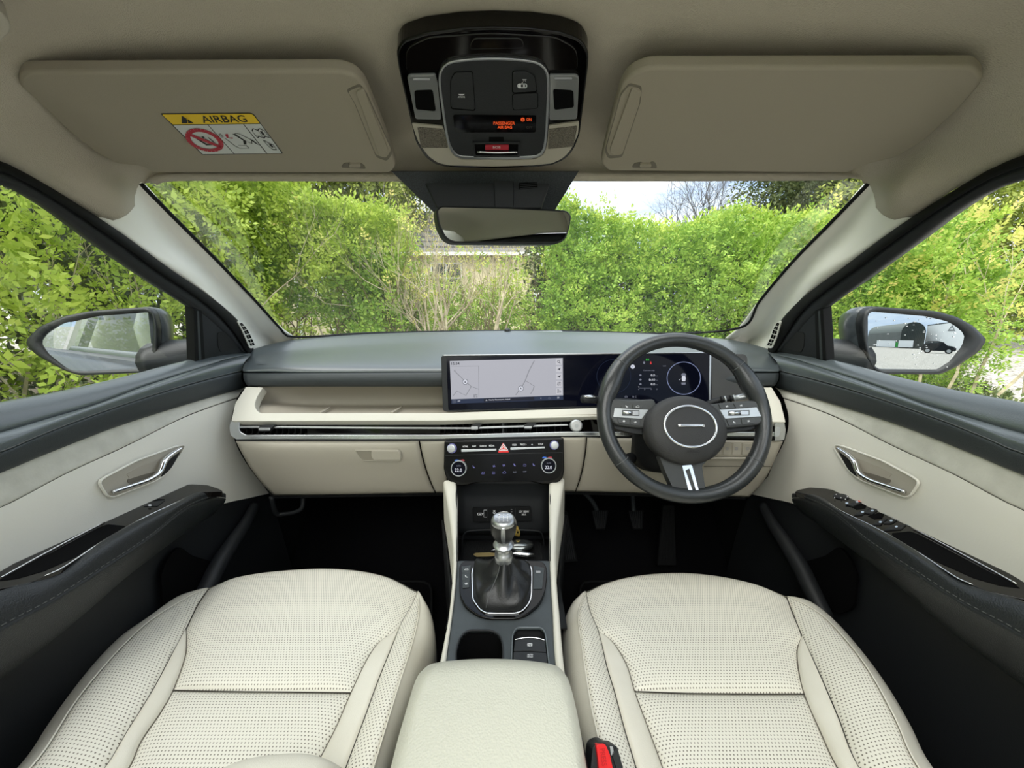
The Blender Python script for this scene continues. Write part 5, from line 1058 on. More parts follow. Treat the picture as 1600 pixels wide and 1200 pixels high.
    slab('handle_plate', inset(hc_, 2), off(hpn, .0006), creamp, t, t=.002, bevel=0)
    ho2 = f(rnd([(197, 741, 4), (220, 729), (262, 712, 4), (256, 731, 6), (240, 742, 6), (200, 752, 4), (202, 745)], 5, 4))
    slab('handle_recess', ho2, off(hpn, .0012), shelfm, t, t=.001, bevel=0)
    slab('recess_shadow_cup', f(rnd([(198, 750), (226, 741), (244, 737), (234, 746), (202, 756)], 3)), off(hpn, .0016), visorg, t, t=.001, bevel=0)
    tube('door_handle', [PP(*p, off(hpn, u_)) for p, u_ in zip(f([(176, 768.5), (205, 759), (232, 749.5), (249, 738), (256, 722), (264, 713), (283, 700.5)]), (.006, .010, .014, .015, .012, .008, .005))], [.0038, .0042, .0045, .005, .006, .006, .0045], chromeb, t, n=50, seg=12, flat=((0, 0, 1), .8))
    slab('handle_shadow_edge', f(rnd([(262, 714, 2), (284, 703, 2), (266, 735, 3), (252, 746, 3), (258, 728)], 2)), off(hpn, .0018), blackp, t, t=.002, bevel=.0005)
    # switches
    if L_:
        a = slab('window_switch', rnd([(224, 791), (238, 783.5), (258, 781), (246, 790.5)], 1), off(gp, .0012), blackp, t, t=.003, bevel=.0006)
        slab('switch_well', rnd([(236, 784), (247, 779.5), (258, 780), (247, 786.5)], 1), off(gp, .0006), void, t, t=.001, bevel=0)
        shape([ell(.5, .5, .5, .5, 10)], (231, 788, 237, 791), off(gp, .0030), whitep, a)
    else:
        # (right close-up, 5x from 1280,740)
        c5 = lambda x, y: (1280+x/5, 740+y/5)
        k = lathe('mirror_adjuster', [(.0125, 0), (.0125, .002), (.010, .003), (0, .0032)], PP(*c5(170, 182), gp), gp[1], blackp, t, n=28)
        for x, y in ((170, 188), (120, 188), (220, 180), (132, 162), (205, 200)): shape([ell(.5, .5, .5, .5, 8)], (c5(x, y)[0]-1, c5(x, y)[1]-.8, c5(x, y)[0]+1, c5(x, y)[1]+.8), off(gp, .0032), whitep, k)
        for q, dots in (([(210, 238), (290, 210), (345, 222), (262, 255)], [(216, 230), (297, 220)]), ([(270, 320), (345, 275), (400, 268), (335, 318)], [(338, 299)]), ([(345, 300), (410, 270), (470, 275), (410, 312)], [(415, 289)]),
                        ([(415, 395), (480, 360), (535, 350), (475, 395)], [(478, 378)]), ([(500, 385), (555, 352), (610, 360), (560, 385)], [(562, 367)]), ([(505, 440), (560, 405), (680, 395), (640, 430)], [(602, 414)])):
            a = slab('window_switch', [c5(*p) for p in q], off(gp, .0022), blackp, t, t=.004, bevel=.0006)
            for d_ in dots: shape([ell(.5, .5, .5, .5, 8)], (c5(*d_)[0]-2.6, c5(*d_)[1]-1.4, c5(*d_)[0]+2.6, c5(*d_)[1]+1.4), off(gp, .0026), M('switch_mark', (190, 205, 225), .5) if 'switch_mark' not in bpy.data.materials else bpy.data.materials['switch_mark'], a)
        shape([[(0, 0), (1, 0), (1, 1), (0, 1)]], (c5(305, 210)[0], c5(305, 210)[1], c5(322, 214)[0], c5(322, 218)[1]), off(gp, .003), led_or, t)
        for q in ([(240, 250), (330, 228), (370, 240), (360, 275), (290, 280)], [(380, 330), (470, 305), (510, 315), (490, 350), (430, 355)]):
            slab('switch_well', [c5(*p) for p in q], off(gp, .0006), void, t, t=.001, bevel=0)
        for a_, b_ in (((505, 312), (630, 370)), ((675, 392), (715, 413))): tube('switch_line', [PP(*c5(*a_), off(gp, .001)), PP(*c5(*b_), off(gp, .001))], .0005, silverp, t, n=2, seg=6)
    return t
dl_ = door(-1); dr_ = door(1)

# pillar behind the doors, rear quarter of the cabin
for s, nm in ((-1, 'trim_3'), (1, 'trim_4')):
    o = patch(nm, [[Tz(z, -.42, s, .01) for z in (.5, .9, 1.1, 1.3, 1.45)], [Tz(z, -.47, s, .05) for z in (.5, .9, 1.1, 1.3, 1.45)], [Tz(z, -.56, s, .05) for z in (.5, .9, 1.1, 1.3, 1.45)], [Tz(z, -.60, s, .01) for z in (.5, .9, 1.1, 1.3, 1.45)]], pillarm, None, nu=20, nv=16, thick=0)
    tag(o, 'pale plastic cover of the pillar behind the front seat, '+('passenger side' if s < 0 else 'driver side'), kind='structure')
# body side, outer skin and rear doors
body = thing('car_shell', V((0, -.8, .5)), 'dark glossy outer body side of the car seen in the door mirrors', 'car body')
for s in (-1, 1):
    X0 = lambda x: XS(x, s)
    yy = (1.25, .9, .5, 0, -.42, -.9, -1.4, -2.0)
    patch('outer_door_skin', [[V((X0(a), y, z)) for y in yy] for a, z in ((.79, 1.085), (.86, 1.03), (.895, .95), (.90, .84), (.885, .74), (.905, .62), (.90, .45), (.86, .30))], paint, body, nu=40, nv=30, thick=.004, uvf=lambda Q: Q[:, 1:3], face_eye=False)
    patch('belt_moulding', [[V((X0(.752), y, 1.075)) for y in yy], [V((X0(.765), y, 1.092)) for y in yy], [V((X0(.795), y, 1.085)) for y in yy]], capb, body, nu=20, nv=8, thick=0)
    tube('roof_rail', [Tz(1.47, 0.4, s, -.03), Tz(1.48, 0, s, -.03), Tz(1.48, -.6, s, -.03), Tz(1.47, -1.2, s, -.03)], .03, blackp, body, n=20)
    o = mesh('rear_window_pane', [Tz(1.43, -.6, s), Tz(1.42, -1.35, s), Tz(1.08, -1.45, s), Tz(1.08, -.6, s)], [(0, 1, 2, 3)], sideglass, body, False)
    patch('rear_door_trim', [[Tz(1.08, y, s, .02) for y in (-.6, -1.0, -1.5)], [V((X0(.70), y, .9)) for y in (-.6, -1.0, -1.5)], [V((X0(.70), y, .4)) for y in (-.6, -1.0, -1.5)]], blackp, body, nu=10, nv=10, thick=0)
    patch('rear_quarter_trim', [[V((X0(.60), -1.30, 1.45)), V((X0(.71), -1.36, 1.08)), V((X0(.71), -1.4, .5))], [V((X0(.52), -1.75, 1.40)), V((X0(.60), -1.75, 1.08)), V((X0(.62), -1.75, .5))]], pillarm, body, nu=10, nv=6, thick=0)

# door mirrors
def dmirror(s, face, gls, cpx, X, ah_, ag, nz, lab):
    c_ = PX(cpx[0], cpx[1], X)
    nf = V((-s*math.sin(math.radians(ah_)), -math.cos(math.radians(ah_)), .03)).normalized(); ng = V((-s*math.sin(math.radians(ag)), -math.cos(math.radians(ag)), nz)).normalized()
    t = thing('door_mirror', c_, lab, 'door mirror', 'door mirrors')
    fc = [tuple(p) for p in cat([(*p[:2], 0) for p in rnd(face, 6, 4)], 72, closed=True)[:, :2]]
    P0 = [PP(p[0], p[1], (c_, nf)) for p in fc]; cc = sum(P0, V())/72; rings = []
    inn = V((-s, 0, 0))
    for dpt, k, sh in ((0.0, .975, 0), (-.004, 1.0, 0), (.02, 1.015, 0), (.06, .99, .004), (.095, .86, .012), (.12, .66, .02), (.135, .35, .03), (.138, .05, .035)):
        rings.append([cc+(p-cc)*k-nf*max(dpt, 0)+(nf*.004 if dpt < 0 else V())+inn*sh for p in P0])
    loft('housing', rings[2:], capm, t)
    ro = [tuple(p) for p in fc]; gi = [tuple(p) for p in cat([(*p[:2], 0) for p in rnd(gls, 5, 4)], 72, closed=True)[:, :2]]
    # align ring starts
    a0 = np.array(ro); b0 = np.array(gi); k = int(np.argmin(((b0-a0[0])**2).sum(1))); gi = gi[k:]+gi[:k]
    if np.linalg.norm(np.array(gi[10])-a0[10]) > np.linalg.norm(np.array(gi[-10])-a0[10]): gi = [gi[0]]+gi[:0:-1]
    A = [PP(p[0], p[1], (c_, nf)) for p in ro]; Bk = [v-nf*.022 for v in A]; Cc = [PP(p[0], p[1], (c_+nf*.0, nf)) for p in gi]; Dd = [v-nf*.02 for v in Cc]
    Am = [a+nf*.003+(c2-a)*.3 for a, c2 in zip(A, Cc)]
    loft('mirror_surround', [Bk, A, Am, Cc, Dd], capb, t, cap=False)
    gpl_ = (c_-nf*.006, ng)
    slab('mirror_glass', inset(gi, -1.0), gpl_, mirr, t, t=.002, bevel=0)
    slab('glass_backing', inset(gi, -2.5), off(gpl_, -.003), capb, t, t=.004, bevel=0)
    foot = [PX(cpx[0]+(-s)*a, cpx[1]+b, X*k_) for a, b, k_ in ()]
    b0_ = cc+inn*.09-nf*.07+V((0, 0, -.035)); tz = V((XS(.745, s), b0_.y+.07, 1.115))
    rr_ = []
    for u in np.linspace(0, 1, 8):
        q = b0_.lerp(tz, u); rr_.append([q+V((0, math.cos(a)*(.062-.012*u), math.sin(a)*(.044+.004*u)-.012*(1-u))) for a in np.linspace(0, 2*math.pi, 17)[:-1]])
    loft('mirror_foot', rr_, capb, t)
    return t, gpl_
fl_ = [(40, 532, 4), (62, 510), (100, 494), (140, 486), (228, 479.5, 8), (241, 486, 8), (246, 510), (246, 540), (240, 562), (229, 582, 6), (122, 587, 10), (95, 576), (57, 555), (42, 540, 4)]
gl_ = [(66, 535, 3), (75, 522), (100, 506), (150, 494), (230, 487.5, 4), (239, 492, 4), (240, 515), (237, 555), (229, 577, 5), (125, 580, 8), (107, 576), (77, 552)]
frr = [(1542, 531, 4), (1522, 510), (1495, 495), (1462, 486), (1363, 478.5, 8), (1350, 486, 8), (1345, 505), (1350, 540), (1360, 572, 6), (1374, 584.5, 6), (1470, 585, 8), (1495, 573), (1530, 549, 5)]
grr = [(1356, 491, 4), (1364, 486, 4), (1450, 494), (1482, 502), (1497, 512), (1506, 525, 3), (1502, 540), (1482, 565), (1465, 577.5, 5), (1375, 577.5, 5), (1364, 570, 4), (1356, 537)]
dmirror(-1, fl_, gl_, (150, 530), -.92, 20, 29, .02, 'dark door mirror outside the passenger window reflecting the car side')
tmr, RMP = dmirror(1, frr, grr, (1430, 530), .905, 11, 15.5, .0436, 'dark door mirror outside the driver window reflecting sky and a barn')
dv, df = [], []
for i in range(60):            # dried rain spots on the driver mirror
    x, y = random.uniform(1358, 1500), random.uniform(488, 578); r = random.uniform(.0006, .0014); c_ = PP(x, y, off(RMP, .0015)); n_ = RMP[1]; a_ = n_.orthogonal().normalized(); b_ = n_.cross(a_); k = len(dv)
    dv += [c_+(a_*math.cos(q)+b_*math.sin(q))*r for q in np.linspace(0, 2*math.pi, 7)[:-1]]; df.append(tuple(range(k, k+6)))
tag(mesh('water_spots', dv, df, whitep, tmr, False, face_eye=True), kind='stuff')
def reflect(px, py, pl=RMP):
    d = ray(px, py).normalized(); p = PP(px, py, pl); n = pl[1]; return p, d-n*2*d.dot(n)
def refl_at(px, py, dist):
    p, d = reflect(px, py); h = math.hypot(d.x, d.y); return p+d*(dist/h)

# ================================================================ SEATS
def seat(nm, lab, cz, drv):
    """curves are measured on the seat: front arc, outline, piping, seams; z is the height of each line"""
    t = thing(nm, V((0.36 if drv else -.38, .35, .45)), lab, 'car seat', 'front seats')
    if not drv:
        arc = [(325, 920), (370, 902), (450, 891), (530, 889), (600, 900), (653, 925)]
        Lo = [(325, 920), (280, 932), (230, 968), (190, 995), (150, 1035), (110, 1085), (70, 1142), (30, 1200)]
        Lp = [(325, 920), (300, 930), (240, 966), (200, 1001), (155, 1050), (115, 1101), (52, 1195)]
        Ls = [(325, 920), (310, 942), (290, 983), (272, 1015), (240, 1075), (200, 1140), (163, 1200)]
        Lb = [(290, 983), (291, 997), (289, 1025), (270, 1078), (250, 1113), (220, 1157), (200, 1200)]
        Rb = [(627, 973), (614, 988), (592, 1003), (574, 1028), (548, 1082), (525, 1135), (492, 1200)]
        Rs = [(653, 925), (641, 950), (627, 973), (610, 1015), (590, 1065), (570, 1120), (540, 1200)]
        Rp = [(653, 925), (655, 955), (646, 1000), (622, 1075), (602, 1140), (584, 1200)]
        Ro = [(653, 925), (671, 953), (677, 985), (675, 1010), (661, 1055), (640, 1120), (616, 1200)]
        hs = ([(270, 1078), (360, 1080), (460, 1081), (548, 1082)])
    else:
        arc = [(915, 925), (950, 910), (1000, 899), (1060, 895), (1120, 900), (1180, 913), (1230, 933)]
        Lo = [(915, 925), (896, 940), (884, 965), (882, 1000), (884, 1060), (892, 1120), (908, 1200)]
        Lp = [(915, 925), (906, 948), (903, 965), (909, 1010), (923, 1100), (934, 1150), (944, 1200)]
        Ls = [(915, 925), (922, 955), (936, 988), (948, 1040), (960, 1080), (976, 1140), (994, 1200)]
        Lb = [(936, 988), (948, 994), (962, 1008), (980, 1040), (992, 1080), (1014, 1140), (1036, 1200)]
        Rb = [(1253, 992), (1246, 1015), (1248, 1045), (1257, 1084), (1282, 1142), (1310, 1200)]
        Rs = [(1230, 933), (1240, 960), (1253, 992), (1280, 1050), (1310, 1120), (1343, 1200)]
        Rp = [(1230, 933), (1245, 938), (1285, 962), (1330, 1010), (1365, 1060), (1400, 1125), (1436, 1200)]
        Ro = [(1230, 933), (1264, 940), (1305, 973), (1350, 1025), (1390, 1080), (1425, 1140), (1456, 1200)]
        hs = [(992, 1080), (1080, 1083), (1170, 1084), (1257, 1084)]
    def zz(l, za, zb):       # heights run from za at the front to zb at the frame's foot
        n = len(l); out = []
        for i, p in enumerate(l):
            k = i/(n-1); out.append(PZ(p[0], p[1], za+(zb-za)*min(1, k*1.5)))
        return out
    def ext(P, y=.14):
        p = P[-1]; q = P[-2]; d = (p-q)/max(1e-6, q.y-p.y); return P+[p+d*(p.y-y)*.35+V((0, -(p.y-y)*.65-.0, 0))] if False else P+[V((p.x+d.x*(p.y-y)*.3, y, p.z))]
    zf = .668
    A = [PZ(x, y, zf) for x, y in arc]
    LO, LP2, LS, LB = ext(zz(Lo, zf, .645)), ext(zz(Lp, zf, .700)), ext(zz(Ls, zf, .683)), ext(zz(Lb, .676, .676))
    RB, RS, RP, RO = ext(zz(Rb, .676, .676)), ext(zz(Rs, zf, .683)), ext(zz(Rp, zf, .700)), ext(zz(Ro, zf, .645))
    H = [PZ(x, y, .676) for x, y in hs]
    il = 3 if not drv else 4; ir = 4 if not drv else 3
    # front half of the middle cushion: seam to tip, then along the insert
    tl = 2; tr = 2
    Lf = LS[:tl+1]+LB[1:il+1]; Rf = RS[:tr+1]+RB[1:ir+1]
    Lf[-1] = H[0]; Rf[-1] = H[-1]
    coons('front_cushion_panel', A, H, Lf, Rf, perf, t, nu=60, nv=60, pu=.010, pv=1, sink=.003, ex=8)
    Lr = [H[0]]+LB[il+1:]; Rr_ = [H[-1]]+RB[ir+1:]
    coons('rear_cushion_panel', H, None, Lr, Rr_, perf, t, nu=60, nv=40, pu=.008, pv=1, sink=.003, ex=8)
    coons('cushion_insert', None, None, LS[tl:], LB, leather, t, nu=14, nv=60, pu=.006, pv=-1, sink=.0025, ex=3)
    coons('cushion_insert', None, None, RB, RS[tr:], leather, t, nu=14, nv=60, pu=.006, pv=-1, sink=.0025, ex=3)
    coons('side_bolster', None, None, LP2, LS, perf, t, nu=20, nv=70, pu=.009, pv=-1, sink=.0025, ex=3)
    coons('side_bolster', None, None, RS, RP, perf, t, nu=20, nv=70, pu=.009, pv=-1, sink=.0025, ex=3)
    for O_, P_, sg in ((LO, LP2, -1), (RO, RP, 1)):
        n_ = 60; o = cat(O_, n_); p = cat(P_, n_); rows = [p]
        rows.append(p*.55+o*.45+np.array([sg*.003, 0, .004])); rows.append(o); rows.append(o+np.array([sg*.004, 0, -.03])); rows.append(o+np.array([sg*.002, 0, -.09])); rows.append(o+np.array([-sg*.01, 0, -.2]))
        patch('bolster_side', [[V(x) for x in r] for r in rows], leather, t, nu=60, nv=30, thick=0)
    a_ = cat(A, 50); patch('cushion_front', [[V(x) for x in a_], [V((x[0], x[1]+.006, x[2]-.006)) for x in a_], [V((x[0], x[1]+.010, x[2]-.03)) for x in a_], [V((x[0], x[1]+.0, x[2]-.09)) for x in a_], [V((x[0], x[1]-.03, x[2]-.18)) for x in a_]], leather, t, nu=50, nv=20, thick=0)
    # piping and stitches
    for P_ in (LP2, RP): tube('piping', [p+V((0, 0, .0008)) for p in P_], .0013, leather, t, n=80, seg=6)
    for S_, up in ((LS, .0), (RS, .0)): tube('seam', [p+V((0, 0, -.0012)) for p in S_], .0009, gap, t, n=80, seg=5)
    tube('seam', [p+V((0, 0, -.0010)) for p in H], .0010, gap, t, n=40, seg=5)
    tube('seam', [p+V((0, 0, -.0014)) for p in LB[:]], .0008, visorg, t, n=60, seg=5); tube('seam', [p+V((0, 0, -.0014)) for p in RB], .0008, visorg, t, n=60, seg=5)
    sv, sf = [], []
    for P_, offx in ((LP2, .004), (RP, -.004), (LB, -.0035), (RB, .0035)):
        Q = cat(P_, 240)
        for i in range(0, 238, 2):
            k = len(sv); a = Q[i]+np.array([offx, 0, .0022]); b = Q[i+1]+np.array([offx, 0, .0022]); w2 = np.array([.0006, 0, 0])
            sv += [V(a-w2), V(a+w2), V(b+w2), V(b-w2)]; sf.append((k, k+1, k+2, k+3))
    tag(mesh('stitching', sv, sf, stitch, t, False, face_eye=True), kind='stuff')
    # backrest and headrest
    cx = .365 if drv else -.385
    def ring(y, z, w, d, n=36, tilt=.28):
        return [V((cx+math.copysign(abs(math.cos(q))**.55, math.cos(q))*w, y+math.copysign(abs(math.sin(q))**.6, math.sin(q))*d, z-math.sin(q)*d*tilt)) for q in np.linspace(0, 2*math.pi, n+1)[:-1]]
    if not drv: y0 = .285
    else: y0 = .255
    loft('backrest', [ring(y0-.045, .60, .20, .05), ring(y0-.045, .66, .225, .055), ring(y0-.065, .72, .235, .055), ring(y0-.15, .85, .240, .055), ring(y0-.26, 1.02, .245, .055), ring(y0-.36, 1.18, .235, .05), ring(y0-.42, 1.27, .19, .045), ring(y0-.435, 1.30, .15, .02)], leather, t)
    if not drv:
        pr = [PZ(*a) for a in ((355, 1198, .725), (385, 1187, .738), (430, 1179.5, .742), (480, 1178.5, .742), (512, 1187, .738), (534, 1199, .725))]
        patch('backrest_foot', [[p+V((0, .0, -.03)) for p in pr], pr, [p+V((0, -.015, .012)) for p in pr], [p+V((0, -.05, .02)) for p in pr]], leather, t, nu=30, nv=14, thick=0)
    hy = y0-.46; ring2_ = lambda y, z, w, d: ring(y, z, w, d, tilt=.2)
    loft('headrest', [ring2_(hy+.01, 1.325, .08, .02), ring2_(hy, 1.335, .11, .04), ring2_(hy-.01, 1.40, .125, .05), ring2_(hy-.02, 1.46, .115, .045), ring2_(hy-.022, 1.48, .08, .02)], leather, t)
    for dx_ in (-.055, .055): tube('headrest_post', [V((cx+dx_, hy+.01, 1.27)), V((cx+dx_, hy, 1.35))], .006, chrome, t, n=3)
    box('seat_base', cx-.20, cx+.20, .12, .60, .36, .50, blackd, t, bevel=.01)
    return t
seat('passenger_car_seat', 'cream perforated leather front seat beside the passenger door', .68, False)
seat('driver_car_seat', 'cream perforated leather front seat facing the steering wheel', .68, True)

# rear seats, seen in the mirrors only
rs = thing('rear_bench', V((0, -.95, .5)), 'cream rear bench behind the front seats', 'rear seat')
for cx in (-.38, 0, .38):
    r_ = lambda y, z, w, d, n=28: [V((cx+math.copysign(abs(math.cos(q))**.5, math.cos(q))*w, y+math.copysign(abs(math.sin(q))**.6, math.sin(q))*d, z)) for q in np.linspace(0, 2*math.pi, n+1)[:-1]]
    loft('bench_backrest', [r_(-.88, .60, .185, .07), r_(-.95, .85, .188, .07), r_(-1.03, 1.1, .185, .065), r_(-1.07, 1.22, .15, .04)], leather, rs)
    loft('bench_cushion', [r_(-.72, .42, .18, .24), r_(-.72, .56, .19, .25), r_(-.72, .60, .17, .22)], leather, rs)
    loft('bench_headrest', [r_(-1.08, 1.20, .10, .05), r_(-1.10, 1.30, .11, .05), r_(-1.11, 1.34, .08, .03)], leather, rs)

# belt buckle by the driver seat
bp_ = thing('seatbelt_buckle', PZ(950, 1180, .745), 'black seatbelt buckle with a red release button beside the armrest', 'seatbelt buckle')
BP = plane3(PZ(930, 1195, .74), PZ(975, 1195, .735), PZ(945, 1160, .752))
slab('buckle_body', rnd([(926, 1169, 3), (930, 1163, 4), (938, 1159.5, 3), (946, 1160, 2), (950, 1164), (962, 1165, 2), (965, 1168), (978, 1215), (980, 1260), (922, 1260), (923, 1200)], 2), BP, blackp, bp_, t=.022, bevel=.003, seg=3)
rb2 = slab('release_button', rnd([(931.5, 1166, 2.5), (934, 1163, 2), (946, 1163, 3), (953, 1178), (961, 1215), (963, 1258), (938, 1258), (935, 1190)], 2), off(BP, .004), buckle, bp_, t=.008, bevel=.002, seg=3)
text('PRESS', [(945, 1169), (948.5, 1196), (940.5, 1197.5), (937, 1170)], off(BP, .004), M('buckle_emboss', (190, 20, 26), .4), rb2)
slab('tongue_slot', [(953, 1166), (957.5, 1166.5), (960, 1182), (955, 1180)], off(BP, .001), silverp, bp_, t=.002, bevel=0)
slab('buckle_rib', rnd([(957, 1181), (963, 1168), (974, 1210), (972, 1240), (963, 1200)], 1), off(BP, .003), blackp, bp_, t=.004, bevel=.001)

# ================================================================ FOOTWELL
def pedal(nm, ol, Y, lab, arm, ribs=7, mat=blackp):
    pl = plane3(PY(ol[0][0], ol[0][1], Y+.03), PY(ol[1][0], ol[1][1], Y+.03), PY(ol[2][0], ol[2][1], Y-.02))
    c_ = sum((PP(a[0], a[1], pl) for a in ol), V())/4
    t = thing(nm, c_, lab, 'pedal')
    slab('pedal_pad', rnd(ol, 2), pl, blackd, t, t=.012, bevel=.003)
    for i in range(ribs):
        u0, u1 = .06+i/ribs*.9, .06+i/ribs*.9+.055
        Q = [tuple(np.array(ol[0])*(1-u)*(1-v)+np.array(ol[1])*u*(1-v)+np.array(ol[2])*u*v+np.array(ol[3])*(1-u)*v) for u, v in ((u0, .06), (u1, .06), (u1, .94), (u0, .94))]
        slab('pedal_rib', Q, off(pl, .002), mat, t, t=.003, bevel=.0006)
    if arm: tube('pedal_arm', [PY(a, b, Y+.03) for a, b in arm], .007, silverp if False else blackpad2, t, n=14, seg=10)
    return t
pedal('clutch_pedal', [(924, 797), (951, 797), (946, 826), (931, 826)], 1.10, 'left small ribbed rubber foot pedal', [(905, 762), (915, 772), (925, 783), (933, 797)])
pedal('brake_pedal', [(981, 797), (1006, 797), (1004, 826), (989, 826)], 1.10, 'middle small ribbed rubber foot pedal on a straight arm', [(987, 762), (989, 780), (990, 798)])
pedal('accelerator_pedal', [(1036, 790), (1054, 790), (1057, 884), (1027, 884)], 1.12, 'long narrow floor hinged foot pedal under the wheel', None, 5, blackd)
pedal('foot_rest', [(872, 800), (887, 800), (903, 878), (873, 880)], 1.10, 'ribbed black foot rest plate beside the console', None, 8, blackp)
for nm, x0, x1, lab in (('floor_mat', -.62, -.20, 'black carpet mat in the passenger footwell'), ('floor_mat', .16, .58, 'black carpet mat under the driver pedals')):
    t = thing(nm, V(((x0+x1)/2, .8, .352)), lab, 'floor mat', 'floor mats')
    o = [(x0, .55), (x0, .9), (x0+.04, .98), (x0+.05, 1.06), (x1-.05, 1.06), (x1-.02, .9), (x1, .8), (x1, .55)]
    o = rnd(o, .03, 3); zf_ = lambda y: float(np.interp(y, [.5, .95, 1.12], [.352, .354, .41]))
    mesh('mat_pile', [V((a, b, zf_(b)+.004)) for a, b in o], [tuple(range(len(o)))], carpet, t, False, face_eye=True)
    tube('mat_binding', [V((a, b, zf_(b)+.006)) for a, b in o], .004, blackd, t, n=80, seg=6, closed=True, spline=False)
slab('kick_panel', [(1072, 776), (1200, 776), (1230, 930), (1150, 930), (1110, 850)], plane3(PY(1072, 776, 1.1), PY(1200, 776, 1.05), V((.62, .9, .45))), blackd, body, t=.01, bevel=.002) if False else None

for s in (-1, 1):
    slab('kick_panel', [], None, None) if False else box('kick_panel', min(XS(.735, s), XS(.72, s)), max(XS(.735, s), XS(.72, s)), .88, 1.36, .34, 1.08, blackd, body, bevel=0)
# ================================================================ OUTSIDE
def leafmat(name, cols, tr=.35):
    m = bpy.data.materials.new(name); m.use_nodes = True; nt = m.node_tree; nt.nodes.clear()
    o = nt.nodes.new('ShaderNodeOutputMaterial'); g = nt.nodes.new('ShaderNodeNewGeometry'); r = nt.nodes.new('ShaderNodeValToRGB')
    n = len(cols)
    while len(r.color_ramp.elements) < n: r.color_ramp.elements.new(.5)
    for i, c_ in enumerate(cols): r.color_ramp.elements[i].position = i/(n-1); r.color_ramp.elements[i].color = lin(c_)
    tc = nt.nodes.new('ShaderNodeTexCoord'); nz = nt.nodes.new('ShaderNodeTexNoise'); nz.inputs['Scale'].default_value = 2.2
    nt.links.new(tc.outputs['Object'], nz.inputs[0])
    ad = nt.nodes.new('ShaderNodeMath'); ad.operation = 'MULTIPLY_ADD'; ad.inputs[1].default_value = 1.8; ad.inputs[2].default_value = -.55
    nt.links.new(nz.outputs[0], ad.inputs[0])
    mi = nt.nodes.new('ShaderNodeMath'); mi.operation = 'MULTIPLY_ADD'; mi.inputs[1].default_value = .55
    ha = nt.nodes.new('ShaderNodeMath'); ha.operation = 'MULTIPLY'; ha.inputs[1].default_value = .55
    nt.links.new(ad.outputs[0], ha.inputs[0]); nt.links.new(g.outputs['Random Per Island'], mi.inputs[0]); nt.links.new(ha.outputs[0], mi.inputs[2]); nt.links.new(mi.outputs[0], r.inputs[0])
    d = nt.nodes.new('ShaderNodeBsdfPrincipled'); d.inputs['Roughness'].default_value = .5; d.inputs['Specular IOR Level'].default_value = .35
    t = nt.nodes.new('ShaderNodeBsdfTranslucent'); x = nt.nodes.new('ShaderNodeMixShader'); x.inputs[0].default_value = tr
    nt.links.new(r.outputs[0], d.inputs['Base Color']); nt.links.new(r.outputs[0], t.inputs[0]); nt.links.new(d.outputs[0], x.inputs[1]); nt.links.new(t.outputs[0], x.inputs[2]); nt.links.new(x.outputs[0], o.inputs[0])
    return m
lf_bright = leafmat('bright_leaves', [(118, 142, 52), (168, 192, 76), (198, 216, 98), (220, 228, 124)])
lf_hedge = leafmat('hedge_leaves', [(96, 130, 54), (146, 182, 76), (180, 208, 96), (208, 220, 118)])
lf_yellow = leafmat('yellow_leaves', [(150, 172, 80), (200, 206, 104), (226, 216, 124), (232, 200, 146)])
lf_olive = leafmat('olive_tree_leaves', [(92, 106, 46), (130, 144, 62), (160, 172, 80), (188, 190, 96)])
lf_dark = leafmat('conifer_and_shade_leaves', [(60, 74, 50), (90, 104, 64), (116, 126, 80), (140, 146, 96)], .15)  # also colours the inner leaves that stand for hedge shade
lf_ivy = leafmat('ivy_leaves', [(52, 68, 40), (78, 98, 54), (120, 130, 80), (160, 168, 110)], .15)
bark = M('pale_bark', (214, 202, 172), .85, var=(14, (158, 144, 116)))
barkd = M('dark_bark', (126, 108, 84), .9)
def unit(v): return v/(np.linalg.norm(v, axis=-1, keepdims=True)+1e-9)
def leafverts(base, axis, side, L, W, fold=.25):
    """quads: base, left, tip, right"""
    n = np.cross(axis, side); mid = base+axis*L[:, None]*.45
    return np.stack([base, mid+side*W[:, None]-n*(W*fold)[:, None], base+axis*L[:, None]-n*(L*.12)[:, None], mid-side*W[:, None]-n*(W*fold)[:, None]], 1)
def rawmesh(name, Q, mat, parent, quad=True):
    n = len(Q); me = bpy.data.meshes.new(name); me.vertices.add(n*4); me.vertices.foreach_set('co', Q.reshape(-1).astype(np.float32))
    me.loops.add(n*4); me.loops.foreach_set('vertex_index', np.arange(n*4, dtype=np.int32)); me.polygons.add(n); me.polygons.foreach_set('loop_start', np.arange(0, n*4, 4, dtype=np.int32))
    me.update(calc_edges=True); return link(name, me, mat, parent)
def sprayquads(P, Dr, size, k=7, sl=3.2):
    """pinnate sprays: P anchors, Dr stem directions, size leaflet length"""
    n = len(P); Dr = unit(Dr); up = rng.normal(size=(n, 3)); S_ = unit(np.cross(Dr, up)); out = []
    L = size*rng.uniform(.7, 1.25, n)
    for i in range(k):
        if i == k-1: ax = Dr; b = P+Dr*(L*sl*.92)[:, None]
        else:
            sg = 1 if i % 2 else -1; f = (i//2+1)/((k+1)//2+.3); b = P+Dr*(L*sl*f*.85)[:, None]; ax = unit(S_*sg*.8+Dr*.55+rng.normal(size=(n, 3))*.15)
        sd_ = unit(np.cross(ax, np.cross(Dr, S_)+rng.normal(size=(n, 3))*.2))
        l_ = L*rng.uniform(.75, 1.1, n); out.append(leafverts(b, ax, sd_, l_, l_*.27))
    return np.concatenate(out)
def foliage(name, P, Dr, size, mat, parent, k=7):
    return tag(rawmesh(name, sprayquads(P, Dr, size, k), mat, parent), kind='stuff')
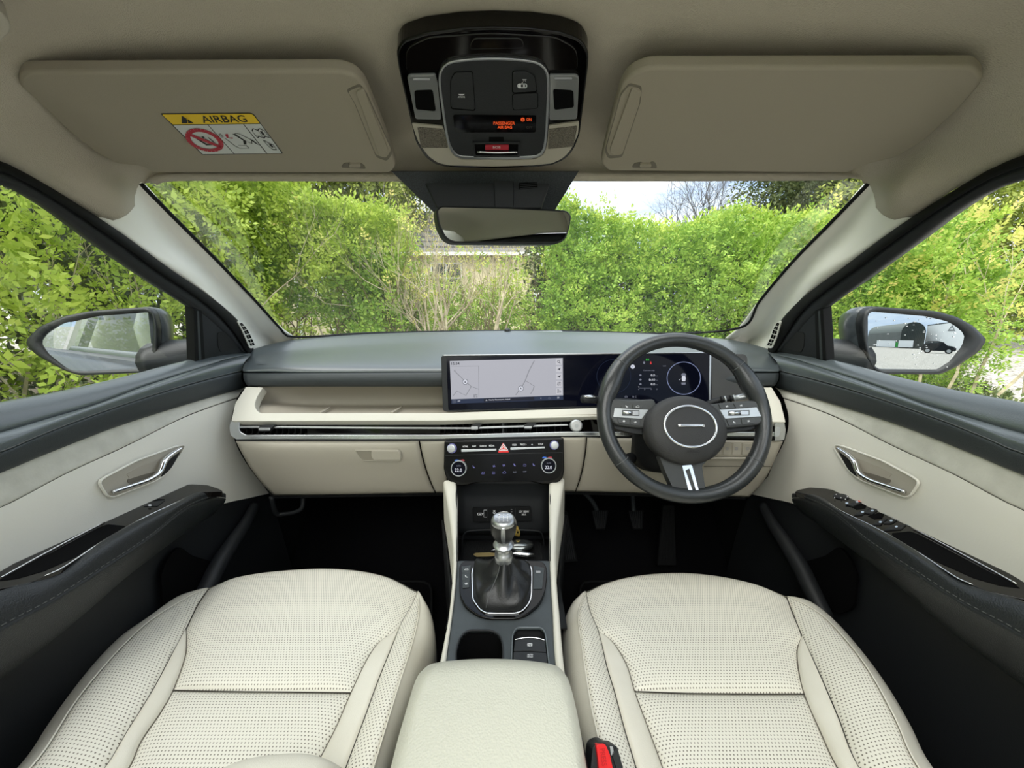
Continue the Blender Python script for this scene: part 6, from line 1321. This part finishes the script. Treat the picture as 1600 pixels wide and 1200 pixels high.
def boxpts(n, x0, x1, y0, y1, z0, z1, front=0.6, lump=.25, topf=None):
    """anchors in a block, denser on the face towards the car (y0) and gathered in lumps"""
    x = rng.uniform(x0, x1, n); z = z0+(z1-z0)*rng.random(n)**.85; y = y0+(y1-y0)*rng.random(n)**(1/ (1-front+.35))**1 if False else y0+(y1-y0)*rng.random(n)**2.2
    y = y+lump*(np.sin(x*3.1+z*2.3)+np.sin(x*7.3-z*5.1+1)*.6+np.sin(z*9+x*2)*.4)
    if topf is not None: z = np.where(z > topf(x), topf(x)-rng.random(n)*(z1-z0)*.5, z)
    return np.stack([x, y, z], 1)
def ellpts(n, c_, r, shell=.5):
    d = unit(rng.normal(size=(n, 3))); q = rng.random(n)**shell; l = 1+.16*np.sin(d[:, 0]*7+d[:, 2]*5)+.12*np.sin(d[:, 1]*11+d[:, 2]*9)
    return np.array(c_)+d*np.array(r)*(q*l)[:, None], d
def branches(name, roots, mat, parent, depth=4, n=3, spread=.45, up=.35, taper=.62, lf=.72, sides=4, wob=.12, kind=None):
    vs, fs, tips = [], [], []
    def seg(a, b, r0, r1):
        d = (b-a); L = np.linalg.norm(d); d = d/(L+1e-9); s = np.cross(d, [0, 0, 1.0] if abs(d[2]) < .9 else [1.0, 0, 0]); s /= np.linalg.norm(s); t = np.cross(d, s); k = len(vs)
        for c_, r in ((a, r0), (b, r1)):
            for i in range(sides): q = 2*math.pi*i/sides; vs.append(c_+(s*math.cos(q)+t*math.sin(q))*r)
        for i in range(sides): fs.append((k+i, k+(i+1) % sides, k+sides+(i+1) % sides, k+sides+i))
    def grow(p, d, L, r, lv):
        st = 3
        for i in range(st):
            d = d+rng.normal(size=3)*wob+np.array([0, 0, up*.12]); d = d/np.linalg.norm(d); q = p+d*L/st; r2 = r*(1-.25/st*(i+1)/1.0); seg(p, q, r, r2); p = q; r = r2
            if lv > 0 and i == 1 and rng.random() < .5:
                e_ = d+rng.normal(size=3)*spread; grow(p, e_/np.linalg.norm(e_), L*lf*.8, r*taper, lv-1)
        tips.append((p, d))
        if lv > 0:
            for j in range(n):
                e_ = d+rng.normal(size=3)*spread+np.array([0, 0, up]); grow(p, e_/np.linalg.norm(e_), L*lf*rng.uniform(.75, 1.15), r*taper, lv-1)
    for p, d, L, r in roots: grow(np.array(p, float), unit(np.array(d, float)), L, r, depth)
    o = mesh(name, vs, fs, mat, parent, False)
    if kind: o['kind'] = kind
    return o, tips

# ground
gravel = bpy.data.materials.new('gravel'); gravel.use_nodes = True; nt = gravel.node_tree; b_ = nt.nodes['Principled BSDF']; b_.inputs['Roughness'].default_value = .9
tc = nt.nodes.new('ShaderNodeTexCoord'); vo_ = nt.nodes.new('ShaderNodeTexVoronoi'); vo_.inputs['Scale'].default_value = 26; rp_ = nt.nodes.new('ShaderNodeValToRGB'); nz = nt.nodes.new('ShaderNodeTexNoise'); nz.inputs['Scale'].default_value = .6
sx = nt.nodes.new('ShaderNodeSeparateColor'); nt.links.new(tc.outputs['Object'], vo_.inputs[0]); nt.links.new(vo_.outputs['Color'], sx.inputs[0]); nt.links.new(sx.outputs[0], rp_.inputs[0])
rp_.color_ramp.elements[0].color = lin((120, 112, 100)); rp_.color_ramp.elements[1].color = lin((212, 206, 196)); rp_.color_ramp.elements[1].position = .7
nt.links.new(rp_.outputs[0], b_.inputs['Base Color'])
bp2 = nt.nodes.new('ShaderNodeBump'); bp2.inputs['Strength'].default_value = 1; bp2.inputs['Distance'].default_value = .03; nt.links.new(vo_.outputs['Distance'], bp2.inputs['Height']); nt.links.new(bp2.outputs[0], b_.inputs['Normal'])
gd = mesh('ground', [(-220, -260, 0), (260, -260, 0), (260, 160, 0), (-220, 160, 0)], [(0, 1, 2, 3)], gravel, None, False)
tag(gd, 'pale gravel drive around the parked car', kind='structure')
soil = M('soil_under_hedge', (74, 66, 50), .95, bump=(30, 1., 'noise', .02))
g2 = mesh('hedge_bed', [(-12, -14, .02), (-2.2, -14, .02), (-2.2, 3.6, .02), (3.6, 3.6, .02), (4.6, 4.4, .02), (12, 12, .02), (12, 26, .02), (-12, 26, .02)], [tuple(range(8))], soil, None, False)
tag(g2, 'bare soil strip under the hedges', kind='structure')

def outw(n, bias=(0, -.5, .45), sc_=1.0): return rng.normal(size=(n, 3))*sc_*.6+np.array(bias)
# hedge right of centre
h1 = thing('clipped_hedge', V((2.4, 4.9, 0)), 'dense bright green clipped hedge straight ahead of the steering wheel', 'hedge')
top = lambda x: 2.08+.07*np.sin(x*2.7+.5)+.05*np.sin(x*6.1)+.16*np.exp(-((x-.55)/.35)**2)
n = 15000; P = boxpts(n, .35, 5.2, 4.35, 5.6, .3, 2.32, lump=.12, topf=top); foliage('foliage', P, outw(n), .043, lf_hedge, h1)
n = 1500; x = rng.uniform(.3, 5.2, n); P = np.stack([x, rng.uniform(4.3, 5.2, n), top(x)-.03], 1); foliage('top_shoots', P, outw(n, (0, -.1, 1)), .04, lf_bright, h1)
n = 5200; P = boxpts(n, .3, 5.4, 5.2, 6.0, .2, 2.1, lump=.1, topf=lambda x: top(x)-.12); foliage('inner_shade_foliage', P, outw(n), .085, lf_dark, h1, k=5)  # shade in the hedge gaps is put into these darker leaves
o, tp_ = branches('hedge_stems', [((x_, 4.9+rng.uniform(-.2, .2), 0), (rng.normal()*.15, rng.normal()*.1, 1), .75, .016) for x_ in np.linspace(.4, 5.0, 16)], barkd, h1, depth=2, n=3, kind='stuff')
# wispy sprigs on its left end
h1b = thing('wispy_shrub', V((.5, 4.7, 0)), 'taller wispy green shrub rising at the hedge end right of the mirror', 'shrub')
o, tp_ = branches('stems', [((.55+.12*i, 4.75, .2), (rng.normal()*.12, 0, 1), .85, .010) for i in range(5)], barkd, h1b, depth=2, n=3, spread=.28, up=.6)
tv = np.array([t_[0] for t_ in tp_]); td = np.array([t_[1] for t_ in tp_]); kk = rng.integers(0, len(tv), 420)
foliage('foliage', tv[kk]+rng.normal(size=(420, 3))*.07, td[kk]+rng.normal(size=(420, 3))*.3, .035, lf_bright, h1b)
# leggy shrub row left of centre
topl = lambda x: 2.78+.10*np.sin(x*1.9+1)+.10*np.sin(x*4.3)-.42*np.clip((x+3.1)/.6, 0, 1)-.25*np.clip((x+1.7)/.6, 0, 1)
h2 = thing('leggy_shrub', V((-3.0, 4.7, 0)), 'tall loose yellow-green shrub with bare brown lower stems left of the mirror', 'shrub')
n = 10500; P = boxpts(n, -5.6, -1.2, 4.2, 5.4, 1.45, 3.2, lump=.14, topf=topl); foliage('foliage', P, outw(n), .050, lf_bright, h2)
n = 5200; P = boxpts(n, -5.2, -1.1, 4.2, 5.4, .6, 1.7, lump=.14)
keep = (np.sin(P[:, 0]*4.1+1.2)+np.sin(P[:, 2]*5+P[:, 0]*2.0) > -.1); P = P[keep]; foliage('lower_foliage', P, outw(len(P)), .048, lf_hedge, h2)
o, tp_ = branches('stems', [((x_, 4.55+rng.uniform(-.25, .3), 0), (rng.normal()*.18, rng.normal()*.1, 1), .95, .016) for x_ in np.linspace(-5.0, -1.3, 26)], barkd, h2, depth=3, n=2, spread=.35, up=.4, kind='stuff')
o, tp_ = branches('pale_stems', [((x_, 4.3, .3), (rng.normal()*.10, 0, 1), 1.0, .013) for x_ in (-3.6, -2.65, -1.95, -1.6)], bark, h2, depth=1, n=2, spread=.25, up=.5)
kk = rng.integers(0, len(tp_), 60); foliage('yellow_tips', np.array([tp_[i][0] for i in kk])+rng.normal(size=(60, 3))*.06, rng.normal(size=(60, 3))*.5+np.array([0, 0, 1]), .04, lf_yellow, h2)
# pale bare shrub in the middle
h3 = thing('bare_shrub', V((-.7, 4.3, 0)), 'pale bare-branched shrub with few leaves below the rear-view mirror', 'shrub')
o, tp_ = branches('branches', [((-1.15, 4.35, 0), (-.1, 0, 1), .85, .035), ((-.95, 4.3, 0), (.18, 0, 1), .8, .04), ((-.75, 4.4, 0), (-.25, 0, 1), .85, .03), ((-.35, 4.45, 0), (.1, 0, 1), .8, .03), ((-.05, 4.5, 0), (-.1, 0, 1), .8, .026), ((-1.35, 4.5, 0), (.05, 0, 1), .9, .026), ((-1.05, 4.15, 0), (.3, 0, 1), .7, .034), ((-.6, 4.15, 0), (.05, 0, 1), .8, .034), ((-.2, 4.2, 0), (-.25, 0, 1), .85, .03)], bark, h3, depth=4, n=3, spread=.40, up=.40, taper=.66, lf=.68)
kk = rng.integers(0, len(tp_), 420); foliage('yellow_leaves', np.array([tp_[i][0] for i in kk]), rng.normal(size=(len(kk), 3))*.6+np.array([0, 0, .6]), .032, lf_yellow, h3, k=5)
o, tp2 = branches('thin_stems', [((x_, 4.5+rng.uniform(-.2, .3), 0), (rng.normal()*.15, 0, 1), .8, .010) for x_ in np.linspace(-1.5, .35, 26)], barkd, h3, depth=2, n=3, spread=.4, up=.3)
kk = rng.integers(0, len(tp2), 170); foliage('green_leaves', np.array([tp2[i][0] for i in kk])+rng.normal(size=(len(kk), 3))*.08, rng.normal(size=(len(kk), 3))*.6+np.array([0, 0, .5]), .036, lf_hedge, h3)
n = 900; P = boxpts(n, -1.5, .5, 4.5, 5.1, .5, 1.25, lump=.1); foliage('low_foliage', P, outw(n), .04, lf_hedge, h3)
h3b = thing('back_shrubbery', V((-.3, 6.6, 0)), 'hazy pale green undergrowth behind the bare shrub', 'shrub')
n = 3800; P = boxpts(n, -3.2, 1.2, 6.2, 7.6, .2, 1.75, lump=.15, topf=lambda x: 1.55+.15*np.sin(x*3)+.35*np.clip((x+.6)/.8, 0, 1)); foliage('foliage', P, outw(n), .06, lf_bright, h3b, k=5)
o, tp_ = branches('stems', [((x_, 6.3+rng.uniform(-.3, .3), 0), (rng.normal()*.15, 0, 1), 1.0, .018) for x_ in np.linspace(-3, 1.0, 22)], bark, h3b, depth=3, n=2, spread=.4, up=.35, kind='stuff')
# hedge along the passenger side
h4 = thing('side_hedge', V((-3.0, 1.8, 0)), 'close bright green leafy hedge outside the passenger window', 'hedge')
def sidepts(n, z0, z1):
    y = rng.uniform(-1.5, 4.6, n); z = z0+(z1-z0)*rng.random(n); x = -2.35-1.2*rng.random(n)**2.0+.16*(np.sin(y*3.3+z*2.1)+.6*np.sin(y*7.7-z*4.9)+.4*np.sin(z*8)); return np.stack([x, y, z], 1)
P = sidepts(11000, 0.1, 3.3); keep = np.sin(P[:, 1]*2.6+.6)+np.sin(P[:, 2]*4+P[:, 1]) > -1.1; P = P[keep]
foliage('foliage', P, outw(len(P), (.5, -.1, .4)), .046, lf_bright, h4)
o, tp_ = branches('stems', [((-2.75-rng.uniform(-.1, .5), y_, 0), (rng.normal()*.1, rng.normal()*.2, 1), .95, .018) for y_ in np.linspace(-1, 4.5, 26)], bark, h4, depth=3, n=2, spread=.4, up=.35, kind='stuff')
P = sidepts(5200, .1, 3.1); P[:, 0] -= 1.3; foliage('inner_shade_foliage', P, outw(len(P), (.5, -.1, .4)), .10, lf_dark, h4, k=5)  # darker leaf colour stands for the shade deep in this hedge
P = sidepts(900, .5, 2.6); P[:, 0] += .12; d = outw(len(P), (.6, -.2, .4))
order = np.argsort(np.linalg.norm(P-np.array([0, .3, 1.3]), axis=1)); order = [i for i in order if P[i, 1] > .9][:240]
protos = []
for v_ in range(6):
    Q = sprayquads(np.zeros((1, 3)), np.array([[0, 0, 1.0]]), .055, 7); me = bpy.data.meshes.new('leaf')
    me.from_pydata(Q.reshape(-1, 3).tolist(), [], [(4*i, 4*i+1, 4*i+2, 4*i+3) for i in range(len(Q))]); me.materials.append(lf_bright); protos.append(me)
for j, i in enumerate(order):
    lo = bpy.data.objects.new('leaf', protos[j % 6]); C.objects.link(lo); lo.parent = h4; lo.matrix_parent_inverse = Matrix.Translation(-h4.location)
    lo.location = P[i]; lo.rotation_euler = V(d[i]).to_track_quat('Z', 'Y').to_euler(); lo.rotation_euler.rotate_axis('Z', random.uniform(0, 6))
h4b = thing('rear_side_hedge', V((-3.4, -5, 0)), 'leafy hedge beside the rear of the car, seen in the passenger door mirror', 'hedge')
n = 7000; y = rng.uniform(-12, -1.3, n); P = np.stack([-2.9-1.4*rng.random(n)**2+.25*np.sin(y*2), y, rng.uniform(.1, 3.2, n)], 1); foliage('foliage', P, outw(n, (.5, 0, .4)), .085, lf_hedge, h4b, k=5)
rh = thing('added_rear_hedge', V((-5, -14, 0)), 'added hedge behind the car that darkens the mirror reflections', 'hedge')  # added so the mirrors reflect something darker than sky and gravel
n = 5000; P = boxpts(n, -12, -.2, 13, 14, .1, 2.9, lump=.3); P[:, 1] *= -1; foliage('foliage', P, outw(n, (0, .5, .4)), .13, lf_hedge, rh, k=5)
# shrub outside the driver window
h5 = thing('golden_shrub', V((4.6, 4.4, 0)), 'green shrub with golden orange tips outside the driver window', 'shrub')
n = 5200; P, d = ellpts(n, (4.35, 4.95, 1.1), (1.35, 1.0, 1.1), .35); foliage('foliage', P, d+outw(n, (0, -.2, .3)), .045, lf_hedge, h5)
n = 700; P, d = ellpts(n, (4.45, 4.8, 1.5), (1.35, .9, .8), .1); foliage('golden_tips', P, d+np.array([0, 0, .7]), .05, lf_yellow, h5)
o, tp_ = branches('branches', [((4.6+.3*i, 4.3, .2), (rng.normal()*.3, -.1, 1), .8, .02) for i in range(5)], bark, h5, depth=2, n=3, spread=.4)
# ivy bed and far hedge by the gravel
iv = thing('ivy_bed', V((7, 6, 0)), 'low dark ivy ground cover between the golden shrub and the gravel', 'ivy')
n = 9000; y = rng.uniform(2.6, 13, n); xb = np.interp(y, [2.6, 4.6, 5.9, 12, 13], [4.0, 6.0, 6.8, 14.6, 15.6]); P = np.stack([xb-rng.random(n)**1.2*3.2, y, rng.random(n)*.16], 1)
tag(rawmesh('leaf_mat', sprayquads(P, outw(n, (0, 0, .8)), .06, 3, 1.4), lf_ivy, iv), kind='stuff')
fh = thing('ivy_hedge', V((19, 15.5, 0)), 'dark glossy ivy hedge at the far edge of the gravel', 'hedge')
n = 6000; P = boxpts(n, 13.5, 27, 15, 16.5, .05, 1.9, lump=.2); P[:, 1] += (P[:, 0]-19)*.25; foliage('foliage', P, outw(n), .10, lf_ivy, fh, k=5)
bb_ = thing('brown_bush', V((19.5, 17, 0)), 'tangled brown leafless bush above the ivy hedge', 'bush')
o, tp_ = branches('branches', [((17.5+.8*i, 17+rng.uniform(-.5, .5), 0), (rng.normal()*.15, 0, 1), 2.0, .07) for i in range(9)], bark, bb_, depth=4, n=3, spread=.5, up=.25, lf=.68)
# trees beyond
def tree(nm, c_, r, mat, lab, n, size, th, trunk, dep=2):
    t = thing(nm, V((c_[0], c_[1], 0)), lab, 'tree', 'trees beyond the hedges'); P, d = ellpts(n, c_, r, .4); foliage('foliage', P, d+outw(n, (0, -.1, .2)), size, mat, t, k=5)
    branches('trunk', [((c_[0], c_[1], 0), (rng.normal()*.05, 0, 1), th, trunk)], barkd, t, depth=dep, n=4, spread=.5, up=.3, lf=.6); return t
tree('olive_tree', (-6.0, 14.5, 5.4), (3.6, 2.0, 2.9), lf_olive, 'dense olive green tree behind the house roof', 8000, .17, 3.2, .16)
tree('evergreen_tree', (12.6, 16.5, 5.2), (3.0, 2.2, 3.6), lf_dark, 'dark evergreen tree beyond the hedge near the right windscreen pillar', 9000, .16, 3.4, .2)
tree('golden_tree', (13.0, 11.0, 3.6), (3.8, 2.0, 2.9), lf_olive, 'yellow green tree rising behind the golden shrub', 9000, .12, 2.2, .12)
tree('small_yellow_tree', (7.6, 8.4, 1.9), (.9, .8, .95), lf_yellow, 'small golden leaved tree behind the right end of the hedge', 900, .07, 1.2, .05)
tree('far_dark_tree', (21.5, 14, 5.6), (4.5, 2.5, 4.0), lf_dark, 'dark tree at the far right beyond the golden tree', 5000, .12, 3.2, .2)  # tree with dark leaves behind the golden one
tree('left_tree', (-10.5, 9.5, 4.2), (4.0, 2.6, 3.2), lf_bright, 'bright green tree behind the left end of the shrubs', 8000, .13, 2.6, .14)
bt = thing('bare_tree', V((8.6, 18.5, 0)), 'leafless rounded tree against the sky above the hedge', 'tree', 'trees beyond the hedges')
o, tp_ = branches('branches', [((8.4, 18.5, 0), (-.10, 0, 1), 2.5, .14), ((8.6, 18.5, 0), (.02, 0, 1), 2.7, .16), ((8.8, 18.5, 0), (.14, 0, 1), 2.5, .13)], M('grey_bark', (88, 84, 76), .9), bt, depth=6, n=3, spread=.44, up=.16, taper=.76, lf=.70, sides=3)
kk = rng.integers(0, len(tp_), 500); foliage('ivy_on_trunk', np.stack([8.6+rng.normal(size=300)*.22, np.full(300, 18.3), rng.uniform(1, 5.2, 300)], 1), outw(300), .08, lf_dark, bt, k=5)

# bungalow
wall = M('cream_render', (226, 214, 176), .9, bump=(60, .4)); roofm = M('grey_slate', (112, 112, 112), .8); whitef = M('white_window_frame', (232, 232, 228), .5); pane = M('dark_window_glass', (60, 70, 76), .1, spec=.6)
hs_ = thing('bungalow', V((-4, 15, 0)), 'cream rendered bungalow with grey slate roof seen through the bare shrub', 'house')
box('wall', -9.0, .7, 13.0, 19.0, 0, 2.75, wall, hs_, bevel=.01)
mesh('roof', [V(p) for p in ((-9.4, 12.6, 2.7), (1.1, 12.6, 2.7), (-.7, 16, 4.6), (-7.6, 16, 4.6), (-9.4, 19.4, 2.7), (1.1, 19.4, 2.7))], [(0, 1, 2, 3), (1, 5, 2), (5, 4, 3, 2), (4, 0, 3), (0, 4, 5, 1)], roofm, hs_, False)
sv_ = []
for r_ in range(9):
    u = r_/9; z = 2.72+1.88*u; y = 12.62+3.4*u-.02; x0, x1 = -9.35+1.75*u, 1.05-1.75*u; box('slate_course', x0, x1, y-.02, y+.36, z, z+.035, roofm, hs_, bevel=0)
for x in (-8.2, -6.3, -3.95, -2.1):
    w_ = box('window', x-.5, x+.5, 12.95, 13.02, 1.5, 2.45, whitef, hs_, bevel=.005)
    for i in range(2):
        for j in range(2): box('pane', x-.45+.48*i, x-.03+.48*i, 12.93, 12.96, 1.55+.45*j, 1.95+.45*j, pane, w_, bevel=0)
box('gutter', -9.4, 1.1, 12.52, 12.62, 2.62, 2.72, whitef, hs_, bevel=.01)
gw = box('garden_wall', -3.75, -2.95, 11.6, 11.85, 0, 1.78, M('yellow_render', (226, 204, 132), .9, bump=(40, .4)), None, bevel=.01); tag(gw, 'short yellow rendered garden wall behind the bare shrub', 'wall', kind='thing')
fn = thing('white_fence', V((-4.6, 11.7, 0)), 'white rail fence left of the yellow garden wall', 'fence')
for z in (1.45, 1.7, 1.95): box('rail', -6.4, -2.6, 11.9, 11.95, z-.04, z+.02, whitef, fn, bevel=.004)
for x in (-6.4, -5.4, -4.4, -3.85, -2.6): box('post', x-.04, x+.04, 11.88, 11.97, 0, 2.05, whitef, fn, bevel=.004)

# things behind the car, seen in the driver's mirror
def gz(p, z=0): return V((p.x, p.y, z))
d0_ = 146
a_, b2 = gz(refl_at(1403, 556, d0_)), gz(refl_at(1441, 556, d0_)); lf_ = gz(refl_at(1352, 556, d0_*1.25)); R_ = (b2-a_).length/2; mid_ = (a_+b2)/2; dirx = (b2-a_).normalized()
barn = thing('arched_barn', mid_, 'dark green arched barn reflected in the driver door mirror', 'barn')
darkg = M('dark_green_sheet', (38, 48, 44), .6, bump=(2, .8, 'X', .05)); lightr = M('weathered_roof_sheet', (70, 80, 76), .6); whit = M('white_render', (236, 238, 238), .8)
prof = [(-1, 0), (-1, 4.3)]+[(-math.cos(t_), 4.3+2.6*math.sin(t_)) for t_ in np.linspace(.15, math.pi-.15, 14)]+[(1, 4.3), (1, 0)]
k = len(prof); ff = [mid_+dirx*u*R_+V((0, 0, z)) for u, z in prof]; off_ = lf_-a_; rr_ = [p+off_ for p in ff]
mesh('end_wall', ff+[p+off_*.002 for p in ff], [tuple(range(k)), tuple(range(2*k-1, k-1, -1))]+[(i, k+i, k+(i+1) % k, (i+1) % k) for i in range(k)], darkg, barn, False)
mesh('roof', ff+rr_, [(i, i+1, k+i+1, k+i) for i in range(1, k-2)], lightr, barn, False); mesh('side_wall', [ff[0], ff[1], rr_[1], rr_[0], ff[-1], ff[-2], rr_[-2], rr_[-1]], [(0, 1, 2, 3), (4, 5, 6, 7)], darkg, barn, False)
wb = thing('white_shed', gz(refl_at(1475, 556, 140)), 'long white gabled building reflected beside the arched barn', 'building')
p0, p1 = gz(refl_at(1442, 556, 150)), gz(refl_at(1520, 556, 140)); bk_ = (p0-V((0, 0, 0))).normalized()*25; bk_.z = 0
mesh('wall', [p0, p1, gz(p1, 7.2), gz(p0, 6.0), p0+bk_, p1+bk_, gz(p1+bk_, 7.2), gz(p0+bk_, 6.0)], [(0, 1, 2, 3), (1, 5, 6, 2), (4, 7, 6, 5), (0, 3, 7, 4), (3, 2, 6, 7)], whit, wb, False)
mesh('roof_edge', [gz(p0, 6.0), gz(p1, 7.2), gz(p1, 7.5), gz(p0, 6.3)], [(0, 1, 2, 3)], M('grey_fascia', (90, 96, 98), .6), wb, False)
def tri(cx, z, r, mat): c_ = p0.lerp(p1, cx)-bk_*.004; dx_ = (p1-p0).normalized(); return mesh('gable_mark', [c_+dx_*(-r)+V((0, 0, z)), c_+dx_*r+V((0, 0, z)), c_+V((0, 0, z+r*1.5)), c_+dx_*(-r*.6)+V((0, 0, z+.35)), c_+dx_*r*.6+V((0, 0, z+.35)), c_+V((0, 0, z+r*1.05))], [(0, 1, 4, 3), (1, 2, 5, 4), (2, 0, 3, 5)], mat, wb, False)
tri(.52, 4.6, 1.0, M('grey_mark', (120, 124, 126), .6))
for i, (x0, x1, mt, lb, h_) in enumerate(((1367, 1396, whit, 'left white trailer in front of the arched barn', 1.5), (1401, 1424, whit, 'right white trailer in front of the arched barn', 1.6), (1396.5, 1400.5, M('green_machine', (40, 150, 60), .5), 'small green machine between the two white trailers', 1.1))):
    q0, q1 = gz(refl_at(x0, 556, 128)), gz(refl_at(x1, 556, 128)); dd_ = (q0-gz(EYE)).normalized()*2.2
    mesh('trailer' if i < 2 else 'garden_machine', [q0+V((0, 0, .4)), q1+V((0, 0, .4)), q1+V((0, 0, .4+h_)), q0+V((0, 0, .4+h_)), q0+dd_+V((0, 0, .4)), q1+dd_+V((0, 0, .4)), q1+dd_+V((0, 0, .4+h_)), q0+dd_+V((0, 0, .4+h_))], [(0, 1, 2, 3), (4, 7, 6, 5), (3, 2, 6, 7), (0, 3, 7, 4), (1, 5, 6, 2)], mt, None, False)
    tag(bpy.context.scene.objects[-1] if False else C.objects[-1], lb, 'trailer' if i < 2 else 'machine')
# parked car in the mirror
q0, q1 = gz(refl_at(1437, 562, 76)), gz(refl_at(1491, 562, 76)); ux = (q1-q0).normalized(); Lc = (q1-q0).length; uy = V((-ux.y, ux.x, 0)); 
if uy.dot(EYE-q0) < 0: uy = -uy
sv2 = thing('parked_car', (q0+q1)/2, 'black estate car parked on the gravel, reflected in the driver door mirror', 'car')
ps = [(0, .35), (.0, .8), (.03, 1.0), (.10, 1.45), (.16, 1.62), (.45, 1.66), (.62, 1.5), (.74, 1.08), (.93, .95), (1.0, .75), (1.0, .35)]
def cs(u, z, w_): return q0+ux*(u*Lc)+uy*w_+V((0, 0, z))
A_ = [cs(u, z, .9-(.15 if z > 1.2 else 0)) for u, z in ps]; B_ = [cs(u, z, -.9+(.15 if z > 1.2 else 0)) for u, z in ps]; k = len(ps)
mesh('body', A_+B_, [tuple(range(k)), tuple(range(2*k-1, k-1, -1))]+[(i, k+i, k+(i+1) % k, (i+1) % k) for i in range(k)], paint, sv2, False, bevel=.04)
mesh('side_window', [cs(u, z, .80) for u, z in ((.08, 1.08), (.13, 1.5), (.44, 1.56), (.58, 1.42), (.69, 1.08))], [(0, 1, 2, 3, 4)], pane, sv2, False)
for u in (.19, .80):
    lathe('wheel', [(.34, -.12), (.36, 0), (.34, .10), (.2, .11)], cs(u, .36, .82), uy, blackd, sv2, n=20); lathe('rim', [(.22, .10), (.2, .125), (.02, .125)], cs(u, .36, .82), uy, alu, sv2, n=16)
